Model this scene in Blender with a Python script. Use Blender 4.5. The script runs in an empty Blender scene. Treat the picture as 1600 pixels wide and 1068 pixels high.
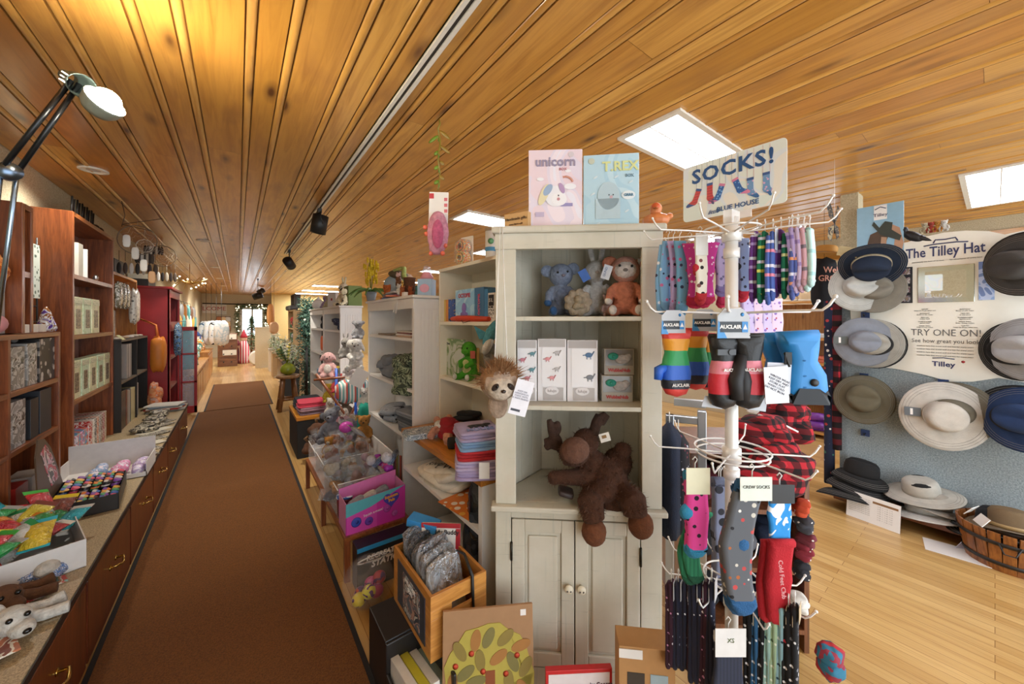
import bpy, bmesh, math, random
from mathutils import Vector, Matrix, Euler
PI = math.pi
rng = random.Random(7)
SC = bpy.context.scene
COL = SC.collection
# ---------------- camera, world, exposure ----------------
F, CX, HZ, CAMH, CEIL = 569.0, 800.0, 500.0, 1.46, 2.50
YAW = math.atan2(429.0, 569.0)
CT, ST = math.cos(YAW), math.sin(YAW)
cd = bpy.data.cameras.new('camera'); cam = bpy.data.objects.new('camera', cd); COL.objects.link(cam)
cam.location = (0, 0, CAMH); cam.rotation_euler = (PI/2, 0, -YAW)
cd.sensor_width = 36; cd.lens = F*36/1600; cd.shift_y = -(534-HZ)/1600; cd.clip_start = 0.02; cd.clip_end = 100
SC.camera = cam
W = bpy.data.worlds.new('daylight'); SC.world = W; W.use_nodes = True
bg = W.node_tree.nodes['Background']; bg.inputs[0].default_value = (0.84, 0.93, 1.0, 1); bg.inputs[1].default_value = 3.2
SC.view_settings.view_transform = 'Standard'; SC.view_settings.look = 'None'
SC.view_settings.exposure = 0.44; SC.view_settings.gamma = 1.0
# pixel -> world on a known plane (600x of the measuring done on the photograph)
def ray(px, py):
 r = (px-CX)/F; u = (HZ-py)/F
 return Vector((r*CT+ST, CT-r*ST, u))
def onX(px, py, X): d = ray(px, py); t = X/d.x; return Vector((X, d.y*t, CAMH+d.z*t))
def onY(px, py, Y): d = ray(px, py); t = Y/d.y; return Vector((d.x*t, Y, CAMH+d.z*t))
def onZ(px, py, Z): d = ray(px, py); t = (Z-CAMH)/d.z; return Vector((d.x*t, d.y*t, Z))
def atD(px, py, D): d = ray(px, py); return Vector((d.x*D, d.y*D, CAMH+d.z*D))
CAMROT = -YAW      # rotz so that local -Y faces the camera plane
# ---------------- materials ----------------
def lin(h):
 h = h.lstrip('#'); h = ''.join(x*2 for x in h) if len(h) == 3 else h; c = [int(h[i:i+2], 16)/255 for i in (0, 2, 4)]
 return tuple((x/12.92 if x <= .04045 else ((x+.055)/1.055)**2.4) for x in c)+(1,)
MATS = {}
class NT:
 def __init__(s, m): s.t = m.node_tree; s.n = s.t.nodes; s.b = s.n['Principled BSDF']
 def add(s, ty, **k):
  n = s.n.new(ty)
  for a, v in k.items():
   if hasattr(n, a) and a not in ('Scale',): setattr(n, a, v)
   else: n.inputs[a].default_value = v
  return n
 def l(s, a, b): s.t.links.new(a, b)
 def co(s, scale=(1,1,1), rot=(0,0,0)):
  tc = s.n.new('ShaderNodeTexCoord'); mp = s.n.new('ShaderNodeMapping')
  mp.inputs['Scale'].default_value = scale; mp.inputs['Rotation'].default_value = rot
  s.l(tc.outputs['Object'], mp.inputs[0]); return mp.outputs[0]
 def mix(s, a, b, f, bt='MIX'):
  m = s.n.new('ShaderNodeMix'); m.data_type = 'RGBA'; m.blend_type = bt
  for v, i in ((f, 0), (a, 6), (b, 7)):
   if hasattr(v, 'links'): s.l(v, m.inputs[i])
   else: m.inputs[i].default_value = v
  return m.outputs[2]
 def ramp(s, fac, stops, const=False):
  r = s.n.new('ShaderNodeValToRGB'); cr = r.color_ramp
  if const: cr.interpolation = 'CONSTANT'
  while len(cr.elements) < len(stops): cr.elements.new(.5)
  for e, (p, c) in zip(cr.elements, stops): e.position = p; e.color = c
  s.l(fac, r.inputs[0]); return r.outputs[0]
 def noise(s, vec, scale, detail=3, rough=.5, dist=0):
  n = s.n.new('ShaderNodeTexNoise'); n.inputs['Scale'].default_value = scale; n.inputs['Detail'].default_value = detail
  n.inputs['Roughness'].default_value = rough; n.inputs['Distortion'].default_value = dist
  s.l(vec, n.inputs['Vector']); return n.outputs['Fac']
 def math(s, op, a, b=0, c=0):
  m = s.n.new('ShaderNodeMath'); m.operation = op
  for v, i in ((a, 0), (b, 1), (c, 2)):
   if hasattr(v, 'links'): s.l(v, m.inputs[i])
   else: m.inputs[i].default_value = v
  return m.outputs[0]
 def col(s, c): s.l(c, s.b.inputs['Base Color'])
 def bump(s, h, st=.3, d=.01):
  b = s.n.new('ShaderNodeBump'); b.inputs['Strength'].default_value = st; b.inputs['Distance'].default_value = d
  s.l(h, b.inputs['Height']); s.l(b.outputs[0], s.b.inputs['Normal'])
G1 = (1,1,1,1); G0 = (0,0,0,1)
def new(name, rough=.6, metal=0):
 m = bpy.data.materials.new(name); m.use_nodes = True; n = NT(m)
 n.b.inputs['Roughness'].default_value = rough; n.b.inputs['Metallic'].default_value = metal
 return m, n
def plain(h, rough=.55, metal=0, var=.12, sc=30, bump=0, bsc=200):
 key = ('p', h, rough, metal, var, sc, bump, bsc)
 if key in MATS: return MATS[key]
 m, n = new('finish_'+h.strip('#'), rough, metal); c = lin(h); v = n.co()
 d = tuple(x*(1-var*1.6) for x in c[:3])+(1,)
 n.col(n.mix(c, d, n.noise(v, sc)))
 if bump: n.bump(n.noise(v, bsc, 2), bump, .004)
 MATS[key] = m; return m
def cloth(h, var=.25): return plain(h, .95, 0, var, 18, .5, 260)
def plushm(h): return plain(h, 1, 0, .45, 55, 1.0, 130)
def gloss(h): return plain(h, .22, 0, .08, 12)
def metal(h, r=.3): return plain(h, r, 1, .05)
def emit(name, h, s):
 m, n = new(name); n.b.inputs['Emission Color'].default_value = lin(h); n.b.inputs['Emission Strength'].default_value = s
 n.b.inputs['Base Color'].default_value = lin(h); return m
def glass(name='clear_plastic', h='#ffffff', alpha=.18, rough=.08):
 key = ('g', h, alpha, rough)
 if key in MATS: return MATS[key]
 m, n = new(name, rough); n.b.inputs['Base Color'].default_value = lin(h); v = n.co()
 a = n.ramp(n.noise(v, 14, 2), [(0, (alpha*.5,)*3+(1,)), (1, (alpha*1.6,)*3+(1,))]); n.l(a, n.b.inputs['Alpha'])
 n.b.inputs['Specular IOR Level'].default_value = .8
 MATS[key] = m; return m
def crinkle(h='#dfe3e6', alpha=.35):
 key = ('c', h, alpha)
 if key in MATS: return MATS[key]
 m, n = new('crinkled_film', .12); v = n.co(); n.b.inputs['Base Color'].default_value = lin(h)
 n.b.inputs['Specular IOR Level'].default_value = 1
 n.bump(n.noise(v, 45, 3, .6, 1), 1.0, .02); n.b.inputs['Alpha'].default_value = alpha
 MATS[key] = m; return m
def foil(h):
 key = ('f', h)
 if key in MATS: return MATS[key]
 m, n = new('crumpled_foil', .2, .85); n.b.inputs['Base Color'].default_value = lin(h); v = n.co()
 n.bump(n.noise(v, 38, 4, .65, 1.5), 1.0, .03); MATS[key] = m; return m
def fur(b, n, L, m, t, name='fur', seed=1, spread=.5):
 # short tapered hairs scattered over the faces of builder b, as one part of thing t
 R = random.Random(seed); b.bm.faces.ensure_lookup_table(); bmesh.ops.recalc_face_normals(b.bm, faces=b.bm.faces); fs = list(b.bm.faces); w = [f.calc_area() for f in fs]; c = MB()
 for f in R.choices(fs, w, k=n):
  vs = [v.co for v in f.verts]; a = [R.random() for _ in vs]; s = sum(a); p = sum((v*(q/s) for v, q in zip(vs, a)), Vector()); d = (f.normal+Vector((R.gauss(0, spread), R.gauss(0, spread), R.gauss(0, spread)-.35))).normalized()
  u = d.cross(Vector((R.random(), R.random(), R.random()))).normalized()*L*.07; l = L*R.uniform(.5, 1.2); c.bm.faces.new([c.bm.verts.new(q) for q in (p-u, p+u, p+d*l)])
 return c.out(name, m, t)
def wood(c1, c2, axis='Z', rough=.35, sc=1.0, knots=True, coat=.3):
 key = ('w', c1, c2, axis, rough, sc, knots)
 if key in MATS: return MATS[key]
 m, n = new('wood_'+c1.strip('#'), rough)
 s = {'X': (1.2, 14, 14), 'Y': (14, 1.2, 14), 'Z': (14, 14, 1.2)}[axis]
 v = n.co(tuple(x*sc for x in s))
 f = n.noise(v, 2.2, 6, .6, 1.2)
 c = n.mix(lin(c1), lin(c2), n.ramp(f, [(.35, G0), (.65, G1)]))
 v3 = n.co(tuple(x*sc*2.2 for x in s)); c = n.mix(c, lin(c2), n.ramp(n.noise(v3, 5, 3), [(.5, G0), (.72, (.6,.6,.6,1))]))
 if knots:
  k = {'X': (1.2, 3, 3), 'Y': (3, 1.2, 3), 'Z': (3, 3, 1.2)}[axis]
  vo = n.n.new('ShaderNodeTexVoronoi'); vo.inputs['Scale'].default_value = 1.6*sc; n.l(n.co(k), vo.inputs['Vector'])
  dk = tuple(x*.25 for x in lin(c2)[:3])+(1,)
  c = n.mix(dk, c, n.ramp(vo.outputs['Distance'], [(.03, G0), (.1, G1)]))
 n.col(c); n.bump(f, .08, .004)
 n.b.inputs['Coat Weight'].default_value = coat; n.b.inputs['Coat Roughness'].default_value = .25
 MATS[key] = m; return m
def spots(base, cols, sc=40, th=.25, rough=.9, kind='dots'):
 key = ('s', base, tuple(cols), sc, th, rough)
 if key in MATS: return MATS[key]
 m, n = new('print_'+base.strip('#'), rough)
 vo = n.n.new('ShaderNodeTexVoronoi'); vo.inputs['Scale'].default_value = sc; n.l(n.co(), vo.inputs['Vector'])
 sep = n.n.new('ShaderNodeSeparateColor'); n.l(vo.outputs['Color'], sep.inputs[0])
 st = [(i/len(cols), lin(c)) for i, c in enumerate(cols)]
 cc = n.ramp(sep.outputs[0], st, True)
 n.col(n.mix(cc, lin(base), n.ramp(vo.outputs['Distance'], [(th, G0), (th+.03, G1)])))
 MATS[key] = m; return m
def patches(cols, sc=12, rough=.9, dist=1.5, detail=1):
 key = ('pa', tuple(cols), sc, rough)
 if key in MATS: return MATS[key]
 m, n = new('mottle_'+cols[0].strip('#'), rough)
 f = n.noise(n.co(), sc, detail, .5, dist); k = len(cols)
 n.col(n.ramp(f, [(.0 if i == 0 else .36+.28*i/k, lin(c)) for i, c in enumerate(cols)], True)); n.bump(f, .2, .01)
 MATS[key] = m; return m
def bands(cols, axis=2, sc=10, rough=.9, off=0):
 key = ('b', tuple(cols), axis, sc, off)
 if key in MATS: return MATS[key]
 m, n = new('striped_'+cols[0].strip('#'), rough)
 sp = n.n.new('ShaderNodeSeparateXYZ'); n.l(n.co(), sp.inputs[0])
 f = n.math('FRACT', n.math('ADD', n.math('MULTIPLY', sp.outputs[axis], sc), off+100)); k = len(cols)
 n.col(n.ramp(f, [(i/k, lin(c)) for i, c in enumerate(cols)], True)); MATS[key] = m; return m
def plaid(a, b, c, sc=18):
 key = ('pl', a, b, c, sc)
 if key in MATS: return MATS[key]
 m, n = new('plaid_'+a.strip('#'), .95); sp = n.n.new('ShaderNodeSeparateXYZ'); n.l(n.co(), sp.inputs[0])
 def g(o): return n.math('GREATER_THAN', n.math('FRACT', n.math('ADD', n.math('MULTIPLY', o, sc), 100)), .5)
 u = n.math('ADD', sp.outputs[0], sp.outputs[1])
 s = n.math('MULTIPLY', n.math('ADD', g(u), g(sp.outputs[2])), .5)
 n.col(n.ramp(s, [(0, lin(a)), (.3, lin(b)), (.8, lin(c))], True)); MATS[key] = m; return m
# ---------------- mesh building ----------------
class MB:
 def __init__(s): s.bm = bmesh.new(); s.mi = 0
 def _f(s, fs, sm=False):
  for f in fs: f.material_index = s.mi; f.smooth = sm
 def box(s, x0, y0, z0, x1, y1, z1, M=None):
  c = [(x0,y0,z0),(x1,y0,z0),(x1,y1,z0),(x0,y1,z0),(x0,y0,z1),(x1,y0,z1),(x1,y1,z1),(x0,y1,z1)]
  v = [s.bm.verts.new(M @ Vector(p) if M else p) for p in c]
  s._f([s.bm.faces.new([v[i] for i in q]) for q in ((3,2,1,0),(4,5,6,7),(0,1,5,4),(1,2,6,5),(2,3,7,6),(3,0,4,7))]); return s
 def cb(s, c, d, rz=0, M=None):
  m = Matrix.Translation(c) @ (M if M else Matrix.Rotation(rz, 4, 'Z')); a = [x/2 for x in d]
  return s.box(-a[0],-a[1],-a[2],a[0],a[1],a[2], m)
 def rings(s, R, cap=True, closed=False, sm=True):
  V = [[s.bm.verts.new(p) for p in r] for r in R]; n = len(V[0]); fs = []
  m = len(V) if closed else len(V)-1
  for i in range(m):
   a, b = V[i], V[(i+1) % len(V)]
   for j in range(n):
    k = (j+1) % n
    fs.append(s.bm.faces.new((a[j], a[k], b[k], b[j])))
  s._f(fs, sm)
  if cap and not closed: s._f([s.bm.faces.new(V[0][::-1]), s.bm.faces.new(V[-1])])
  return s
 def tube(s, P, r, seg=6, closed=False):
  P = [Vector(p) for p in P]; R = []; n = len(P); up = Vector((0, 0, 1))
  rr = r if isinstance(r, (list, tuple)) else [r]*n
  pu = None
  for i, p in enumerate(P):
   if closed: t = P[(i+1) % n]-P[i-1]
   else: t = P[min(i+1, n-1)]-P[max(i-1, 0)]
   t.normalize()
   if pu is None:
    a = up if abs(t.z) < .9 else Vector((1, 0, 0)); u = t.cross(a).normalized()
   else: u = (pu - t*pu.dot(t)).normalized()
   pu = u; w = t.cross(u)
   R.append([p+(u*math.cos(2*PI*j/seg)+w*math.sin(2*PI*j/seg))*rr[i] for j in range(seg)])
  return s.rings(R, True, closed)
 def lathe(s, prof, seg=16, M=None, cap=True):
  M = M or Matrix.Identity(4)
  return s.rings([[M @ Vector((r*math.cos(2*PI*j/seg), r*math.sin(2*PI*j/seg), z)) for j in range(seg)] for r, z in prof], cap)
 def ell(s, c, r, M=None, seg=12, rg=8):
  T = Matrix.Translation(c) @ (M if M else Matrix.Identity(4))
  if not isinstance(r, (tuple, list)): r = (r, r, r)
  R = []
  for i in range(rg+1):
   a = PI*(.02+.96*i/rg)-PI/2
   R.append([T @ Vector((r[0]*math.cos(a)*math.cos(2*PI*j/seg), r[1]*math.cos(a)*math.sin(2*PI*j/seg), r[2]*math.sin(a))) for j in range(seg)])
  return s.rings(R)
 def prism(s, pts, d0, d1, M=None, sm=False):
  # pts in local XZ, extruded along Y from d0 to d1
  M = M or Matrix.Identity(4)
  a = [s.bm.verts.new(M @ Vector((x, d0, z))) for x, z in pts]; b = [s.bm.verts.new(M @ Vector((x, d1, z))) for x, z in pts]
  n = len(pts); fs = [s.bm.faces.new(a), s.bm.faces.new(b[::-1])]
  s._f(fs); s._f([s.bm.faces.new((a[(i+1) % n], a[i], b[i], b[(i+1) % n])) for i in range(n)], sm); return s
 def grid(s, f, nu, nv, sm=True):
  V = [[s.bm.verts.new(f(i/nu, j/nv)) for j in range(nv+1)] for i in range(nu+1)]
  s._f([s.bm.faces.new((V[i][j], V[i+1][j], V[i+1][j+1], V[i][j+1])) for i in range(nu) for j in range(nv)], sm); return s
 def blob(s, c, d, n=4, e=.5, jit=0, M=None, sag=0):
  # super-ellipsoid soft box of full size d
  T = Matrix.Translation(c) @ (M if M else Matrix.Identity(4)); sg = lambda v, p: math.copysign(abs(v)**p, v)
  R = []; rg = 10; seg = 20; ph = rng.random()*9
  for i in range(rg+1):
   a = PI*(.01+.98*i/rg)-PI/2
   ring = []
   for j in range(seg):
    b = 2*PI*j/seg; k = 1+jit*math.sin(3*b+ph+i)+jit*.6*math.sin(7*b+ph*2-i*1.7)
    x = d[0]/2*sg(math.cos(a), e)*sg(math.cos(b), e)*k; y = d[1]/2*sg(math.cos(a), e)*sg(math.sin(b), e)*k; z = d[2]/2*sg(math.sin(a), max(e, .4))
    z += jit*d[2]*1.2*math.sin(11*x/d[0]+ph)*math.cos(9*y/d[1]+ph) - sag*(x/d[0]*2)**2*d[2]
    ring.append(T @ Vector((x, y, z)))
   R.append(ring)
  return s.rings(R)
 def out(s, name, mats, parent=None, bev=0, sub=0, sol=0, rem=0, loc=None, rz=None, rot=None, flat=False):
  bmesh.ops.recalc_face_normals(s.bm, faces=s.bm.faces)
  me = bpy.data.meshes.new(name); s.bm.to_mesh(me); s.bm.free()
  for m in (mats if isinstance(mats, (list, tuple)) else [mats]): me.materials.append(m)
  o = bpy.data.objects.new(name, me); COL.objects.link(o)
  if parent: o.parent = parent
  if loc is not None: o.location = loc
  if rz is not None: o.rotation_euler[2] = rz
  if rot is not None: o.rotation_euler = rot
  if sol: q = o.modifiers.new('solid', 'SOLIDIFY'); q.thickness = sol; q.offset = 0
  if bev: q = o.modifiers.new('bevel', 'BEVEL'); q.width = bev; q.segments = 2; q.limit_method = 'ANGLE'
  if rem: q = o.modifiers.new('remesh', 'REMESH'); q.mode = 'VOXEL'; q.voxel_size = rem; q.use_smooth_shade = True; q = o.modifiers.new('smooth', 'SMOOTH'); q.iterations = 4
  if sub: q = o.modifiers.new('sub', 'SUBSURF'); q.levels = sub; q.render_levels = sub
  return o
def tag(o, label, cat=None, group=None, kind=None):
 o['label'] = label
 if cat: o['category'] = cat
 if group: o['group'] = group
 if kind: o['kind'] = kind
 return o
def thing(name, label, cat, loc=(0,0,0), rz=0, group=None, rot=None):
 o = bpy.data.objects.new(name, None); COL.objects.link(o); o.empty_display_size = .05
 o.location = loc; o.rotation_euler = rot if rot else (0, 0, rz); return tag(o, label, cat, group)
def struct(o): o['kind'] = 'structure'; return o
def dup(root, loc=None, rz=None, label=None, group=None, rot=None, scale=None):
 r = root.copy(); COL.objects.link(r)
 if loc is not None: r.location = loc
 if rz is not None: r.rotation_euler = (0, 0, rz)
 if rot is not None: r.rotation_euler = rot
 if scale is not None: r.scale = (scale,)*3 if not isinstance(scale, tuple) else scale
 if label: r['label'] = label
 if group: r['group'] = group
 for ch in KIDS.get(root.name, [c for c in bpy.data.objects if c.parent == root]):
  c = ch.copy(); COL.objects.link(c); c.parent = r; 
  for g in [q for q in bpy.data.objects if q.parent == ch]:
   e = g.copy(); COL.objects.link(e); e.parent = c
 return r
KIDS = {}
def text(s, size, m, parent, loc, rot=(PI/2, 0, 0), depth=.001, name='lettering', align='CENTER', sx=1, shear=0, bold=0, space=1):
 c = bpy.data.curves.new(name, 'FONT'); c.body = s; c.size = size; c.extrude = depth; c.align_x = align; c.align_y = 'CENTER'
 c.shear = shear; c.offset = bold; c.space_character = space; c.resolution_u = 2
 t = bpy.data.objects.new(name, c); me = bpy.data.meshes.new_from_object(t); bpy.data.objects.remove(t)
 me.name = name; me.materials.clear(); me.materials.append(m)
 o = bpy.data.objects.new(name, me); COL.objects.link(o); o.location = loc; o.rotation_euler = rot; o.scale = (sx, 1, 1)
 if parent: o.parent = parent
 return o
def V3(*a): return Vector(a)
def RX(a): return Matrix.Rotation(a, 4, 'X')
def RY(a): return Matrix.Rotation(a, 4, 'Y')
def RZ(a): return Matrix.Rotation(a, 4, 'Z')
def TR(*a): return Matrix.Translation(Vector(a))
# ---------------- room shell ----------------
XL, XR, YB, YF = -1.12, 6.1, -2.2, 18.5
def shell():
 # ceiling: pine boards with raised beads, individual board tone kept in a face attribute
 m, n = new('honey_pine_ceiling', .33); n.b.inputs['Coat Weight'].default_value = .35; n.b.inputs['Coat Roughness'].default_value = .18
 at = n.n.new('ShaderNodeAttribute'); at.attribute_name = 'board'
 r = at.outputs['Fac']
 tc = n.n.new('ShaderNodeTexCoord'); sp = n.n.new('ShaderNodeSeparateXYZ'); n.l(tc.outputs['Object'], sp.inputs[0])
 cb = n.n.new('ShaderNodeCombineXYZ'); n.l(n.math('MULTIPLY', sp.outputs[0], 22), cb.inputs[0]); n.l(n.math('ADD', n.math('MULTIPLY', sp.outputs[1], 1.3), n.math('MULTIPLY', r, 40)), cb.inputs[1]); n.l(n.math('MULTIPLY', r, 9), cb.inputs[2])
 g = n.noise(cb.outputs[0], 1.4, 5, .6, 1.0)
 base = n.ramp(r, [(0, lin('#b98334')), (.45, lin('#cb9345')), (.8, lin('#d9a655')), (1, lin('#bd7f35'))])
 c = n.mix(base, lin('#9c6422'), n.ramp(g, [(.42, G0), (.75, (.75,.75,.75,1))]))
 v2 = n.n.new('ShaderNodeCombineXYZ'); n.l(n.math('MULTIPLY', sp.outputs[0], 6.1), v2.inputs[0]); n.l(n.math('ADD', n.math('MULTIPLY', sp.outputs[1], 1.9), n.math('MULTIPLY', r, 17)), v2.inputs[1])
 vo = n.n.new('ShaderNodeTexVoronoi'); vo.inputs['Scale'].default_value = 1.0; n.l(v2.outputs[0], vo.inputs['Vector'])
 kn = n.ramp(vo.outputs['Distance'], [(.055, (1,1,1,1)), (.11, (.5,.5,.5,1)), (.22, G0)])
 c = n.mix(c, lin('#4e2a12'), kn)
 # smoky patches around some knots
 v3 = n.n.new('ShaderNodeCombineXYZ'); n.l(n.math('MULTIPLY', sp.outputs[0], 3), v3.inputs[0]); n.l(sp.outputs[1], v3.inputs[1]); n.l(r, v3.inputs[2])
 c = n.mix(c, lin('#8a5a34'), n.ramp(n.noise(v3.outputs[0], 2.1, 3), [(.55, G0), (.75, (.6,.6,.6,1))]))
 gv = n.n.new('ShaderNodeAttribute'); gv.attribute_name = 'groove'
 c = n.mix(c, lin('#5a3413'), n.math('MULTIPLY', gv.outputs['Fac'], .75))
 n.col(c); n.bump(g, .05, .004)
 bm = bmesh.new(); lb = bm.faces.layers.float.new('board'); lg = bm.faces.layers.float.new('groove')
 P = .325
 segs = []; k = math.floor((XL-.3)/P)
 while k*P+.0395 < XR+.3:
  a = k*P+.0395; b = a+.125; c2 = a+P
  segs += [('bead', a), ('board', a+.02, b-.02), ('bead', b), ('board', b+.02, c2-.02)]; k += 1
 R = random.Random(3)
 def strip(x0, z0, x1, z1, y0, y1, t, gr, sm=False):
  f = bm.faces.new([bm.verts.new(p) for p in ((x0,y0,z0),(x1,y0,z1),(x1,y1,z1),(x0,y1,z0))]); f[lb] = t; f[lg] = gr; f.smooth = sm
 for sg in segs:
  if sg[0] == 'board':
   y = YB - R.random()*3
   while y < YF:
    y1 = min(y+R.uniform(2.4, 4.6), YF); t = R.random()
    if y1 > YB: strip(sg[1], CEIL, sg[2], CEIL, max(y, YB)+.0015, y1, t, 0)
    y = y1
   strip(sg[1]-.004, CEIL+.007, sg[2]+.004, CEIL+.007, YB, YF, .1, 1)
  else:
   x = sg[1]; t = .55+.3*R.random(); w = .0145
   for s in (-1, 1):
    strip(x+s*.02, CEIL, x+s*.017, CEIL+.009, YB, YF, t, .8); strip(x+s*.017, CEIL+.009, x+s*w, CEIL+.004, YB, YF, t, 1)
   N = 6; pr = [(x-w*math.cos(PI*i/N), CEIL+.004-.009*math.sin(PI*i/N)) for i in range(N+1)]
   vs = [[bm.verts.new((p[0], yy, p[1])) for p in pr] for yy in (YB, YF)]
   for i in range(N):
    f = bm.faces.new((vs[0][i], vs[0][i+1], vs[1][i+1], vs[1][i])); f.smooth = True; f[lb] = t; f[lg] = 0
 for f in bm.faces:
  f.normal_update()
  if f.normal.z > 0: f.normal_flip()
 me = bpy.data.meshes.new('ceiling'); bm.to_mesh(me); bm.free(); me.materials.append(m)
 o = bpy.data.objects.new('ceiling', me); COL.objects.link(o); struct(o)
 # roof deck above the boards as part of the ceiling
 b = MB(); b.box(XL, YB, CEIL+.012, XR, YF, CEIL+.1); b.out('deck', m, o)
 # floor
 m, n = new('oak_strip_floor', .3); n.b.inputs['Coat Weight'].default_value = .35; n.b.inputs['Coat Roughness'].default_value = .2
 br = n.n.new('ShaderNodeTexBrick'); n.l(n.co((1,1,1), (0,0,PI/2)), br.inputs['Vector'])
 for k, v in (('Scale', 1), ('Mortar Size', .0012), ('Brick Width', 1.1), ('Row Height', .06), ('Bias', 0.0), ('Mortar Smooth', .2)): br.inputs[k].default_value = v
 br.inputs['Color1'].default_value = lin('#d2ae72'); br.inputs['Color2'].default_value = lin('#b58c50'); br.inputs['Mortar'].default_value = lin('#7d5526')
 g = n.noise(n.co((30, 1.6, 1)), 1.6, 5, .6, .8)
 n.col(n.mix(br.outputs['Color'], lin('#9a6a30'), n.ramp(g, [(.45, G0), (.8, (.6,.6,.6,1))]))); n.bump(br.outputs['Fac'], -.15, .002)
 b = MB(); b.box(XL-.1, YB, -.1, XR+.1, YF+.1, 0); struct(b.out('floor', m))
 # textured wall panels
 m, n = new('stippled_wall_covering', .9); v = n.co(); s1 = n.noise(v, 130, 4, .7)
 n.col(n.mix(lin('#a5977a'), lin('#cfc3a4'), n.ramp(s1, [(.35, G0), (.65, G1)]))); n.bump(s1, .4, .004); wl = m
 b = MB(); b.box(XL-.1, YB, 0, XL, YF, CEIL+.02); struct(b.out('wall_left', wl))
 # right wall with a window opening
 y0, y1, z0, z1 = onX(1312, 450, XR).y, onX(1228, 450, XR).y, 1.56, 2.1
 b = MB(); b.box(XR, YB, 0, XR+.1, y0, CEIL+.02); b.box(XR, y1, 0, XR+.1, YF, CEIL+.02)
 b.box(XR, y0, 0, XR+.1, y1, z0); b.box(XR, y0, z1, XR+.1, y1, CEIL+.02); struct(b.out('wall_right', wl))
 wf = plain('#e9e6de', .4)
 b = MB()
 for q in ((y0, y0+.05, z0, z1), (y1-.05, y1, z0, z1), (y0, y1, z0, z0+.05), (y0, y1, z1-.05, z1), ((y0+y1)/2-.02, (y0+y1)/2+.02, z0, z1)): b.box(XR+.01, q[0], q[2], XR+.07, q[1], q[3])
 w = struct(b.out('window_2', wf)); b = MB(); b.box(XR+.04, y0, z0, XR+.045, y1, z1); b.out('pane', glass(alpha=.12), w)
 b = MB(); b.box(XR-.03, YB, 2.02+.2, XR, YF, 2.36); struct(b.out('trim_1', wood('#c99a5c', '#a87540', 'Y')))
 # far wall with the garlanded window
 a = onY(408, 481, YF); c = onY(452, 522, YF)
 x0, x1 = onY(375, 500, YF).x, onY(413, 500, YF).x; z1 = onY(390, 480, YF).z; z0 = .75
 cream = plain('#d9cdb2', .8)
 b = MB(); b.box(XL, YF, 0, x0, YF+.1, CEIL+.02); b.box(x1, YF, 0, XR, YF+.1, CEIL+.02); b.box(x0, YF, 0, x1, YF+.1, z0); b.box(x0, YF, z1, x1, YF+.1, CEIL+.02); struct(b.out('wall_far', cream))
 b = MB()
 for q in ((x0, x0+.08, z0, z1), (x1-.08, x1, z0, z1), (x0, x1, z0, z0+.08), (x0, x1, z1-.08, z1), ((x0+x1)/2-.03, (x0+x1)/2+.03, z0, z1)): b.box(q[0], YF+.01, q[2], q[1], YF+.08, q[3])
 w = struct(b.out('window_1', wf)); b = MB(); b.box(x0, YF+.05, z0, x1, YF+.055, z1); b.out('pane', glass(alpha=.12), w)
 # yellowish return wall beside the far aisle
 p = onY(424, 458, 17.0)
 b = MB(); b.box(p.x, 16.9, 0, XR, 17.0, CEIL+.02); struct(b.out('wall_inner', plain('#d3b978', .8)))
 # square post carrying the hat display
 a = onX(1312, 300, 4.0); c = onX(1340, 300, 4.0)
 b = MB(); b.box(4.02, c.y, 0, 4.20, a.y, CEIL+.01); struct(b.out('wall_post', wl))
 global POSTY; POSTY = (c.y, a.y)
shell()
# runners
def carpet(nm, y0, y1, lab, x0=-.50, x1=.445):
 m, n = new('brown_runner', 1); v = n.co(); s = n.noise(v, 170, 3, .7); s2 = n.noise(v, 2.2, 3)
 c = n.mix(lin('#76481a'), lin('#512e0e'), n.ramp(s, [(.35, G0), (.65, G1)])); n.col(n.mix(c, lin('#85571f'), n.math('MULTIPLY', s2, .25))); n.bump(s, .6, .004)
 t = thing('floor_runner', lab, 'rug', ((x0+x1)/2, y0, 0))
 w = (x1-x0)/2; b = MB(); b.box(-w+.022, 0, 0, w-.022, y1-y0, .010); b.out('pile', m, t)
 b = MB(); b.box(-w, -.0, 0, -w+.024, y1-y0, .007); b.box(w-.024, 0, 0, w, y1-y0, .007); b.box(-w, y1-y0-.0, 0, w, y1-y0+.02, .007); b.out('edging', plain('#1d1a18', .8), t)
carpet('a', -1.6, 7.55, 'long brown carpet runner with black edging down the aisle')
carpet('b', 7.6, 10.6, 'second brown runner beyond the long one, further up the aisle', -.43, .5)
# ---------------- lights of the place, plus aisle downlights added for brightness ----------------
def troffer(x, y, lab, grp=None, s=13, l=1.22):
 t = thing('ceiling_light', lab, 'light', (x, y, CEIL), 0, grp)
 h = .155; b = MB(); L = l/2
 for q in ((-L-.03, -h-.03, L+.03, -h), (-L-.03, h, L+.03, h+.03), (-L-.03, -h, -L, h), (L, -h, L+.03, h)): b.box(q[0], q[1], -.014, q[2], q[3], -.001)
 b.out('frame', plain('#e8e2d6', .5), t)
 b = MB(); b.box(-L, -h, -.008, L, h, -.003); b.out('diffuser', emit('lit_diffuser', '#f0f5ff', s), t)
 b = MB(); b.box(-L, -.004, -.011, L, .004, -.008); b.out('divider', plain('#e8e2d6'), t)
 return t
p = onZ(1057, 172, CEIL)
troffer(p.x+.63, p.y+.16, 'lit rectangular ceiling panel right above the socks sign')
troffer(p.x+.63, 3.17, 'lit ceiling panel seen behind the cardboard tubes on the cabinet')
troffer(3.5, 4.7, 'lit ceiling panel further back, above the pink water bottle shelf')
p = onZ(1507, 275, CEIL)
troffer(p.x+.56, p.y-.16, 'lit ceiling panel in front of the hat display', s=11)
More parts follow.
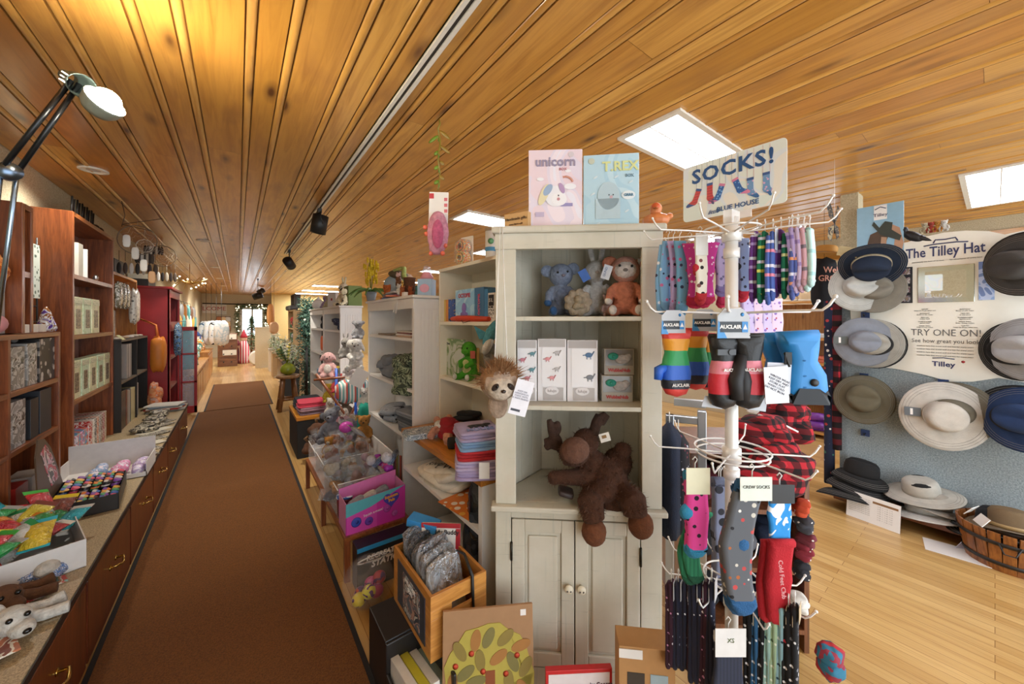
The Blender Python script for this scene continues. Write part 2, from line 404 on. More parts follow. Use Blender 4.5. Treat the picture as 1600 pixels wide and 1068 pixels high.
for y in (7.2, 9.6): troffer(3.7, y, 'distant lit ceiling panel over the middle of the shop', 'distant ceiling panels')
for i, y in enumerate((2.2, 4.6, 7.2)): troffer(5.2, y, 'ceiling panel over the far side of the shop', 'far side ceiling panels')
troffer(2.4, -1.2, 'ceiling panel behind the viewer'); 
for y in (12.2, 14.4, 16.2): troffer(2.4, y, 'distant lit ceiling panel near the far end of the shop', 'far end ceiling panels', s=45)
def track():
 x = .60; y0, y1 = .2, onZ(446, 395, CEIL).y
 t = thing('lighting_track', 'long white ceiling track rail running along the aisle', 'track', (x, y0, CEIL))
 b = MB(); b.box(-.022, 0, -.022, -.008, y1-y0, 0); b.box(.008, 0, -.022, .022, y1-y0, 0); b.box(-.022, 0, -.010, .022, y1-y0, 0); b.out('rail', plain('#e7e3da', .35), t)
 b = MB(); b.box(-.008, 0, -.012, .008, y1-y0, -.010); b.out('channel', plain('#3f3a35', .5), t)
 return x
TX = track()
def spot(px, py, lab, rot, sc=1.0, lit=False, D=None):
 p = onX(px, py, TX) if D is None else atD(px, py, D)
 t = thing('track_spotlight', lab, 'spotlight', p, 0, 'black spotlights on the ceiling track')
 bk = plain('#1b1a19', .5); zt = CEIL-.022-p.z
 b = MB(); b.cb((0,0,zt-.02), (.03,.07,.04)); b.tube([(0,0,zt-.03),(0,0,.10*sc)], .007); b.out('adapter', bk, t)
 M = Euler(rot).to_matrix().to_4x4()
 b = MB(); r = .066*sc; L = .085*sc
 b.lathe([(.02*sc, L), (r, L-.004), (r, -L), (r-.006, -L), (r-.008, -L+.02), (0.001, -L+.022)], 24, M); b.out('housing', bk, t)
 b = MB(); q = 1.12*r
 b.tube([M @ V3(0, q, -.0), (0, q, .04*sc), (0, q, .10*sc), (0, -q, .10*sc), (0, -q, .04*sc), M @ V3(0, -q, 0)], .004); b.out('yoke', bk, t)
 if lit:
  b = MB(); b.lathe([(r-.01, -L+.01), (.001, -L+.008)], 16, M); b.out('bulb', emit('lit_bulb', '#fff0d0', 25), t)
 ld = bpy.data.lights.new('track_lamp', 'SPOT'); ld.energy = 70; ld.color = (1, .93, .8); ld.spot_size = 1.5; ld.spot_blend = .8; ld.shadow_soft_size = .05
 lo = bpy.data.objects.new('lamp_light', ld); COL.objects.link(lo); lo.parent = t; lo.matrix_local = M @ TR(0, 0, -L-.01)
 return t
spot(499, 350, 'nearest black cylinder spotlight on the track, hanging upright', (.15, .1, .3))
spot(452, 411, 'second black spotlight on the track, tilted to the right', (.6, -1.0, .4), .95)
spot(408, 455, 'third black spotlight in the distance, facing left', (.3, 1.0, 0), 1.15)
spot(403, 462, 'farthest black spotlight, lit and facing the left shelves', (.2, 1.2, 0), 1.2, True, D=8.9)
# small round flush downlights in the ceiling
def downlight(x, y, lab, e=40, grp=None):
 t = thing('downlight', lab, 'light', (x, y, CEIL), 0, grp)
 b = MB(); b.lathe([(.075, 0), (.075, -.008), (.055, -.010), (.055, -.004)], 24); b.out('ring', plain('#e5e0d5'), t)
 b = MB(); b.lathe([(.054, -.003), (.001, -.006)], 20); b.out('lens', plain('#b9b6b0', .3), t)
 ld = bpy.data.lights.new('downlight_lamp', 'SPOT'); ld.energy = e; ld.color = (1, .95, .86); ld.spot_size = 2.6; ld.spot_blend = .9; ld.shadow_soft_size = .05
 lo = bpy.data.objects.new('lamp_light', ld); COL.objects.link(lo); lo.parent = t; lo.location = (0, 0, -.03)
p = onZ(146, 265, CEIL); downlight(p.x, p.y, 'small round white downlight flush in the pine ceiling at left')
for y in (6.2, 9.2, 11.6, 14, 16.4): downlight(-.35, y, 'small round downlight further down the aisle ceiling', 50 if y < 8 else 110, 'downlights along the aisle')  # added fixtures, put in only to brighten the far aisle
def desk_lamp():
 # swing-arm lamp clamped out of frame at left, pointing out over the counter
 D = 1.15
 hd = atD(118, 128, D); bl = atD(165, 158, D-.03); el = atD(14, 268, D-.05); ft = atD(-22, 560, D+.1)
 t = thing('swing_arm_lamp', 'lit black swing-arm lamp at upper left with a round glowing bulb', 'lamp', ft)
 bk = plain('#2a2b2d', .3, .6); L = lambda v: v-ft
 v = (el-ft); s = Vector((.012, .009, 0))
 b = MB()
 b.tube([L(ft)-s, L(el)-s], .006); b.tube([L(ft)+s, L(el)+s], .006); b.out('lower_arm', metal('#9fb4c8', .25), t)
 b = MB(); b.tube([L(el)-s, L(hd)-s*.6], .007); b.tube([L(el)+s, L(hd)+s*.6], .007); b.out('upper_arm', bk, t)
 b = MB(); b.lathe([(.001,-.014),(.026,-.012),(.026,.012),(.001,.014)], 20, Matrix.Translation(L(el)) @ RX(PI/2) @ RY(.5)); b.out('joint', metal('#6f7f92', .3), t)
 ax = (bl-hd).normalized(); q = ax.to_track_quat('Z', 'Y').to_matrix().to_4x4(); M = Matrix.Translation(L(hd)) @ q
 b = MB(); b.lathe([(.018,-.05),(.022,-.01),(.03,.0),(.034,.03),(.036,.034),(.033,.034),(.028,.0),(.015,-.02)], 24, M, False)
 b.out('shade', plain('#5d6b66', .3, .4), t)
 b = MB()
 for k in range(3): b.cb(M @ V3(-.03, .012-.012*k, .01), (.004,.003,.03), M=q)
 b.out('vent', emit('vent_glow', '#fff6e0', 3), t)
 ax2 = Vector((.55, -.62, .52)).normalized(); M2 = Matrix.Translation(L(bl)) @ ax2.to_track_quat('Z', 'Y').to_matrix().to_4x4()
 b = MB(); b.lathe([(.012, -.050), (.034, -.046), (.044, -.030), (.048, -.008), (.049, .000), (.047, .000), (.041, -.028), (.032, -.043), (.012, -.046)], 28, M2, False); b.out('reflector', plain('#8f9484', .4), t)
 b = MB(); b.ell(L(bl), .036, seg=24, rg=16); b.out('bulb', emit('glowing_bulb', '#fff4dc', 420), t)
 return bl
BULB = desk_lamp()
# ---------------- large furniture ----------------
XW = XL+.005
DKW = wood('#99542a', '#653014', 'Z'); DKY = wood('#a0602f', '#6c3618', 'Y'); DKX = wood('#8a4a24', '#54280f', 'X')
PINE = wood('#cf9752', '#a96f32', 'Z'); PINEY = wood('#d29a52', '#ab7032', 'Y')
BRASS = metal('#c9a55a', .22); BLK = plain('#191817', .5); WHT = plain('#e9e6e2', .45, 0, .04); IVORY = plain('#ece5d3', .5, 0, .05)
CZ = .42
def drawer_units():
 fr = wood('#7b3817', '#481b0a', 'Z', .28)
 ed = [0.1, .80, 1.50, 2.263, 3.03, 3.75, 4.45, 5.2, 6.05]
 nm = ['nearest', 'second', 'third', 'fourth', 'fifth', 'sixth', 'seventh', 'farthest']
 for i in range(8):
  a, c = ed[i], ed[i+1]; w = c-a
  t = thing('drawer_cabinet', 'low dark cherry cabinet under the speckled counter, %s along the aisle' % nm[i], 'cabinet', (XW, a, 0))
  d = -.515-XW
  b = MB(); b.box(0, .003, .0, d, w-.003, CZ-.035); b.out('body', fr, t)
  f = MB(); f.box(d+.001, .012, .03, d+.018, w-.012, CZ-.045); dr = f.out('drawer', fr, t, bev=.004)
  hy = {2: 1.892, 3: 2.65, 4: 3.43, 5: 4.05, 6: 4.62, 7: 5.5}.get(i, (a+c)/2)-a; z = .25
  h = MB(); h.tube([(d+.018, hy-.05, z), (d+.048, hy-.045, z+.004), (d+.054, hy-.02, z-.004), (d+.056, hy, z-.008), (d+.054, hy+.02, z-.004), (d+.048, hy+.045, z+.004), (d+.018, hy+.05, z)], .0055, 8)
  h.lathe([(.013, 0), (.013, .004), (.004, .006)], 12, TR(d+.018, hy-.05, z) @ RY(PI/2)); h.lathe([(.013, 0), (.013, .004), (.004, .006)], 12, TR(d+.018, hy+.05, z) @ RY(PI/2))
  h.out('handle', BRASS, dr)
 m, n = new('speckled_laminate', .4); v = n.co(); s = n.noise(v, 210, 3, .8)
 n.col(n.mix(lin('#7d6b4e'), lin('#c2ad86'), n.ramp(s, [(.38, G0), (.6, G1)])))
 b = MB(); b.box(XW, .1, CZ-.033, -.497, 6.1, CZ); o = b.out('countertop', m); tag(o, 'long speckled tan countertop along the left side of the aisle', 'countertop')
 b = MB(); b.box(-.497, .1, CZ-.033, -.493, 6.1, CZ-.006); b.out('edge_strip', plain('#2a1a12'), o)
drawer_units()
def bookcase(nm, lab, x0, x1, y0, y1, z0, z1, shelves, mt, ms, t=.022, back=None, posts=(), grp=None, cat='bookcase', thick=None, backm=None, slit=None):
 """open toward +X if x1>x0 is front (side=+1)."""
 o = thing(nm, lab, cat, (x0, y0, z0), 0, grp); W_, D_, H_ = y1-y0, x1-x0, z1-z0
 for y in (0, W_-t): b = MB(); b.box(0, y, 0, D_, y+t, H_); b.out('side_panel', mt, o, bev=.002)
 b = MB(); b.box(0, t, H_-t, D_, W_-t, H_); b.out('top_panel', ms, o)
 for z in shelves: b = MB(); b.box(.004, t, z-z0-(thick or t), D_-.002, W_-t, z-z0); b.out('shelf', ms, o)
 for y in posts: b = MB(); b.box(0, y-y0-t/2, 0, D_-.001, y-y0+t/2, H_-t); b.out('divider', mt, o)
 bx = back if back is not None else 0
 b = MB()
 if slit: b.box(bx, t, 0, bx+.006, slit[0]-y0, H_-t); b.box(bx, slit[1]-y0, 0, bx+.006, W_-t, H_-t)
 else: b.box(bx, t, 0, bx+.006, W_-t, H_-t)
 b.out('back_panel', backm or mt, o)
 return o
PINK = wood('#a98072', '#7e5848', 'Z', .5)
bookcase('wooden_bookcase', 'tall dark stained pine bookcase holding the cream and green window boxes', XW, -.903, 3.815, 4.85, CZ, 2.21, (.90, 1.355, 1.78), DKW, DKY, .03, backm=PINK, slit=(4.12, 4.2))
bookcase('wooden_bookcase', 'narrow tall stained bookcase end at the left edge above the low case', XW, -.903, 3.08, 3.21, 1.392, 2.08, (1.72,), DKW, DKY, .03)
bookcase('low_display_case', 'low dark wooden display case with grey boxed gifts at the left edge', XW, -.895, 2.28, 3.565, CZ, 1.387, (.80, 1.10), DKW, DKY, .025, posts=(2.92,))
def unit_c():
 o = bookcase('black_bookcase', 'low black bookcase with slim books beside the tall stained bookcase', XW, -.86, 4.87, 6.12, CZ, 1.275, (.88,), plain('#27211d', .6), plain('#6b5f50', .5), .018, posts=(5.55,))
 bookcase('pine_wall_shelf', 'orange pine shelf with hanging bags above the black bookcase', XW, -.95, 4.87, 6.12, 1.277, 1.93, (1.62,), wood('#c98a3c', '#9a5f22', 'Z'), wood('#c98a3c', '#9a5f22', 'Y'), .025)
unit_c()
def red_cabinet():
 red = plain('#b0292c', .45, 0, .3, 6); dk = plain('#3a1512', .7)
 y0, y1, x1 = 6.4, 7.46, -.70
 o = thing('red_cabinet', 'tall distressed red cabinet with an open glazed door beside the aisle', 'cabinet', (XW, y0, 0)); d = x1-XW; w = y1-y0
 b = MB(); b.box(0, 0, 0, d, .02, 1.86); b.out('side_panel', red, o); b = MB(); b.box(0, w-.02, 0, d, w, 1.86); b.out('side_panel', red, o)
 b = MB(); b.box(-.0, -.03, 1.86, d+.03, w+.03, 1.89); b.out('top_panel', red, o, bev=.004)
 b = MB(); b.box(0, .02, 0, .01, w-.02, 1.86); b.out('back_panel', dk, o)
 for z in (.1, .55, .95, 1.33, 1.4): b = MB(); b.box(.01, .02, z-.02, d-.02, w-.02, z); b.out('shelf', plain('#a86a5a', .5), o)
 b = MB()
 for q in ((0, .09, 0, 1.86), (w-.09, w, 0, 1.86), (.09, w-.09, 1.76, 1.86), (.09, w-.09, 1.33, 1.44), (.09, w-.09, 0, .1)): b.box(d-.018, q[0], q[2], d+.002, q[1], q[3])
 b.out('face_frame', red, o, bev=.002)
 # opened door, hinged at the far front corner, facing the viewer
 X0, X1 = d+.005, -.50-XW; y = w-.02
 def door(xa, xb, ya, rz):
  M = TR(xa, ya, 0) @ RZ(rz); L = xb
  b = MB(); 
  for q in ((0, .035, .03, 1.36), (L-.035, L, .03, 1.36), (L/2-.012, L/2+.012, .03, 1.36), (0, L, 1.3, 1.36), (0, L, .03, .14), (0, L, .93, .955), (0, L, .5, .525)): b.box(q[0], -.012, q[2], q[1], .012, q[3], M)
  dd = b.out('door', red, o, bev=.002)
  b = MB(); b.box(.03, -.002, .1, L-.03, .002, 1.32, M); b.out('glass', glass(h='#bcd0e8', alpha=.25), dd)
 door(-.86-XW, .36, w+.012, 0)
red_cabinet()
# low pine cabinets and slatwall further along the left side
def pine_low(y0, y1, z, lab):
 o = thing('pine_cabinet', lab, 'cabinet', (XW, y0, 0)); w = y1-y0; d = -.56-XW
 b = MB(); b.box(0, 0, 0, d, w, z-.03); b.out('body', PINE, o)
 b = MB(); b.box(0, -.02, z-.03, d+.02, w+.02, z); b.out('top_panel', PINEY, o)
 k = max(1, int(w/.5))
 for i in range(k): b = MB(); b.box(d, i*w/k+.03, .06, d+.015, (i+1)*w/k-.03, z-.08); b.out('door', PINE, o, bev=.004)
pine_low(7.75, 9.4, .58, 'low pine cabinet just past the red cabinet'); pine_low(9.45, 11.3, .58, 'low pine cabinet halfway down the left side'); pine_low(11.35, 13.0, .7, 'last low pine cabinet on the left, under the white hangers')
# ---------- central run of white shelving ----------
BX, TZ = .86, .755
def white_unit(y0, y1, lab, z0=.02, x0=.945, dep=.24, zt=1.63, bottom=.64):
 o = thing('white_bookcase', lab, 'bookcase', (x0, y0, 0)); w = y1-y0; t = .035
 for y in (0, w-t): 
  b = MB(); b.box(0, y, z0, dep, y+t, zt-.02); sp = b.out('side_panel', WHT, o, bev=.002)
  if y == 0:
   b = MB()
   for k in range(6): b.box(.055+k*.026, -.003, z0+.08, .078+k*.026, .001, zt-.10)
   b.out('beadboard', WHT, sp, bev=.0015)
   b = MB(); b.box(.0, -.006, z0, .045, -.0005, zt-.092); b.box(.0, -.006, zt-.09, dep, -.0005, zt-.022); b.out('frame', WHT, sp)
 b = MB(); b.box(-.018, -.02, zt-.02, dep+.01, w+.02, zt); b.out('top_panel', WHT, o, bev=.004)
 b = MB(); b.box(-.004, .001, zt-.09, .014, w-.001, zt-.021); b.out('face_rail', WHT, o)
 for z in (1.335, .985, bottom): b = MB(); b.box(.004, t, z-.022, dep-.01, w-t, z); b.out('shelf', WHT, o)
 b = MB(); b.box(dep-.008, t, z0, dep, w-t, zt-.02); b.out('back_panel', WHT, o)
 b = MB(); b.box(.01, t, z0, .02, w-t, bottom-.2); b.out('kickboard', WHT, o)
 return o
white_unit(2.345, 3.42, 'tall white bookcase holding camouflage clothes, beside the orange-edged table')
white_unit(4.545, 5.53, 'white bookcase behind the rainbow plush, second from the near one')
white_unit(5.58, 6.7, 'white bookcase farthest up the aisle, holding the orange bag')
def center_base():
 # shop table with open front facing the aisle, orange wood edge
 o = thing('display_table', 'grey-white open display base with an orange wood edge and folded shirts on top', 'table', (BX, 1.36, 0))
 w = .975; d = .62; g = plain('#c9c4bd', .6); og = wood('#d08b35', '#a3641f', 'Y', .3)
 b = MB(); b.box(0, w-.025, 0, d, w, TZ-.03); b.out('side_panel', g, o)
 b = MB(); b.box(0, 0, 0, d, .03, TZ-.03); b.out('side_panel', WHT, o)
 b = MB(); b.box(-.006, 0.0, TZ-.03, d, w, TZ); b.out('tabletop', og, o, bev=.003)
 b = MB(); b.box(d-.012, .03, 0, d, w-.025, TZ-.03); b.out('back_panel', g, o)
 b = MB(); b.box(.0, .03, .50, d-.012, w-.025, .52); b.out('shelf', WHT, o)
 b = MB(); b.box(.0, .03, .08, d-.012, w-.025, .10); b.out('shelf', WHT, o)
center_base()
def s2():
 x0 = 1.12; y0, y1 = 1.42, 2.33; zt = onX(684, 421.5, x0).z
 o = thing('white_bookcase', 'white open bookcase with picture books and the green plush dinosaur', 'bookcase', (x0, y0, TZ)); w = y1-y0; H = zt-TZ; t = .02; d = .26
 for y in (0, w-t): b = MB(); b.box(0, y, 0, d, y+t, H); b.out('side_panel', IVORY, o, bev=.001)
 b = MB(); b.box(-.002, 0, H-t, d, w, H); b.out('top_panel', IVORY, o)
 for z in (onX(684, 502, x0).z, onX(684, 585, x0).z): b = MB(); b.box(0, t, z-TZ-.022, d, w-t, z-TZ); b.out('shelf', IVORY, o)
 b = MB(); b.box(d-.006, t, 0, d, w-t, H); b.out('back_panel', IVORY, o)
 b = MB(); b.box(0, w*.62, onX(684,502,x0).z-TZ, .004, w*.62+.004, onX(684,502,x0).z-TZ+.004); b.out('shelf_pin', BRASS, o)
 return x0, y0, y1, zt
S2 = s2()
# ---------- distressed corner cabinet ----------
def paint():
 m, n = new('distressed_sage_paint', .55); v = n.co((1, 1, 1)); 
 a = n.noise(n.co((60, 60, 2.5)), 1, 4, .6); h = n.noise(n.co((3, 3, 90)), 2, 3, .6); w = n.noise(v, 4, 4, .6)
 c = n.mix(lin('#bdb7a4'), lin('#d0cabb'), n.ramp(w, [(.3, G0), (.7, G1)]))
 c = n.mix(c, lin('#8f9a90'), n.ramp(a, [(.6, G0), (.78, (.5,.5,.5,1))]))
 c = n.mix(c, lin('#77756a'), n.ramp(h, [(.64, G0), (.74, (.45,.45,.45,1))]))
 c = n.mix(c, lin('#a9835a'), n.ramp(n.noise(v, 2.6, 2), [(.6, G0), (.8, (.35,.35,.35,1))]))
 n.col(c); n.bump(a, .15, .003); return m
PAINT = paint()
CL, CR = Vector((.811, 1.192, 0)), Vector((1.299, .762, 0))
CA = math.atan2(CR.y-CL.y, CR.x-CL.x); CC = (CL+CR)/2; CW = (CR-CL).length
CM = Matrix.Translation(CC) @ RZ(CA)
def cabp(px, py, off=0):
 """point on the cabinet front plane (local coords x, z), shifted off metres into the cabinet"""
 nrm = Vector((-math.sin(CA), math.cos(CA), 0)); d = ray(px, py); o = Vector((0, 0, CAMH)); p0 = CC+nrm*off
 t = (p0-o).dot(nrm)/d.dot(nrm); q = CM.inverted() @ (o+d*t); return q
CTOP = cabp(900, 352).z; CLED = cabp(900, 791).z
def corner_cabinet():
 o = thing('corner_cabinet', 'distressed sage painted corner cabinet with open shelves and two panelled doors', 'cabinet', CC, CA)
 h = CW/2-.005; H = CTOP; L = CLED; sd = .09; bk = .36; bw = .14
 dk = PAINT
 def poly(e=0, f=0): return [(-h+e, f), (h-e, f), (h-e, sd), (bw-e*.4, bk-e), (-bw+e*.4, bk-e), (-h+e, sd)]
 def slab(nm, z0, z1, e=0, f=0, m=PAINT, bev=.003):
  M = Matrix(((1,0,0,0),(0,0,1,0),(0,1,0,0),(0,0,0,1)))
  b = MB(); b.prism(poly(e, f), z0, z1, M); return b.out(nm, m, o, bev=bev)
 xl = cabp(806, 450).x; xr = cabp(1003, 450).x
 b = MB(); b.box(-h, 0, L, xl, .02, H-.03); b.out('stile', PAINT, o, bev=.003)
 b = MB(); b.box(xr, 0, L, h, .02, H-.03); b.out('stile', PAINT, o, bev=.003)
 z3 = cabp(900, 388).z; b = MB(); b.box(-h-.002, -.006, z3, h+.002, .02, H-.028); b.out('frieze', PAINT, o, bev=.002)
 b = MB(); b.box(-h-.014, -.020, H-.028, h+.014, .05, H); cr = b.out('crown_molding', PAINT, o, bev=.008)
 slab('top_panel', H-.02, H-.004, .004, .022)
 # beadboard walls
 def wall(p, q, nm):
  p, q = Vector((p[0], p[1], 0)), Vector((q[0], q[1], 0)); l = (q-p).length; a = math.atan2(q.y-p.y, q.x-p.x); k = max(1, round(l/.075)); s = l/k
  b = MB(); M = Matrix.Translation(p) @ RZ(a)
  for i in range(k): b.box(i*s+.0035, -.006, L-.0, (i+1)*s-.0035, .0, H-.02, M); b.box(i*s+s-.003, -.008, L, i*s+s+.003, -.002, H-.02, M)
  b.box(0, -.001, 0, l, .008, H-.02, M); b.out(nm, PAINT, o, bev=.001)
 wall((-h+.0, sd), (-bw, bk), 'back_panel'); wall((-bw, bk), (bw, bk), 'back_panel'); wall((bw, bk), (h, sd), 'back_panel')
 for s in (-1, 1): b = MB(); b.box(s*h-.006*(s > 0), .02, 0, s*h+.006*(s < 0), sd, H-.02); b.out('side_panel', PAINT, o)
 for py in (494, 635): z = cabp(900, py).z; slab('shelf', z-.018, z, .01, .004)
 b = MB(); b.box(-h-.016, -.024, L-.022, h+.016, .03, L); b.out('ledge', PAINT, o, bev=.005)
 slab('deck', L-.02, L-.001, .008, .03)
 slab('base_floor', .06, .08, .01, .03)
 # lower face
 zt = cabp(850, 812).z; xa, xm, xb = cabp(800, 900).x, cabp(898, 900).x, cabp(1000, 900).x
 b = MB(); b.box(-h, 0, 0, xa-.004, .02, L-.022); b.out('stile', PAINT, o, bev=.002)
 b = MB(); b.box(xb+.004, 0, 0, h, .02, L-.022); b.out('stile', PAINT, o, bev=.002)
 b = MB(); b.box(xa-.004, 0, zt+.004, xb+.004, .02, L-.022); b.out('rail', PAINT, o, bev=.002)
 b = MB(); b.box(xa-.004, 0, .02, xb+.004, .02, .10); b.out('rail', PAINT, o, bev=.002)
 for i, (u, v) in enumerate(((xa, xm-.002), (xm+.002, xb))):
  b = MB(); fr = .05
  b.box(u, -.002, .105, u+fr, .018, zt); b.box(v-fr, -.002, .105, v, .018, zt); b.box(u+fr, -.002, zt-fr, v-fr, .018, zt); b.box(u+fr, -.002, .105, v-fr, .018, .16)
  b.box(u+fr, .008, .16, v-fr, .016, zt-fr)
  d = b.out('door', PAINT, o, bev=.003)
  b = MB(); b.box(u+fr+.014, .000, .174, v-fr-.014, .010, zt-fr-.014); b.out('raised_panel', PAINT, d, bev=.008)
  kx = v-.022 if i == 0 else u+.022; kz = cabp(887, 914).z
  b = MB(); b.lathe([(.007, 0), (.006, .010), (.0155, .016), (.017, .022), (.013, .028), (.001, .030)], 20, TR(kx, -.002, kz) @ RX(PI/2)); b.out('knob', plain('#e8dfc8', .25), d)
  b = MB()
  for s in (-1, 1): b.lathe([(.004, 0), (.001, .0012)], 10, TR(kx+s*.006, -.031, kz-.002) @ RX(PI/2))
  b.out('knob_pattern', plain('#55504a'), d)
  hx = u-.002 if i == 0 else v+.002
  b = MB(); b.tube([(hx, -.004, zt-.16), (hx, -.004, zt-.09)], .005, 8); b.tube([(hx, -.004, .2), (hx, -.004, .27)], .005, 8); b.out('hinge', plain('#3c3a33', .4, .8), d)
 return o
corner_cabinet()
# ---------- hat display panel ----------
PX = 3.95
def hat_panel():
 y1 = onX(1312, 500, PX).y; y0 = -1.1
 m, n = new('grey_display_carpet', 1); v = n.co(); s = n.noise(v, 120, 4, .8)
 n.col(n.mix(lin('#6f7b80'), lin('#a9b3b5'), n.ramp(s, [(.35, G0), (.65, G1)]))); n.bump(s, .6, .005)
 zb = onX(1330, 768, PX).z; zt = onX(1330, 405, PX).z
 o = thing('hat_display', 'grey carpeted hat display wall with a cream printed header board', 'display', (PX, y0, 0)); w = y1-y0
 b = MB(); b.box(.0, 0, zb, .05, w, zt); b.out('carpet_panel', m, o)
 b = MB(); b.box(-.20, 0, zb-.02, .05, w, zb+.02); b.out('ledge', wood('#8a4a22', '#552610', 'Y'), o, bev=.006)
 b = MB(); b.box(.0, .0, 0, .05, w, zb-.02); b.out('base', wood('#9a5b2c', '#64331a', 'Y'), o)
 # cream header, cut to a wavy outline
 def P(px, py): q = onX(px, py, PX-.012); return (q.y-y0, q.z)
 top = [P(*q) for q in ((1322, 404), (1345, 396), (1380, 385), (1418, 378), (1440, 371), (1475, 363), (1510, 360), (1545, 361), (1570, 366), (1600, 360), (1640, 350))]
 bot = [P(*q) for q in ((1640, 596), (1600, 597), (1560, 590), (1520, 596), (1485, 596), (1440, 584), (1400, 576), (1360, 571), (1335, 568))]
 pts = top+bot
 M = Matrix(((0,1,0,0),(1,0,0,0),(0,0,1,0),(0,0,0,1)))
 cr = plain('#e7e3d6', .45, 0, .04); b = MB(); b.prism(pts, -.012, -.001, M); hd = b.out('header_board', cr, o)
 navy = plain('#2c3560', .5, 0, .02); gy = plain('#6b6a68', .6); RT = (PI/2, 0, -PI/2)
 def tx(s, px, py, size, m=gy, **k):
  y, z = P(px, py); return text(s, size, m, hd, (-.0135, y, z), RT, **k)
 k = 1/F*3.0
 tx('The Tilley Hat', 1474, 392, .098, navy, bold=.0015, sx=.63)
 tx('TRY ONE ON!', 1476, 520, .066, gy, sx=.76); tx('See how great you look!', 1477, 533, .040, gy, sx=.8); tx('Tilley', 1474, 569, .048, navy, bold=.001)
 for i in range(5):
  for j, x in enumerate((1445, 1508)): tx(('THE FIT\nkeeps its shape when wet', 'BUOYANT\nfloats on the water', 'TIED ON\nin any wind', 'GUARANTEED\nagainst wear', 'MADE WELL\nfrom strong cotton')[(i+j) % 5], x, 484+i*6.5+.0, .010, gy)
 for y in (541, 546, 551, 556): tx('outdoor hats that travel well and last for many years', 1475, y, .012, gy)
 tx('persistently the best of its kind        for adventures of every kind', 1477, 406, .012, gy)
 # brim mark above the title
 yc, zc = P(1477, 380)
 b = MB(); b.tube([(-.014, yc+.10, zc-.005), (-.014, yc+.05, zc+.002), (-.014, yc-.05, zc+.002), (-.014, yc-.10, zc-.004)][::1], .004, 4)
 b.tube([(-.014, yc+.055, zc+.010), (-.014, yc+.045, zc+.032), (-.014, yc, zc+.028), (-.014, yc-.045, zc+.034), (-.014, yc-.055, zc+.010)], .004, 4); b.out('hat_mark', navy, hd)
 yc, zc = P(1474, 560); b = MB(); b.tube([(-.014, yc+.05, zc), (-.014, yc, zc+.006), (-.014, yc-.05, zc)], .003, 4); b.out('hat_mark', navy, hd)
 b = MB(); yc, zc = P(1505, 565); b.lathe([(.009, 0), (.001, .001)], 6, TR(-.013, yc, zc) @ RY(-PI/2)); b.out('leaf_mark', plain('#b8303a'), hd)
 # bevelled mirror in the header
 a = P(1434, 418); c = P(1523, 471)
 ys, zs = (c[0], a[0]), (c[1], a[1])
 b = MB(); b.box(-.018, ys[0], zs[0], -.013, ys[1], zs[1]); b.out('mirror_bevel', metal('#e4ece8', .12), o, bev=.004)
 e = .035; b = MB(); b.box(-.0195, ys[0]+e, zs[0]+e, -.018, ys[1]-e, zs[1]-e); b.out('mirror', metal('#f2f5f4', .02), o)
 a = P(1407, 418); c = P(1426, 473); b = MB(); b.box(-.016, c[0], c[1], -.013, a[0], a[1]); q = b.out('photo_strip', plain('#23242c', .3), hd)
 for i in range(4):
  z = a[1]-(i+.5)*(a[1]-c[1])/4; b = MB(); b.box(-.0175, c[0]+.012, z-.022, -.016, a[0]-.012, z+.022); b.out('photo', patches(['#6a4a52', '#b9b2b0', '#4c5566', '#8d7a6a'], 30), q)
 a = P(1529, 409); c = P(1554, 468); b = MB(); b.box(-.016, c[0], c[1], -.013, a[0], a[1]); q = b.out('brochure_pocket', patches(['#8fa9d6', '#b7c6e4', '#6f86b8'], 8, .3), hd)
 return o
hat_panel()
# ---------------- builders for goods ----------------
def zband(stops, L, rough=.5):
 m, n = new('panelled_fabric', rough); sp = n.n.new('ShaderNodeSeparateXYZ'); n.l(n.co(), sp.inputs[0])
 v = n.math('ADD', n.math('DIVIDE', sp.outputs[2], -L), n.math('MULTIPLY', n.noise(n.co(), 60, 2), .015))
 p = 0; st = []
 for f, c in stops: st.append((p, lin(c))); p = f
 n.col(n.ramp(v, st, True)); n.bump(n.noise(n.co(), 90, 2), .3, .004); return m
def single(b, name, mats, lab, cat, loc=None, rz=None, group=None, **k):
 o = b.out(name, mats, None, loc=loc, rz=rz, **k); return tag(o, lab, cat, group)
def carton(name, lab, cat, loc, size, rz, m, group=None, panel=None, words=(), bev=.0015, rot=None, kids=()):
 """box, local -Y is its front; panel/kids: (x0,z0,x1,z1,material,name) fractions of the front; words: (text, fx, fz, size, mat, opts)"""
 w, d, h = size; t = thing(name, lab, cat, loc, rz, group, rot)
 b = MB(); b.box(-w/2, 0, 0, w/2, d, h); b.out('body', m, t, bev=bev)
 for i, q in enumerate(([panel] if panel else [])+list(kids)):
  x0, z0, x1, z1, mm = q[:5]; e = .0008+.0006*i
  b = MB(); b.box(-w/2+x0*w, -e-.0004, z0*h, -w/2+x1*w, -e+.0006, z1*h); b.out(q[5] if len(q) > 5 else 'label_panel', mm, t)
 e = .0022+.0006*len(kids)
 for q in words:
  text(q[0], q[3], q[4], t, (-w/2+q[1]*w, -e, q[2]*h), **(q[5] if len(q) > 5 else {}))
 return t
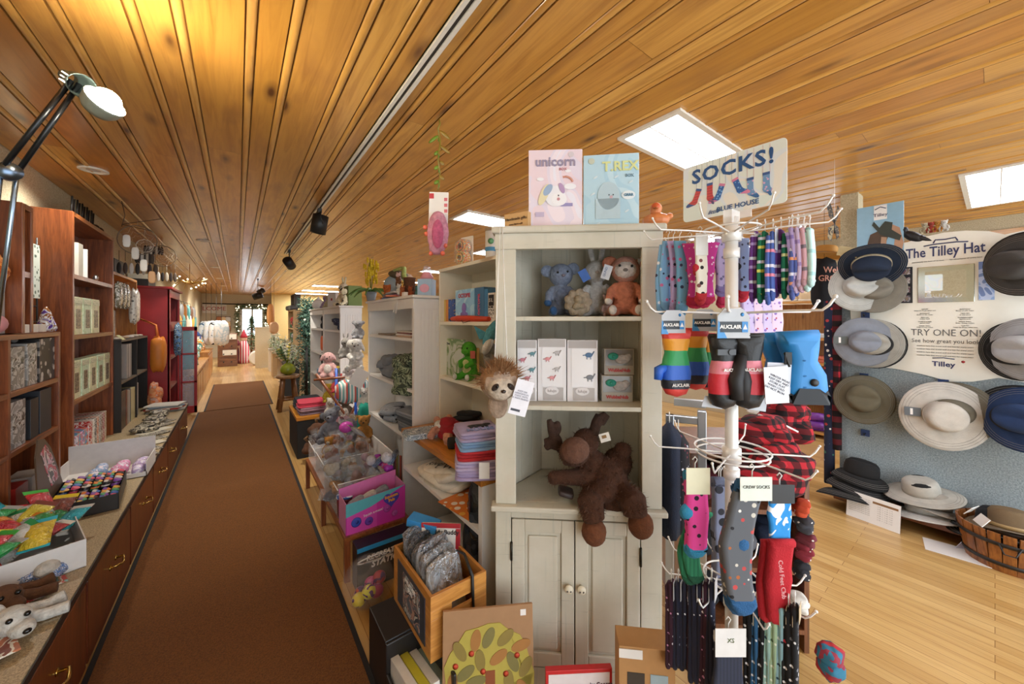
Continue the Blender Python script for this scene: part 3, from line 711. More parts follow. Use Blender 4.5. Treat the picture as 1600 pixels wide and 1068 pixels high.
def folded(name, lab, cat, loc, size, rz, m, group=None, layers=3, prnt=None, trim=None, jit=.012, rot=None):
 w, d, h = size; t = thing(name, lab, cat, loc, rz, group, rot)
 b = MB(); k = layers
 for i in range(k):
  b.blob((rng.uniform(-.006, .006), .006*(i % 2), h*(i+.5)/k), (w*(1-.02*i), d*(1-.03*i), h/k*1.25), e=.28, jit=jit)
 b.out('cloth', m, t)
 if prnt:
  b = MB(); b.blob((0, -.01, h+.001), (w*.55, d*.55, .004), e=.6, jit=.05); b.out('print', prnt, t)
 if trim:
  b = MB(); b.blob((0, -d*.05, h*1.01), (w*.3, d*.2, .012), e=.8); b.out('collar', trim, t)
 return t
def heap(name, lab, cat, loc, size, rz, m, group=None, n=4, jit=.05, rem=0):
 w, d, h = size; b = MB()
 for i in range(n):
  f = i/max(1, n-1); b.blob((rng.uniform(-.12, .12)*w, rng.uniform(-.1, .1)*d, h*(.2+.55*f)), (w*rng.uniform(.6, .95), d*rng.uniform(.6, .9), h*.5), e=.6, jit=jit, M=RZ(rng.uniform(-.7, .7)) @ RX(rng.uniform(-.25, .25)) @ RY(rng.uniform(-.2, .2)))
 o = b.out(name, m, None, loc=loc, rz=rz, rem=rem); return tag(o, lab, cat, group)
def rolled(name, lab, cat, loc, l, r, rz, m, group=None):
 b = MB(); pr = [(r*.5, -l/2), (r*.92, -l/2+.004), (r, -l/2+.02), (r*.93, -l*.1), (r*1.04, l*.15), (r, l/2-.02), (r*.9, l/2-.002), (r*.4, l/2)]
 b.lathe(pr, 18, RY(PI/2)); 
 b.tube([(l/2+.001, r*.06*k*math.cos(k), r*.06*k*math.sin(k)) for k in range(13)], .002, 4)
 o = b.out(name, m, None, loc=Vector(loc)+V3(0, 0, r*.96), rz=rz); return tag(o, lab, cat, group)
EYE = gloss('#0d0c0c')
def plush(name, lab, cat, loc, rz, H, body, ears='round', earm=None, muz=None, nose='#2a1d18', belly=None, paws=None, arms='down', legs='sit', facem=None, fat=1.0, group=None, rem=.005, rot=None, inner=None, tagm=None, tail=None, headm=None, headtilt=0, simple=False, eyes=True, headsc=1.0, horns=None, hair=None):
 """soft toy facing local -Y, base at z=0, total height about H"""
 t = thing(name, lab, cat, loc, rz, group, rot); B = plushm(body) if isinstance(body, str) else body
 S = H; b = MB(); hz = .74*S; hr = .185*S*headsc; HT = TR(0, -.02*S, hz) @ RY(headtilt)
 def E(b, c, r, M=None): b.ell((c[0]*S, c[1]*S, c[2]*S), tuple(q*S for q in (r if isinstance(r, tuple) else (r, r, r))), M, 14, 9)
 E(b, (0, 0, .36), (.19*fat, .16*fat, .24)); E(b, (0, .01, .2), (.20*fat, .17*fat, .17))
 b.ell((0,0,0), (hr*1.06, hr*.95, hr), HT, 16, 10) if not headm else None
 b.ell((0, 0, .57*S), (.10*S, .09*S, .09*S))
 for s in (-1, 1):
  if arms == 'down': b.tube([(s*.12*S, 0, .50*S), (s*.22*S, -.05*S, .40*S), (s*.25*S, -.12*S, .27*S)], [.07*S, .07*S, .06*S], 10); E(b, (s*.25, -.13, .25), .068)
  elif arms == 'front': b.tube([(s*.13*S, 0, .48*S), (s*.19*S, -.12*S, .42*S), (s*.10*S, -.20*S, .36*S)], [.065*S, .065*S, .055*S], 10); E(b, (s*.09, -.21, .35), .062)
  elif arms == 'up': b.tube([(s*.12*S, 0, .50*S), (s*.22*S, 0, .68*S), (s*.20*S, 0, .95*S)], [.055*S, .05*S, .05*S], 10)
  if legs == 'sit': b.tube([(s*.11*S, -.02*S, .12*S), (s*.17*S, -.17*S, .085*S), (s*.19*S, -.27*S, .085*S)], [.09*S, .085*S, .075*S], 10); E(b, (s*.19, -.28, .095), (.075, .06, .09))
  elif legs == 'hang': b.tube([(s*.11*S, -.02*S, .12*S), (s*.15*S, -.05*S, -.06*S), (s*.16*S, -.08*S, -.2*S)], [.085*S, .07*S, .07*S], 10); E(b, (s*.16, -.10, -.22), (.075, .09, .07))
  elif legs == 'stand': b.tube([(s*.10*S, 0, .15*S), (s*.11*S, 0, .04*S)], [.08*S, .075*S], 10)
 if tail == 'long': b.tube([(0, .12*S, .12*S), (.12*S, .24*S, .09*S), (.28*S, .22*S, .07*S), (.36*S, .14*S, .06*S)], [.09*S, .07*S, .045*S, .015*S], 10)
 ht = HT
 if ears == 'round':
  for s in (-1, 1): b.ell(ht @ V3(s*hr*.9, 0, hr*.75), (hr*.38, hr*.2, hr*.4))
 elif ears == 'pointy':
  for s in (-1, 1): b.lathe([(hr*.42, 0), (hr*.3, hr*.4), (.001, hr*.85)], 10, ht @ TR(s*hr*.6, 0, hr*.55) @ RY(s*.35))
 elif ears == 'long':
  for s in (-1, 1): b.ell(ht @ V3(s*hr*.45, .02*S, hr*1.6), (hr*.26, hr*.16, hr*.85), RY(s*.2))
 elif ears == 'floppy':
  for s in (-1, 1): b.ell(ht @ V3(s*hr*1.1, 0, -hr*.1), (hr*.28, hr*.3, hr*.75), RY(s*-.35))
 elif ears == 'big':
  for s in (-1, 1): b.ell(ht @ V3(s*hr*1.15, .02*S, hr*.45), (hr*.6, hr*.2, hr*.55))
 if headm: b2 = MB(); b2.ell((0,0,0), (hr*1.06, hr*.95, hr), HT, 16, 10); b2.out('head', headm, t)
 b.out('body', B, t, rem=0 if simple else rem)
 if belly: c = MB(); c.ell((0, -.10*S*fat, .32*S), (.135*S*fat, .085*S*fat, .19*S)); c.out('belly', plushm(belly), t)
 if facem: c = MB(); c.ell(ht @ V3(0, -hr*.38, -hr*.05), (hr*.86, hr*.66, hr*.72)); c.out('face_patch', plushm(facem), t)
 if muz: c = MB(); c.ell(ht @ V3(0, -hr*.82, -hr*.28), (hr*.5, hr*.42, hr*.36)); c.out('muzzle', plushm(muz), t)
 if nose: c = MB(); c.ell(ht @ V3(0, -hr*(1.2 if muz else 1.02), -hr*.14), (hr*.17, hr*.10, hr*.12)); c.out('nose', gloss(nose), t)
 if eyes:
  c = MB()
  for s in (-1, 1): c.ell(ht @ V3(s*hr*.42, -hr*(.98 if facem else .86), hr*.16), hr*.10)
  c.out('eyes', EYE, t)
 if inner:
  c = MB()
  for s in (-1, 1): c.ell(ht @ V3(s*hr*.9, -hr*.16, hr*.75), (hr*.24, hr*.08, hr*.26))
  c.out('inner_ears', plushm(inner), t)
 if paws:
  for s in (-1, 1):
   for c0, r0, ok in (((s*.19*S, -.31*S, .10*S), (.062*S, .045*S, .075*S), legs == 'sit'), ((s*.255*S, -.145*S, .24*S), (.066*S, .06*S, .06*S), arms == 'down')):
    if ok: c = MB(); c.ell(c0, r0); c.out('paw', plushm(paws), t)
 if tagm:
  c = MB(); c.cb((.2*S, -.12*S, .62*S), (.12*S, .003, .18*S), .3); c.out('hang_tag', plain(tagm), t)
 return t
def sock_shape(L, w, foot=.55, flip=1):
 """outline of a sock hanging by its cuff, in x,z; toe towards +x*flip"""
 a = L*(1-foot*.55); f = L*foot
 p = [(-w/2, 0), (w/2, 0), (w/2*.96, -a*.5), (w*.50, -a*.82), (w*.62, -a*.98), (w*.9, -a*1.10), (f*.70, -a*1.10-w*.45), (f*.80, -a*1.12-w*.78), (f*.72, -a*1.10-w*1.10), (f*.5, -a*1.06-w*1.14), (w*.2, -a*1.0-w*.86), (-w*.35, -a-w*.52), (-w*.56, -a-w*.1), (-w*.50, -a*.80), (-w*.50, -a*.4)]
 return [(x*flip, z) for x, z in p]
def long_sock(L, w, bend=.15, flip=1):
 """flat folded sock, foot straight down with a slight heel bump"""
 p = []; n = 12
 for i in range(n+1):
  f = i/n; k = w/2*(1-.10*f+.10*math.exp(-((f-.55)/.12)**2)); cx = bend*L*.25*math.sin(f*PI*.8)
  p.append((cx+k, -L*.93*f))
 p2 = []
 for i in range(n+1):
  f = 1-i/n; k = w/2*(1-.10*f+.18*math.exp(-((f-.5)/.1)**2)); cx = bend*L*.25*math.sin(f*PI*.8)
  p2.append((cx-k, -L*.93*f))
 e = p[-1]; q = p2[0]; m = ((e[0]+q[0])/2, -L)
 return [(x*flip, z) for x, z in p+[(e[0]*.55+m[0]*.45, -L*.985), m, (q[0]*.55+m[0]*.45, -L*.985)]+p2]
def clip_poly(pts, zmin=None, zmax=None):
 def cut(P, z, keep):
  o = []
  for i in range(len(P)):
   a, b = P[i], P[(i+1) % len(P)]; ia, ib = keep(a[1]), keep(b[1])
   if ia: o.append(a)
   if ia != ib: t = (z-a[1])/(b[1]-a[1]); o.append((a[0]+(b[0]-a[0])*t, z))
  return o
 if zmin is not None: pts = cut(pts, zmin, lambda z: z >= zmin)
 if zmax is not None: pts = cut(pts, zmax, lambda z: z <= zmax)
 return pts
def soft_prism(b, pts, th, M=None, grow=0):
 """puffy version of prism: bulged front and back"""
 M = M or Matrix.Identity(4); n = len(pts); cx = sum(p[0] for p in pts)/n; cz = sum(p[1] for p in pts)/n
 R = []
 def insd(k):
  o = []
  for i in range(n):
   a, c, d = pts[i-1], pts[i], pts[(i+1) % n]; tx, tz = d[0]-a[0], d[1]-a[1]; l = math.hypot(tx, tz) or 1
   o.append((c[0]-k*tz/l, c[1]+k*tx/l))
  return o
 ar = sum(pts[i][0]*pts[(i+1) % n][1]-pts[(i+1) % n][0]*pts[i][1] for i in range(n)); sg = 1 if ar > 0 else -1
 for k, y in ((th*.55, -th*.5), (th*.2, -th*.42), (-grow, -th*.16), (-grow, th*.16), (th*.2, th*.42), (th*.55, th*.5)):
  R.append([M @ Vector((x, y, z)) for x, z in insd(k*sg)])
 b.rings(R); return b
def sock(name, lab, loc, rz, L, w, m, group, toe=None, heel=None, cuff=None, card=None, shape='long', flip=1, th=.014, pair=2, hook=True, rot=None, cardtx=None, cat='socks', cardh=.07, bend=.15, band2=None):
 t = thing(name, lab, cat, loc, rz, group, rot)
 pts = sock_shape(L, w, flip=flip) if shape == 'foot' else long_sock(L, w, bend, flip)
 zmin = min(p[1] for p in pts)
 for k in range(pair):
  M = TR(.006*k*flip, k*th*.75, -.012*k) @ RY(.02*k)
  b = MB(); soft_prism(b, pts, th, M); s = b.out('sock', m, t)
  if toe: b = MB(); soft_prism(b, clip_poly(pts, zmax=zmin*.86), th*1.12, M, .0012); b.out('toe', toe, s)
  if cuff: b = MB(); soft_prism(b, clip_poly(pts, zmin=-.06*L-.008), th*1.12, M, .0012); b.out('cuff', cuff, s)
  if heel:
   b = MB(); hx = {'foot': -w*.42}.get(shape, -w*.45)*flip; hz = -L*(1-.55*.55)-w*.1 if shape == 'foot' else -L*.47
   b.ell((hx*.8, 0, hz), (w*.32, th*.62, w*.36), M); b.out('heel', heel, s)
 if card:
  b = MB(); b.cb((0, -th*.75, -cardh*.3), (w*1.08, .0012, cardh)); c = b.out('header_card', card, t)
  if cardtx: text(cardtx[0], cardtx[1], cardtx[2], c, (0, -th*.75-.0014, -cardh*.22), depth=.0004)
 if hook:
  b = MB(); b.tube([(0, 0, -.005), (0, 0, .02), (.006, 0, .03), (0, 0, .038), (-.007, 0, .03)], .0016, 5); b.out('hook', BLK if hook is True else hook, t)
 return t
def pouch(name, lab, cat, loc, size, rot, film, cont=None, seal=None, group=None, lump=None):
 """filled film bag: pillow with flat seals, facing local -Y, standing on z"""
 w, d, h = size; t = thing(name, lab, cat, loc, 0, group, rot)
 def f(s):
  def g(u, v):
   x = (u-.5)*w*(1-.08*math.sin(PI*v)); z = v*h; y = s*d/2*(math.sin(PI*u)*math.sin(PI*v))**.5+.06*d*math.sin(9*u+7*v)*math.sin(PI*u)*math.sin(PI*v)
   return Vector((x, y, z))
  return g
 b = MB(); b.grid(f(-1), 8, 8); b.grid(f(1), 8, 8); b.out('film', film, t)
 b = MB(); b.box(-w/2, -.001, h-.004, w/2, .001, h+.018); b.out('seal', seal or film, t); b = MB(); b.box(-w/2, -.001, -.008, w/2, .001, .004); b.out('seal', seal or film, t)
 if cont:
  b = MB()
  for k in range(5): b.ell((rng.uniform(-.25, .25)*w, 0, h*rng.uniform(.2, .75)), (w*.26, d*.42, h*.20), RY(rng.random()*3))
  b.out('contents', cont, t)
 return t
def book(b, x, w, h, d): b.box(x, 0, 0, x+w, d, h)
def hat(name, lab, loc, rot, m, R=(.17, .185), crown=(.082, .098, .10), droop=.02, band=None, group=None, cord=None, tagm=None, pinch=True, flat=False, under=None, curl=.0, tx=None, vent=None):
 t = thing(name, lab, 'hat', loc, 0, group, rot); n = 36
 b = MB(); R_ = []
 for k in range(9):
  f = k/8; ring = []
  for j in range(n):
   a = 2*PI*j/n; rx = crown[0]+(R[0]-crown[0])*f; ry = crown[1]+(R[1]-crown[1])*f
   ring.append(V3(rx*math.cos(a), ry*math.sin(a), -droop*f*f+curl*abs(math.cos(a))**2*f*f+.003*math.sin(3*a)*f))
  R_.append(ring)
 lower = [[p-V3(0, 0, .0035) for p in r] for r in R_[::-1]]
 b.rings(R_+lower, cap=False); br = b.out('brim', m, t)
 b = MB()
 for k in (5, 6, 7): b.tube([R_[k][j]+V3(0, 0, .0006) for j in range(n)], .0007, 4, closed=True)
 b.out('stitching', plain('#8d8a84', .9) if not flat else m, br)
 b = MB(); C_ = []
 for f, z in ((1.0, -.002), (1.0, .02), (.98, .5*crown[2]), (.93, .8*crown[2]), (.82, .95*crown[2]), (.6, 1.0*crown[2]), (.3, .99*crown[2]), (.02, .98*crown[2])):
  ring = []
  for j in range(n):
   a = 2*PI*j/n; x = crown[0]*f*math.cos(a); y = crown[1]*f*math.sin(a); zz = z
   if pinch and z > .5*crown[2]:
    zz -= .022*math.exp(-(x/.022)**2)*(1 if f < .85 else .3); x *= 1-.16*(1 if y < 0 else 0)*(-y/crown[1])
   ring.append(V3(x, y, zz))
  C_.append(ring)
 b.rings(C_, True); b.out('crown', m, t)
 if band:
  b = MB(); pr = []
  b.rings([[V3((crown[0]+o)*math.cos(2*PI*j/n), (crown[1]+o)*math.sin(2*PI*j/n), z) for j in range(n)] for o, z in ((.0005, .002), (.003, .003), (.003, .022), (.0005, .023))], False); b.out('hatband', band, t)
 if vent:
  b = MB()
  for s in (-1, 1): b.ell((s*crown[0]*.62, 0, crown[2]*.86), (crown[0]*.30, crown[1]*.55, crown[2]*.14)); 
  b.out('vent_panel', vent, t)
 if cord:
  b = MB(); b.tube([(-crown[0], 0, -.005), (-.06, -.07, -.03), (-.02, -.14, -.05), (.0, -.20, -.05), (.02, -.13, -.04), (.06, -.07, -.02), (crown[0], 0, -.005)], .0018, 5); b.out('chin_cord', cord, t)
 if tagm:
  b = MB(); b.cb((.01, crown[1]+.045, .012), (.055, .075, .002)); g = b.out('hang_tag', tagm, t)
  b = MB(); b.cb((.01, crown[1]+.05, .0135), (.04, .012, .001)); b.out('tag_print', WHT, g)
 return t
# ---------------- goods on the central run ----------------
def tabletop_goods():
 cols = [('#b7a6cf', 'lavender folded t-shirt at the bottom of the stack beside the corner cabinet'), ('#c2b4d8', 'lavender folded t-shirt second from the bottom of the stack'), ('#c8323a', 'red folded t-shirt in the middle of the stack beside the corner cabinet'), ('#8fb3dc', 'pale blue folded t-shirt with white lettering, second from the top of the stack'), ('#bdb0d6', 'lavender folded t-shirt with a black bear print, topmost of the stack')]
 p = onZ(746, 736, TZ); z = TZ
 for i, (c, lab) in enumerate(cols):
  h = .040; q = folded('folded_shirt', lab, 't-shirt', (p.x-.0+.006*i, p.y+.01*i, z), (.20, .22, h), -.55+.06*i, cloth(c), 'stack of folded shirts by the cabinet', trim=None)
  if i == 3: text('MOUSE', .045, WHT, q, (-.02, -.04, h*1.12), (0.12, 0, 0), bold=.001)
  if i == 4:
   text('MOUSE', .040, plain('#8592c0'), q, (-.0, -.062, h*1.13), (.12, 0, 0), bold=.001)
   b = MB(); b.ell((0, .0, h*1.12), (.05, .018, .003)); b.ell((.048, .012, h*1.12), (.02, .014, .003)); 
   for x in (-.035, -.012, .02, .04): b.ell((x, -.02, h*1.12), (.008, .018, .003))
   b.out('bear_print', plain('#26262c'), q)
  z += h*.98
 b = MB(); b.cb((0, -.14, .06), (.045, .002, .07)); 
 single(b, 'price_tag', WHT, 'white hang tag with red lettering at the side of the shirt stack', 'tag', (p.x+.03, p.y-.02, TZ), -.6)
 p = onZ(708, 704, TZ); rolled('rolled_garment', 'black rolled garment on the orange table edge', 'garment', (p.x+.06, p.y+.02, TZ), .15, .032, -.35, cloth('#262524'))
 p = onZ(652, 682, TZ); folded('folded_shirt', 'light grey patterned shirt lying flat at the far end of the orange-edged table', 't-shirt', (p.x+.05, p.y, TZ), (.16, .26, .035), 1.4, patches(['#8e98a2', '#b4bcc4', '#5d6d7d', '#c9ced3'], 25))
 p = onZ(706, 664, TZ); heap('folded_shirt', 'black t-shirt with white print lying behind the pink plush', 't-shirt', (p.x+.13, p.y+.02, TZ), (.18, .2, .07), .3, cloth('#2d2f36'))
 p = onZ(742, 650, TZ); heap('folded_shirt', 'crumpled red shirt behind the stack of shirts', 't-shirt', (1.0, 1.93, TZ), (.14, .16, .12), .3, cloth('#a5202c'))
 # pink plush lying face down
 p = onZ(697, 690, TZ); t = thing('plush_toy', 'pink-orange plush lying face down on the orange-edged table', 'plush toy', (p.x+.05, p.y+.02, TZ), -.2)
 b = MB(); b.ell((0, 0, .055), (.06, .08, .05)); b.ell((-.02, .10, .055), (.05, .05, .045)); b.tube([(.03, -.02, .06), (.07, -.08, .04), (.06, -.13, .03)], [.03, .03, .026], 10); b.tube([(-.03, -.02, .06), (-.05, -.09, .04), (-.06, -.13, .03)], [.03, .03, .026], 10)
 b.tube([(.04, .05, .06), (.10, .06, .05), (.14, .03, .04)], [.025, .026, .022], 10); b.tube([(-.04, .05, .06), (-.10, .04, .05), (-.13, .0, .03)], [.025, .026, .022], 10); b.ell((.02, .14, .09), (.022, .012, .025)); b.ell((-.06, .13, .09), (.022, .012, .025)); b.out('body', plushm('#e0a085'), t, rem=.005)
 b = MB(); b.ell((-.06, .07, .07), (.03, .05, .03)); b.out('scarf', plushm('#f0ece6'), t); b = MB(); b.cb((.01, .01, .108), (.025, .04, .002)); b.out('hang_tag', WHT, t)
 # shelf inside the base
 z = .52; q = onX(690, 800, .95); 
 t = heap('printed_sweatshirt', 'cream sweatshirt with black brush lettering on the shelf under the table', 'sweatshirt', (1.00, 1.93, z), (.30, .46, .11), .1, cloth('#f0e6d2'), n=5, jit=.03)
 tt = text('t Wow', .085, plain('#262422'), t, (-.05, -.10, .2), (0, 0, -1.3), .0006, name='lettering'); t2 = text('River', .07, plain('#262422'), t, (-.06, .05, .2), (0, 0, -1.3), .0006, name='lettering')
 for q_ in (tt, t2): sw = q_.modifiers.new('drape', 'SHRINKWRAP'); sw.target = t; sw.wrap_method = 'PROJECT'; sw.use_project_z = True; sw.use_negative_direction = True; sw.use_positive_direction = False; sw.offset = .003
 b = MB(); b.ell((0, 0, .03), (.05, .035, .03)); t = single(b, 'plush_toy', plushm('#d9a8b8'), 'small pink baby toy at the back of the cream sweatshirt', 'plush toy', (1.10, 1.68, z+.05))
 plush('plush_toy', 'small white plush rabbit head peeking beside the pink baby toy', 'plush toy', (1.04, 1.58, z), -1.0, .11, '#e9e6ea', rem=.003, ears='floppy')
 single(MB().box(-.11, -.13, 0, .11, .13, .004), 'patterned_sheet', spots('#d9782c', ['#efe9dc', '#efe9dc', '#e8b04a'], 22, .35, .5), 'orange and white animal print sheet hanging under the cream sweatshirt', 'paper sheet', (.955, 1.62, z+.001), .15)
 z2 = .105
 t = heap('black_bag', 'shiny black bag slumped at the near end of the table shelf', 'bag', (.99, 1.50, z2), (.24, .2, .60), .2, patches(['#17181a', '#2b2d30', '#3b3e42'], 8, .22), n=6, jit=.05)
tabletop_goods()
def s2_goods():
 x0, y0, y1, zt = S2; z1, z2 = onX(684, 502, x0).z, onX(684, 585, x0).z; RZ_ = -PI/2
 def Y(px, off=.03): return onX(px, 500, x0+off).y
 def bk(pa, pb, h, c, lab, d=.16, off=.03, words=(), z=z1, mm=None, kids=()):
  a, c2 = Y(pa, off), Y(pb, off)
  return carton('picture_book', lab, 'book', (x0+off, (a+c2)/2, z), (abs(a-c2), d, h), RZ_, mm or gloss(c), None, words=words, kids=kids)
 bk(687, 690, .17, '#e8e5dc', 'thin white dotted book at the left end of the upper shelf', mm=spots('#e8e5dc', ['#b8404a', '#3d5a9a'], 60, .3, .4))
 bk(690.5, 693, .15, '#e2c04a', 'yellow spined picture book beside the thin white dotted one')
 bk(693.5, 696, .15, '#d9b85a', 'ochre spined picture book, second yellow one from the left')
 bk(696.5, 700, .15, '#d98b3a', 'orange spined picture book next to the yellow ones')
 bk(700.5, 710, .15, '#2f5fa8', 'dark blue starry picture book behind the orange umbrella', mm=spots('#2f4f9a', ['#d8b04a', '#4a7ad0'], 55, .25, .4))
 c = bk(711.5, 741, .205, '#9cc8e8', 'pale blue octopus board game box facing out on the upper shelf', words=(('OCTOPIE', .5, .80, .036, plain('#c85a78'), {'bold': .0012}),), mm=patches(['#8fc4ea', '#a9d6f2', '#bfe0f4'], 9, .3), d=.05)
 w = abs(Y(711.5)-Y(741))
 b = MB(); b.ell((0, -.004, .085), (.028, .004, .034)); 
 for k in range(5): b.ell((-.036+.018*k, -.004, .045+.006*(k % 2)), (.009, .003, .014))
 b.out('octopus_picture', plain('#8f7ac8'), c)
 b = MB(); 
 for k in range(5): b.ell((-.045+.022*k, -.005, .018), (.013, .003, .013))
 b.out('foam_picture', plain('#f2e6e0'), c)
 c = bk(742, 756, .205, '#4d7da8', 'steel blue box with pink octopus lettering down its spine', words=(('OCTOPIE', .5, .5, .030, plain('#d86a8a'), {'rot': (PI/2, -PI/2, 0), 'bold': .001}),), d=.12)
 bk(756.5, 762, .19, '#4a86b8', 'blue box squeezed between the octopus game and the black and white box')
 bk(762.5, 773, .165, '#e6e4e0', 'white box with bold black line drawing at the right end of the upper shelf', kids=((.12, .55, .88, .93, plain('#26252a'), 'picture'), (.12, .08, .88, .45, patches(['#e6e4e0', '#2a2a2e', '#e6e4e0', '#55555a'], 40), 'picture')), words=(('S L', .5, .74, .03, WHT), ('BL-INK', .5, .5, .016, plain('#26252a'))))
 # umbrella
 pa, pb = onX(700, 493, x0-.015), onX(757, 493, x0-.015)
 t = thing('umbrella', 'folded orange-red umbrella lying in front of the books', 'umbrella', (x0+.015, (pa.y+pb.y)/2, z1))
 L = abs(pa.y-pb.y)/2; b = MB(); b.tube([(0, L, .017), (0, L*.6, .020), (0, 0, .019), (0, -L, .016)], [.014, .020, .020, .014], 10); b.out('canopy', plain('#d9482a', .5), t)
 b = MB(); b.tube([(0, L+.0, .016), (0, L+.03, .014)], [.006, .008], 8); b.out('handle', BLK, t)
 b = MB(); b.tube([(-.016, L*.3, .010), (-.03, L*.1, -.008), (-.02, -L*.2, .004)], .002, 5); b.out('strap', BLK, t)
 # lower shelf
 bk(686, 725, .255, '#a9b39a', 'tall picture book with a meadow cover standing behind the green dinosaur', z=z2, off=.05, d=.012, mm=patches(['#c4c9bf', '#a3b08c', '#6c8a5a', '#b9b8a8'], 9, .35), words=(('The Tree', .35, .86, .022, plain('#333')),))
 bk(728, 745, .20, '#d9b46a', 'tan book standing behind the dinosaur on its right', z=z2, off=.12, d=.02)
 p = onX(727, 586, x0+.04)
 plush('plush_dinosaur', 'bright green plush dinosaur with a pale yellow belly', 'plush toy', (x0+.07, p.y-.0, z2), RZ_+.35, .265, '#58b832', ears=None, muz='#5fbf38', nose=None, belly='#e6e3a0', paws='#eef0e6', fat=1.05, tagm='#b85a4a', tail='long', arms='front')
 p = atD(768, 520, 1.78); t = thing('plush_fish', 'teal and white plush fish hanging beside the corner cabinet', 'plush toy', p, -.6)
 b = MB(); b.ell((0, 0, 0), (.03, .035, .075), RY(.5)); b.prism([(-.02, .0), (-.085, .035), (-.06, -.03), (-.02, -.03)], -.006, .006); b.out('body', plushm('#5aa5b8'), t); b = MB(); b.ell((-.018, -.01, -.06), (.022, .03, .05), RY(.4)); b.out('belly', plushm('#e2ded6'), t)
 p = atD(765, 560, 1.8); b = MB(); b.ell((0, 0, 0), (.028, .035, .06)); b.ell((.0, -.02, .05), (.022, .02, .03)); single(b, 'plush_toy', plushm('#8b8a86'), 'small grey plush hanging under the teal fish', 'plush toy', p)
 # things on top of the bookcase
 p = onX(722, 398, x0+.02)
 t = thing('rope_toy', 'clear card of multicoloured rope balls on top of the white bookcase', 'toy', (x0+.03, p.y, zt), RZ_+.25)
 b = MB(); b.box(-.055, .03, 0, .055, .033, .185); b.out('card', plain('#e9e2d4'), t)
 for zc, cc in ((.115, ['#e08a3a', '#d8cf7a', '#5ab0a8', '#c85a4a']), (.043, ['#e0a03a', '#e6dcc0', '#e06a3a', '#7ab86a'])):
  b = MB(); R = .042
  for k in range(9):
   f = -.9+1.8*k/8; r = R*math.sqrt(1-f*f)+.004; b.tube([(r*math.cos(a*PI/6), f*R*.9+0, zc+r*math.sin(a*PI/6)) for a in range(12)], .0055, 6, closed=True)
  b.out('rope_ball', spots(cc[0], cc[1:], 130, .5, .7), t)
 b = MB(); b.blob((0, 0, .08), (.115, .085, .165), e=.5); b.out('clear_shell', glass(alpha=.12), t)
 p = atD(766, 388, 1.62)
 t = thing('cardboard_tube', 'cream cardboard tube printed with a green dot and blue band', 'tube', (x0+.12, 1.53, zt), -.6)
 b = MB(); b.lathe([(.034, 0), (.034, .19)], 28); b.out('body', plain('#e6e2da'), t); b = MB(); b.lathe([(.036, .182), (.036, .2), (.032, .2), (.030, .196), (.001, .196)], 28); b.out('lid', plain('#b39a7a'), t); b = MB(); b.lathe([(.0345, 0), (.0345, .02)], 28, cap=False); b.out('base_ring', plain('#c2ab88'), t)
 b = MB(); b.lathe([(.0347, .06), (.0347, .085)], 28, cap=False); b.out('blue_band', plain('#4d95c4'), t); b = MB(); b.lathe([(.018, 0), (.001, .0005)], 16, TR(0, -.0345, .118) @ RX(PI/2)); b.out('green_dot', plain('#7cc08a'), t)
 dup(t, (x0+.20, 1.46, zt+.0), -.4, 'second cardboard tube behind the kraft box, mostly hidden')
s2_goods()
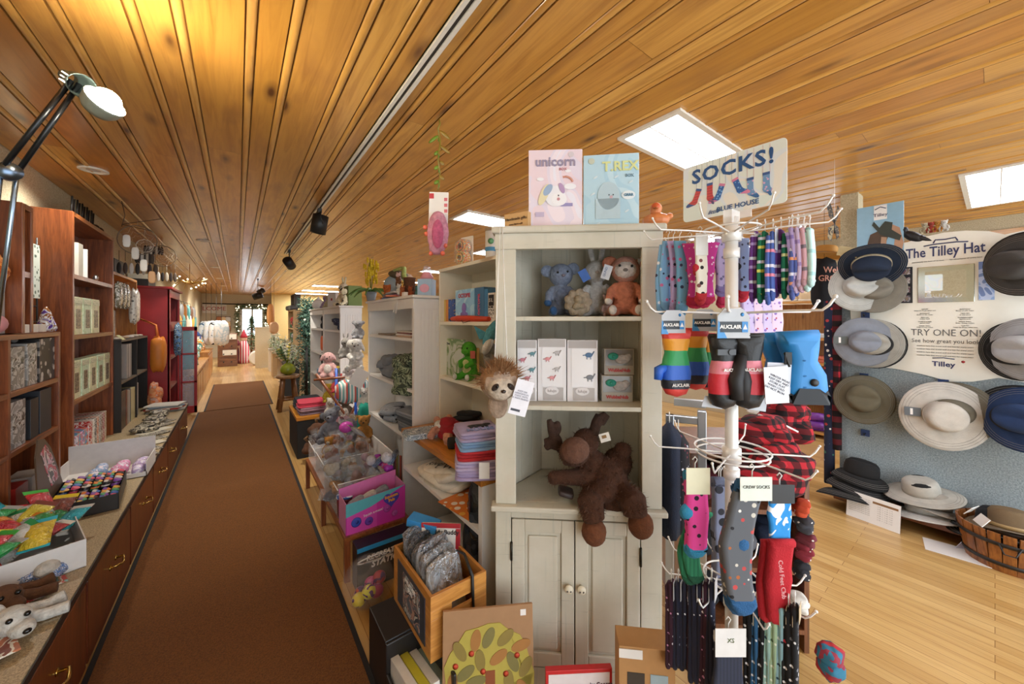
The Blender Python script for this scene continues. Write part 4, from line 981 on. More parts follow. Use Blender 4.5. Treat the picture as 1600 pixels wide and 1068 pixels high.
def sloth():
 p = atD(781, 598, 1.30)
 t = thing('plush_sloth', 'long haired plush sloth hanging by white cords at the cabinet corner', 'plush toy', p, CAMROT+.25)
 fur = plushm('#b98f68'); r = .064
 b = MB(); b.ell((0, 0, 0), (r*1.05, r*.85, r)); b.ell((0, .03, -.085), (.038, .03, .05)); b.out('body', plushm('#c6ab94'), t, rem=.004)
 b = MB(); b.ell((-.002, -r*.5, -r*.2), (r*.78, r*.55, r*.66)); b.out('face_patch', plushm('#e6d3bd'), t)
 b = MB()
 for s in (-1, 1): b.ell((s*r*.42-.002, -r*.93, -r*.06), (r*.24, r*.14, r*.15), RY(s*.7))
 b.out('eye_patches', plushm('#3d2a20'), t)
 b = MB()
 for s in (-1, 1): b.ell((s*r*.34-.002, -r*1.08, -r*.0), r*.07)
 b.out('eyes', EYE, t)
 b = MB(); b.ell((-.002, -r*1.06, -r*.28), (r*.14, r*.1, r*.1)); b.out('nose', gloss('#2a1c16'), t)
 b = MB(); R = random.Random(5)
 for i in range(900):
  a = R.uniform(0, 2*PI); f = R.uniform(.0, 1); el = PI*.5-f*1.65
  d = Vector((math.cos(el)*math.cos(a), math.cos(el)*math.sin(a)*.85, math.sin(el)))
  if d.y < -.35 and d.z < .55: continue
  s = d*r*.95; e = s+(d+Vector((R.uniform(-.5, .5), R.uniform(-.5, .5), R.uniform(-.45, .2))))*r*R.uniform(.4, .75); u = d.cross(Vector((R.random(), R.random(), .3))).normalized()*.0022
  v = [b.bm.verts.new(q) for q in (s-u, s+u, e)]; b.bm.faces.new(v)
 b.ell((0, .008, .006), (r*1.12, r*.9, r*1.02)); b.out('mane', cloth('#a87a50', .4), t)
 b = MB(); L = (atD(783, 352, 1.40)-p); iv = t.matrix_basis
 q = RZ(-CAMROT-.25)
 b.tube([q @ V3(0, 0, 0)+V3(.028, 0, .04), q @ V3(L.x, L.y, L.z)+V3(.004, 0, 0)], .002, 6); b.tube([V3(-.02, 0, .04), q @ V3(L.x, L.y, L.z)-V3(.004, 0, 0)], .002, 6); b.out('cord', plain('#efece4', .8), t)
 # tag held at its cheek
 b = MB(); b.box(-.032, -.002, -.062, .032, 0, .06, TR(.062, -.062, -.042) @ RY(.3)); c = b.out('hang_tag', plain('#eceaf0', .6), t)
 text('KEEP ON\nHANGING IN\nTHERE WITH\nA SOFT FRIEND', .0085, plain('#9a98a8'), c, (.062, -.066, -.034), (PI/2, .3, 0), .0003)
 b = MB(); b.box(-.026, -.0025, -.05, .008, -.0015, -.042, TR(.062, -.062, -.042) @ RY(.3)); b.out('barcode', plain('#3a3a44'), c)
sloth()
def unit1_goods():
 x = .965; 
 def pos(px, z): q = onX(px, 500, x+.02); return q.y
 for i, (c, a) in enumerate((('#c8a48c', 0), ('#e8e4de', .05), ('#7d3a32', -.04), ('#d8d2c6', .03))):
  single(MB().box(-.09, -.15, 0, .09, .15, .010), 'magazine', plain(c, .5), ['tan board book at the bottom of the flat pile on the white bookcase', 'white magazine above the tan one on the white bookcase', 'dark red cover in the flat pile on the white bookcase', 'pale magazine on top of the flat pile on the white bookcase'][i], 'magazine', (x+.10, 2.62, 1.337+.011*i), a)
 single(MB().box(-.07, -.12, 0, .07, .12, .012), 'magazine', plain('#9c8a78', .5), 'brown booklet lying alone at the far end of the bookcase shelf', 'magazine', (x+.09, 3.1, 1.337), .1)
 camo = patches(['#3c4436', '#6f7a5c', '#98a084', '#52604a', '#2b2f28'], 15, .9, 2.0, 1)
 heap('camouflage_hoodie', 'green camouflage hoodie piled on the middle shelf of the white bookcase', 'hoodie', (x+.07, 2.60, .99), (.2, .42, .22), 0, camo, n=7, jit=.06)
 heap('camouflage_trousers', 'camouflage trousers spilling over the front edge of the middle shelf', 'trousers', (x+.0, 2.55, .93), (.12, .26, .16), .1, camo, n=4, jit=.05)
 heap('grey_sweater', 'crumpled grey sweater beside the camouflage clothes', 'sweater', (x+.07, 3.02, .99), (.18, .34, .18), 0, cloth('#868b92'), n=5)
 g = [('#70757d', 'dark grey folded garment at the bottom right of the white bookcase'), ('#8b9097', 'mid grey folded garment in the bottom shelf pile'), ('#5c636d', 'slate folded garment with its folds showing at the right'), ('#9aa0a8', 'pale grey folded garment near the top of the bottom shelf pile')]
 for i, (c, l) in enumerate(g): folded('folded_shirt', l, 't-shirt', (x+.09, 2.55+.01*i, .645+.037*i), (.2, .30, .036), .05*i, cloth(c), 'grey folded clothes on the bottom shelf', layers=2)
 heap('printed_shirt', 'light grey shirt with a black animal print on the bottom shelf', 't-shirt', (x+.06, 2.98, .645), (.2, .42, .12), 0, patches(['#9da3ab', '#a9aeb6', '#8d939b', '#2e3036'], 9), n=4)
 single(MB().lathe([(.018, 0), (.001, .002)], 10), 'maple_leaf_print', plain('#c0353f'), 'small red leaf print on the grey clothes', 'print', (x+.055, 2.70, .80), rot=(0, -.9, 0)) if 0 else None
 t = thing('price_clip', 'clear and white price strips clipped to the top rail of the white bookcase', 'label holder', (x-.028, 2.66, 1.56))
 b = MB(); b.cb((0, 0, 0), (.004, .02, .10), M=RX(.3)); b.out('strip', WHT, t); b = MB(); b.cb((0, .04, .005), (.004, .018, .10), M=RX(.5)); b.out('strip', WHT, t)
unit1_goods()
def unit23_goods():
 x = .965
 t = thing('shoulder_bag', 'bright orange bag hanging in the farthest white bookcase', 'bag', (x+.0, 5.95, 1.02))
 b = MB(); b.blob((.06, 0, .10), (.09, .2, .22), e=.4); b.out('bag_body', plain('#e0622a', .6), t); b = MB(); b.tube([(.04, .07, .2), (.04, .04, .32), (.04, -.04, .32), (.04, -.07, .2)], .008, 6); b.out('strap', BLK, t)
 heap('dark_jacket', 'black jacket hanging above the orange bag', 'jacket', (x+.07, 5.95, 1.345), (.1, .2, .18), 0, cloth('#232326'))
 heap('black_bag', 'black pouch hanging under the orange bag', 'bag', (x+.06, 5.95, .82), (.1, .2, .17), 0, cloth('#26272b'))
 heap('navy_shirt', 'navy patterned shirt on the top shelf of the second white bookcase', 't-shirt', (x+.08, 4.85, 1.34), (.16, .36, .13), 0, spots('#39415c', ['#8b93a8', '#20263a'], 40, .3))
 folded('folded_shirt', 'sky blue folded towel in the farthest white bookcase', 'towel', (x+.09, 6.1, .645), (.18, .3, .08), 0, cloth('#7fb6dc')); folded('folded_shirt', 'yellow folded cloth below the sky blue one', 'towel', (x+.09, 5.75, .645), (.16, .22, .05), 0, cloth('#d9c36a'))
 folded('folded_shirt', 'pale grey folded clothes on the lower shelf of the second bookcase', 't-shirt', (x+.09, 5.05, .645), (.16, .3, .07), 0, cloth('#b0b4ba'))
 heap('yellow_shirt', 'mustard yellow garment below the pink plush', 't-shirt', (x-.03, 4.68, .80), (.12, .3, .12), 0, cloth('#d3b83a')); 
unit23_goods()
def gap_goods():
 # crowded stands between the first and second white bookcases
 for i, (px, py0, py1) in enumerate(((525.5, 575, 655), (556, 600, 690))):
  a = onY(px, py0, 3.75 if i else 4.1); t = thing('display_post', ['bright blue upright post of the plush stand, left one', 'bright blue upright post of the plush stand, right one under the white tag'][i], 'post', (a.x, a.y, 0))
  b = MB(); b.tube([(0, 0, .02), (0, 0, a.z)], .014, 8); b.out('tube', plain('#1d55b8', .35), t); b = MB(); b.lathe([(.08, 0), (.08, .015), (.02, .02)], 14); b.out('foot', BLK, t)
  b = MB(); b.tube([(.03, .01, .02), (.03, .01, a.z)], .010, 8); b.out('back_tube', BLK, t)
 def P(px, py, Y): return onY(px, py, Y)
 for i, (px, py, Y, H, c, l, e) in enumerate(((519, 640, 4.35, .26, '#d8cfc0', 'cream plush low in the stand beside the left blue post', 'round'), (540, 640, 4.0, .28, '#7a6a5a', 'taupe plush between the two blue posts', 'floppy'), (536, 672, 3.8, .26, '#c8c0b8', 'pale grey plush below the striped blanket', 'long'), (550, 668, 3.6, .24, '#d8a860', 'honey coloured plush at the foot of the right blue post', 'big'), (528, 600, 4.2, .22, '#c84a4a', 'small red plush near the top of the left blue post', 'round'), (570, 625, 3.5, .22, '#e6e0d8', 'white plush beside the emerald garment', 'pointy'), (515, 615, 4.4, .22, '#d8b83a', 'yellow plush under the pink and white pair', 'round'), (545, 590, 3.85, .22, '#e8e0e0', 'white plush with pink nose above the blanket', 'floppy'))):
  plush('plush_toy', l, 'plush toy', onY(px, py, Y)-V3(0, 0, H*.4), -.4, H, c, rem=.009, ears=e, belly='#efe8dc' if i % 2 else None)
 def pl(px, py, Y, H, col, lab, rz=-.4, **k):
  q = P(px, py, Y); return plush('plush_toy', lab, 'plush toy', q, rz, H, col, rem=.008, **k)
 pl(513, 590, 4.3, .30, '#e8b8b4', 'pink and white plush pair at the top of the crowded plush stand', ears='floppy', belly='#f0e6dc')
 pl(556, 578, 3.6, .32, '#ece8e2', 'white shaggy plush dog above the striped teal blanket', ears='floppy', headtilt=.3, arms='front')
 pl(540, 560, 3.9, .22, '#9b9690', 'grey plush with raised ears behind the white shaggy dog', ears='long')
 pl(560, 530, 3.75, .20, '#a8a8ac', 'small grey plush koala clinging between the bookcases', ears='big')
 pl(545, 700, 3.55, .30, '#a69fae', 'lilac grey plush sitting low behind the blue posts', ears='floppy')
 pl(569, 690, 3.4, .26, '#c98d45', 'golden plush between the blue posts and the white bookcase', ears='round')
 q = P(553, 610, 3.6); b = MB(); b.blob((0, 0, 0), (.32, .18, .20), e=.6, jit=.05); single(b, 'striped_blanket', bands(['#5a8f94', '#e6e2dc', '#7ab0b0', '#e6e2dc', '#c85a50'], 0, 14), 'teal and white striped blanket folded over the plush stand', 'blanket', q)
 q = P(561, 590, 3.42); single(MB().cb((0, 0, 0), (.12, .004, .16), M=RY(.5)), 'price_sign', WHT, 'white square price card hanging above the right blue post', 'sign', q, -.4)
 q = P(570, 660, 3.45); single(MB().blob((0, 0, 0), (.12, .1, .34), e=.5, jit=.04), 'teal_garment', cloth('#1f9a86'), 'emerald green garment hanging beside the near white bookcase', 'garment', q)
 q = P(571, 690, 3.44); single(MB().blob((0, 0, -.02), (.10, .08, .16), e=.5, jit=.04), 'orange_garment', cloth('#d0702a'), 'orange garment hanging below the emerald one', 'garment', q)
 # coat stand bars, wooden
 q = P(542, 690, 3.8)
 t = thing('folding_rack', 'dark crossed wooden rack behind the blue posts', 'rack', (q.x, q.y, 0))
 b = MB(); b.tube([(-.25, 0, .02), (.3, .1, .95)], .014, 6); b.out('leg', DKW, t); b = MB(); b.tube([(.3, 0, .02), (-.25, .1, .95)], .014, 6); b.out('leg', DKW, t); b = MB(); b.tube([(-.28, .05, .9), (.32, .05, .9)], .012, 6); b.out('bar', DKW, t)
gap_goods()
# ---------------- crate, bins and boxes between the runner and the shelving ----------------
def crate():
 x0, x1, y0, y1, z0, h = .54, .772, 1.19, 1.565, .256, .232
 bam = wood('#cd8f45', '#a86c2c', 'X', .4); bamy = wood('#cd8f45', '#a86c2c', 'Y', .4)
 t = thing('wooden_crate', 'bamboo crate full of shiny waterproof packs, with a picture panel on its side', 'crate', (x0, y0, z0)); w, d = x1-x0, y1-y0; e = .012
 b = MB(); b.box(0, e, .0, e, d-e, h); b.out('side_panel', bamy, t, bev=.002); b = MB(); b.box(w-e, e, 0, w, d-e, h); b.out('side_panel', bamy, t, bev=.002)
 b = MB(); zc = h*.70; s0, s1 = w*.36, w*.76
 for q in ((0, w, 0, zc-.016), (0, w, zc+.016, h), (0, s0, zc-.016, zc+.016), (s1, w, zc-.016, zc+.016)): b.box(q[0], 0, q[2], q[1], e, q[3])
 b.out('end_panel', bam, t, bev=.001); b = MB(); b.box(0, d-e, 0, w, d, h); b.out('end_panel', bam, t, bev=.002)
 b = MB(); b.box(e, e, 0, w-e, d-e, .008); b.out('bottom', bam, t)
 b = MB(); b.box(-.003, .045, .03, 0, d-.055, h-.03); p = b.out('picture_panel', plain('#3a3f4a', .4), t)
 b = MB(); b.box(-.0045, .09, .04, -.003, d-.12, h-.045); q = b.out('photo', patches(['#9aa3a8', '#c8c2ba', '#3d4048', '#b98e7c', '#5a5f68'], 16, .35), p)
 text('WEATHER\nSEAT', .022, WHT, q, (-.0055, d*.47, h-.075), (PI/2, 0, -PI/2), .0004)
 # packs standing in the crate
 names = ['nearest silver foil pack in the bamboo crate', 'second silver foil pack in the crate', 'grey framed pack behind the foil ones', 'clear pack with a dark card in the crate', 'fifth pack in the crate, glossy and dark', 'grey hanging pack beside the red one']
 for i in range(6):
  y = y0+.055+i*.045; rx = -.22
  pk = thing('waterproof_pack', names[i], 'package', (x0+.115, y, z0+.012), .22, 'shiny packs in the bamboo crate', rot=(rx, .0, .30))
  hh = .27+.012*(i % 3); b = MB(); b.blob((0, 0, hh/2), (.17, .028, hh), e=.3, jit=.01); b.out('film', crinkle(['#c9cdd0', '#8d9094', '#b9bcc2', '#6d7076', '#4a4c52', '#8f9298'][i], .55), pk)
  b = MB(); b.box(-.075, -.004, .01, .075, .004, hh-.10); b.out('card', plain(['#e9e2d4', '#dcd6c8', '#c9c6c0', '#3a3a40', '#2c2c30', '#d8d4cc'][i], .5), pk)
  b = MB(); b.blob((0, 0, hh-.055), (.155, .036, .12), e=.35, jit=.03); [setattr(v, 'co', v.co+V3(rng.gauss(0, .002), rng.gauss(0, .0045), rng.gauss(0, .002))) for v in b.bm.verts]; [setattr(f_, 'smooth', False) for f_ in b.bm.faces]; b.out('foil', foil(['#e4e8ec', '#cfd3d8', '#c0c4ca', '#a0a4aa', '#8a8e94', '#b8bcc2'][i]), pk)
 t = thing('swim_pack', 'white and red pack lettered for muddy play at the back of the crate', 'package', (.69, 1.43, z0+.012), rot=(-.1, 0, CAMROT-.05))
 b = MB(); b.box(-.085, -.006, 0, .085, .006, .31); c = b.out('card', plain('#efe9e2', .35), t, bev=.002)
 text('Muddy Buddy', .026, plain('#2f2a2a'), c, (.008, -.0075, .275), bold=.0006)
 b = MB(); b.box(-.086, -.0072, .292, .086, -.006, .312); b.box(.066, -.0072, 0, .086, -.006, .29); b.out('red_border', plain('#b03038', .3), c)
 b = MB(); b.lathe([(.017, 0), (.001, .001)], 14, TR(-.066, -.0065, .262) @ RX(PI/2)); b.out('child_picture', plain('#a8683a'), c)
 t = thing('book', 'blue topped box lying on the packs at the far corner of the crate', 'box', atD(662, 822, 1.62), rot=(.1, .15, -.9))
 b = MB(); b.box(-.07, -.03, 0, .07, .03, .035); b.out('body', plain('#3a8fcf', .4), t, bev=.002)
 t = thing('lanyard', 'black lanyard with a clear disc hanging over the near end of the crate', 'lanyard', (x0+w*.72, y0-.004, z0+h))
 b = MB(); b.tube([(0, .12, .045), (0, .06, .06), (0, .0, .008), (0, -.004, -.06), (.004, -.004, -.13)], [.004, .005, .007, .007, .004], 6); b.out('strap', BLK, t); b = MB(); b.lathe([(.022, 0), (.022, .002)], 18, TR(.004, -.004, -.155) @ RX(PI/2)); b.out('disc', glass(alpha=.25), t)
 # black organiser under it with books
 bx0, bx1, by0, by1 = .442, .60, 1.11, 1.585
 t = thing('black_organiser', 'black plastic organiser under the bamboo crate holding thin books', 'organiser', (bx0, by0, 0)); W_, D_ = bx1-bx0, by1-by0; bk = plain('#211e1d', .45)
 b = MB()
 b.box(0, .26, 0, .012, D_, .25); b.box(.0, 0, 0, .012, .26, .14); b.box(W_-.012, 0, 0, W_, D_, .25); b.box(0, D_-.012, 0, W_, D_, .25); b.box(0, .0, 0, W_, .012, .12); b.box(.0, .255, 0, W_, .267, .25); b.box(.0, .267, .238, W_, D_, .254); b.out('tray', bk, t, bev=.004)
 for i, (c, l) in enumerate((('#e8e6e0', 'white book nearest the runner in the black organiser'), ('#c9c23a', 'lime edged book in the black organiser'), ('#e2dfd8', 'pale book tucked last in the black organiser'), ('#8d9a8a', 'sage book nearest the viewer in the organiser'))):
  carton('thin_book', l, 'book', (bx0+.032+.036*i, by0+.014, .012), (.03, .22, .22-.008*i), .0, plain(c, .4), 'books in the black organiser', words=((('Tuff', .5, .86, .018, plain('#2a2a2e'), {'rot': (PI/2, 0, 0)}),) if i == 1 else ()), rot=(-.18, 0, 0))
crate()
def tree_board():
 p = atD(764, 962, 1.26); t = thing('tree_puzzle', 'square cork coloured board printed with leaves, leaning on the corner cabinet', 'board', (p.x, p.y, p.z-.33), rot=(-.12, 0, CAMROT+.12))
 b = MB(); b.box(-.16, 0, 0, .16, .012, .33); b.out('card', plain('#a8805a', .7), t, bev=.002)
 b = MB(); a = [(.155*math.cos(i*PI/12)*(1+.04*math.cos(i*PI*.75)), .11+.17*math.sin(i*PI/12)*(1+.04*math.cos(i*PI*.75))) for i in range(25)]; b.prism(a+[(-.155, .0), (.155, .0)], -.003, 0); b.out('tree_crown', plain('#b5a548', .6), t)
 lf = [plain('#8d7a3a', .6), plain('#a8743a', .6), plain('#7d7440', .6)]; R = random.Random(2)
 for i, (x, z, a) in enumerate(((-.10, .20, .9), (-.045, .23, .2), (.0, .235, -.1), (.06, .23, -.5), (.115, .20, -.9), (-.08, .13, -.6), (-.03, .165, .5), (.035, .17, -.6), (.085, .15, .8), (.13, .13, -.2), (-.125, .10, .3), (-.045, .10, -1), (.07, .09, .4), (.12, .06, .9), (-.10, .04, -.4), (-.03, .05, .4))):
  b = MB(); L = .036; b.prism([(L*math.cos(k*PI/8)*(1), .018*math.sin(k*PI/8)*(1 if k < 8 else 1)) for k in range(16)], -.0045, -.003, TR(x, 0, z) @ RY(-a-1.2)); b.out('leaf_print', lf[i % 3], t)
 for x, z in ((-.115, .155), (-.06, .19), (-.13, .07), (-.02, .13), (.10, .17), (.06, .115), (-.065, .06)): b = MB(); b.lathe([(.010, 0), (.001, .0006)], 14, TR(x, -.0045, z) @ RX(PI/2)); b.out('fruit_print', plain('#c8482a', .6), t)
 b = MB(); b.box(-.012, -.0045, 0, .022, -.003, .13); b.out('trunk_print', plain('#8d4a26', .6), t); b = MB(); b.box(.115, -.001, .295, .135, -.0002, .315); b.out('price_sticker', WHT, t)
 p = atD(905, 1046, 1.22); t = carton('red_package', 'red package with a white printed header standing at the foot of the cabinet doors', 'package', (p.x, p.y, .0), (.225, .02, p.z), CAMROT+.05, plain('#c9262c', .4), kids=((.04, .62, .96, .96, plain('#e9dfe0'), 'header'),), words=(('by George\nand Fred', .83, .80, .018, plain('#6a4a5a')),))
 p = atD(1020, 1020, 1.12); t = carton('kraft_box', 'kraft card box with two eye shaped windows at the foot of the cabinet', 'box', (p.x, p.y+.02, .0), (.17, .08, p.z), CAMROT-.12, plain('#b98a56', .7), rot=None, kids=((.15, .70, .46, .82, plain('#3d3630'), 'window'), (.56, .70, .87, .82, plain('#9fb4bd', .2), 'window'), (-.0, .92, .42, .985, WHT, 'barcode_label')), words=(('a o a', .5, .65, .018, plain('#4a3626')),))
 p = atD(1055, 1040, 1.0); heap('teal_sock_pile', 'teal and red bundled socks at the bottom right of the cabinet area', 'socks', atD(1297, 1058, 1.2), (.09, .07, .10), 0, patches(['#2f6f8a', '#8d3040', '#b02a30'], 14))
tree_board()
def pink_box():
 y = 2.19; x0, x1 = .485, .826; z = .25
 ty0, ty1 = 2.17, 3.0
 t = thing('low_table', 'low brown wooden table carrying the toy bins beside the runner', 'table', (.475, ty0, 0)); W_, D_ = .37, 1.45
 b = MB(); b.box(0, 0, z-.022, W_, D_, z); b.out('tabletop', DKY, t)
 for q in ((0, 0), (W_-.03, 0), (0, D_-.03), (W_-.03, D_-.03), (0, .7)): b = MB(); b.box(q[0], q[1], 0, q[0]+.03, q[1]+.03, z-.022); b.out('leg', DKW, t)
 t = thing('toy_display_box', 'bright pink and teal display box of squeeze toys with a heart emblem', 'box', ((x0+x1)/2, y, z)); w = (x1-x0)/2; d = .17
 pk = bands(['#c2359a', '#b52a8c', '#d04aa8'], 0, 2, .35); tl = plain('#5fb4bc', .4)
 b = MB(); b.prism([(-w, 0), (w, 0), (w, .20), (-w, .175)], 0, .004); f = b.out('front', pk, t)
 b = MB(); b.prism([(-w, .10), (-w*.2, .125), (w, .20), (w, .185+.0), (w, .2), (-w, .175)], -.0012, 0); b.out('teal_band', tl, f)
 b = MB(); b.prism([(-w, .0), (-w+.004, 0), (-w+.004, .175), (-w, .175)], .004, d); b.prism([(w-.004, 0), (w, 0), (w, .20), (w-.004, .20)], .004, d); b.box(-w, .004, 0, w, d, .004); b.out('sides', plain('#d68fbf', .4), t)
 b = MB(); b.prism([(-w, 0), (w, 0), (w, .235), (-w, .20)], d, d+.004); b.out('back', plain('#e27ab8', .4), t)
 b = MB(); hp = []
 for i in range(28): a = 2*PI*i/28; hp.append((.0030*16*math.sin(a)**3+.085, .0030*(13*math.cos(a)-5*math.cos(2*a)-2*math.cos(3*a)-math.cos(4*a))+.135))
 b.prism(hp, -.0026, -.0012); hh = b.out('heart_emblem', plain('#4a3fa8', .4), f)
 text('Squeeze\nPals', .024, plain('#e89a3a'), hh, (.085, -.0032, .142), (PI/2, -.1, 0), .0006, bold=.0012)
 text('Squish a-maze!', .019, WHT, f, (-.02, -.002, .088), (PI/2, -.1, 0), .0006)
 for i, (x, zz, r, c) in enumerate(((-.115, .06, .028, '#3d52b8'), (-.045, .045, .024, '#6a3fa8'), (.06, .085, .022, '#b84aa8'), (.105, .045, .018, '#c05ab0'))):
  b = MB(); b.lathe([(r, 0), (r*.8, .001), (.001, .0015)], 18, TR(x, -.001, zz) @ RX(PI/2)); b.lathe([(r*.35, .0016), (.001, .0022)], 12, TR(x+r*.1, -.001, zz) @ RX(PI/2)); b.out('creature_print', plain(c, .4), f)
 # acrylic bins behind it, stacked with wrapped toys
 bc = [('#c9b48f', '#8a5a42', '#e6ded2'), ('#8d5aa8', '#c8d0d8', '#b0444a'), ('#d88aa8', '#7aa8b8', '#e8e0d0'), ('#c87a3a', '#d8d4cc', '#6a8a4a')]
 for j, (yy, zz, l, hx) in enumerate(((2.42, .25, .42, .17), (2.85, .27, .36, .16), (3.22, .27, .36, .15))):
  t = thing('clear_bin', ['near clear acrylic bin of wrapped toys behind the pink box', 'middle clear acrylic bin of wrapped toys', 'far clear acrylic bin of wrapped toys by the brown plush'][j], 'bin', (.49, yy, zz)); e = .004; w2 = .34
  b = MB(); b.box(0, 0, 0, w2, l-.02, e); b.box(0, 0, 0, e, l-.02, hx); b.box(w2-e, 0, 0, w2, l-.02, hx*1.3); b.box(0, 0, 0, w2, e, hx*1.2); b.box(0, l-.02-e, 0, w2, l-.02, hx*1.3); b.out('walls', glass(alpha=.16), t)
  b = MB(); b.tube([(0, 0, hx), (0, l-.02, hx)], .003, 5); b.tube([(0, 0, hx*1.2), (w2, 0, hx*1.2)], .003, 5); b.out('rim', WHT, t)
 R = random.Random(11); cnt = 0
 pal = ['#b98a5a', '#8f9bb0', '#c8b8a0', '#9a6a5a', '#d0a8b8', '#7d8a9a', '#b0785a', '#d8d0c0', '#a04a58', '#5a8a9a', '#6f6a72', '#c9a34a']
 spots_ = ['at the front of the near acrylic bin', 'in the middle of the near acrylic bin', 'at the back of the near acrylic bin', 'in the middle acrylic bin', 'on the heap over the middle bin', 'in the far acrylic bin', 'at the top of the far heap']
 ww = ['tan', 'blue grey', 'cream', 'brown', 'dusty pink', 'slate', 'rust', 'off-white', 'crimson', 'teal', 'charcoal', 'mustard']
 for i in range(58):
  f = i/57; yy = 2.44+f*1.08; xx = .52+R.random()*.27; zz = .29+R.random()*.12+.10*f; k = R.randrange(12)
  rot = (R.uniform(-1.2, .3), R.uniform(-.6, .6), R.uniform(-1.5, 1.5)); w = R.uniform(.08, .12)
  pouch('wrapped_toy', 'clear wrapped %s soft toy %s' % (ww[k], spots_[min(6, int(f*7))]), 'toy', (xx, yy, zz), (w, .055, w*1.15), rot, crinkle('#dfe3e8', .16), plushm(pal[k]), group='wrapped toys in the acrylic bins')
 # foil packets on top, magenta ball, white-tipped pens
 for i, (px, py, c) in enumerate(((505, 700, '#c9cdd6'), (535, 690, '#b9bcc8'), (545, 720, '#dfe0e6'), (570, 672, '#c8ccd4'))):
  q = onX(px, py, .66); pouch('foil_packet', ['crinkled silver packet at the left of the toy heap', 'crinkled silver packet on top of the toy heap', 'silver packet lying in the middle of the toy heap', 'silver packet high at the back of the toy heap'][i], 'package', (q.x, q.y, q.z-.04), (.15, .03, .11), (-.9, .2*i-.3, .4*i), crinkle(c, .85))
 q = onX(541, 667, .70); single(MB().ell((0, 0, 0), (.055, .05, .045)), 'magenta_balloon_toy', gloss('#c84ab0'), 'magenta round toy on the peak of the toy heap', 'toy', q)
 for i, (px, py) in enumerate(((580, 690), (604, 682))):
  q = onX(px, py, .70); t = thing('pompom_toy', ['tube toy with a white pompom end, left one', 'tube toy with a white pompom end, right one'][i], 'toy', q-V3(0, 0, .12), rot=(0, 0, .8+.2*i))
  b = MB(); b.ell((0, 0, 0), (.035, .032, .032)); b.out('pompom', plushm('#dcd8e0'), t); b = MB(); b.tube([(-.0, -.02, -.03), (.15, -.02, -.025)], .018, 8); b.out('tube', patches(['#5a6a8a', '#8a94a8', '#3d4a66'], 40, .3), t)
 q = onX(545, 752, .56)
 t = thing('toy_can', 'round blue lidded tub standing at the near corner of the toy bins', 'tub', (.53, 2.40, .27)); b = MB(); b.lathe([(.045, 0), (.05, .10), (.05, .11)], 20); b.out('body', plain('#7a2a3a', .4), t); b = MB(); b.lathe([(.052, .11), (.052, .122), (.03, .126), (.001, .126)], 20); b.out('lid', patches(['#2a5fb0', '#dfe6ee', '#3a78c8'], 14, .3), t)
 for i in range(8):
  single(MB().tube([(0, 0, 0), (.0, 0, .16)], .008, 6), 'marker_pen', plain(['#d8852a', '#2a2a2e', '#e0c040', '#e0702a', '#3a3a3a', '#4a8ab8', '#b03a5a', '#7a4aa0'][i], .3), '%s pen standing upright behind the pink display box' % ['orange', 'black', 'yellow', 'amber', 'charcoal', 'blue', 'crimson', 'purple'][i], 'pen', (.62+.022*i, 2.40, .28), rot=(-.15, .05*(i-4), 0))
 for i in range(3):
  q = thing('finger_toy', ['grey soft toy head at the left inside the pink box', 'white labelled roll in the middle of the pink box', 'grey striped roll at the right inside the pink box'][i], 'toy', (x0+.05+.07*i, y+.08, z+.12+.012*i), rot=(0, 1.2, 0)); b = MB(); b.blob((0, 0, .03), (.06, .06, .10), e=.6); b.out('body', plushm(['#b8bcc4', '#e4e2de', '#a0a4ac'][i]), q)
 for i in range(5):
  single(MB().blob((0, 0, .02), (.06, .05, .04), e=.7), 'bath_ball', spots('#c84a8a', ['#5aa8d8', '#e8e0e8'], 70, .3, .3) if i % 2 else gloss('#a83ab8'), ['purple', 'dotted', 'violet', 'speckled', 'plum'][i]+' small ball in a row at the right edge of the pink box', 'toy', (.80+.0, 2.42+.06*i, .46), .3*i)
 carton('book_row', 'shelf of thin books seen behind the toy bins at the foot of the white bookcase', 'books', (.93, 2.62, .30), (.26, .01, .22), -PI/2, patches(['#7a5a3a', '#3a4a3a', '#a07a5a', '#2a2a2a', '#b04a4a'], 18)) if 0 else None
 for i in range(9):
  carton('thin_book', '%s spined book on the low shelf behind the toy bins' % ['brown', 'dark green', 'tan', 'black', 'brick red', 'grey', 'olive', 'maroon', 'navy'][i], 'book', (.93, 2.42+.035*i, .30), (.028, .008, .20-.01*(i % 3)), -PI/2, plain(['#7a5a3a', '#34503a', '#b08a5a', '#232323', '#a8483a', '#8a8a8a', '#7a7a3a', '#6a2a3a', '#2a3a5a'][i], .5), 'books behind the toy bins')
 # recreation station box and ball bag on the floor
 t = carton('recreation_box', 'black RECREATION STATION box with a bright blue top edge', 'box', (.66, 2.05, 0), (.30, .10, .235), .0, plain('#1d1f24', .4), kids=((.0, .90, 1, 1, plain('#2f9ad0', .4), 'blue_edge'),), words=(('RECREATION', .52, .72, .036, WHT, {'bold': .0012, 'shear': .2}), ('STATION', .55, .54, .044, WHT, {'bold': .0016, 'shear': .2})))
 q = atD(576, 920, 1.87)
 t = thing('ball_bag', 'clear inflated bag of yellow and purple patterned balls on the floor', 'ball bag', (q.x, q.y, .125))
 b = MB(); b.ell((0, 0, 0), (.125, .12, .122), seg=24, rg=16); b.out('film', glass(h='#f0e8e0', alpha=.09, rough=.03), t)
 b = MB(); b.tube([(.03+.09*math.cos(a*PI/10), -.02, .118-.0*a+.012*math.sin(a*PI/10)) for a in range(0, 20)], .004, 5, True); b.out('handle_ring', glass(h='#f0e8e0', alpha=.3), t)
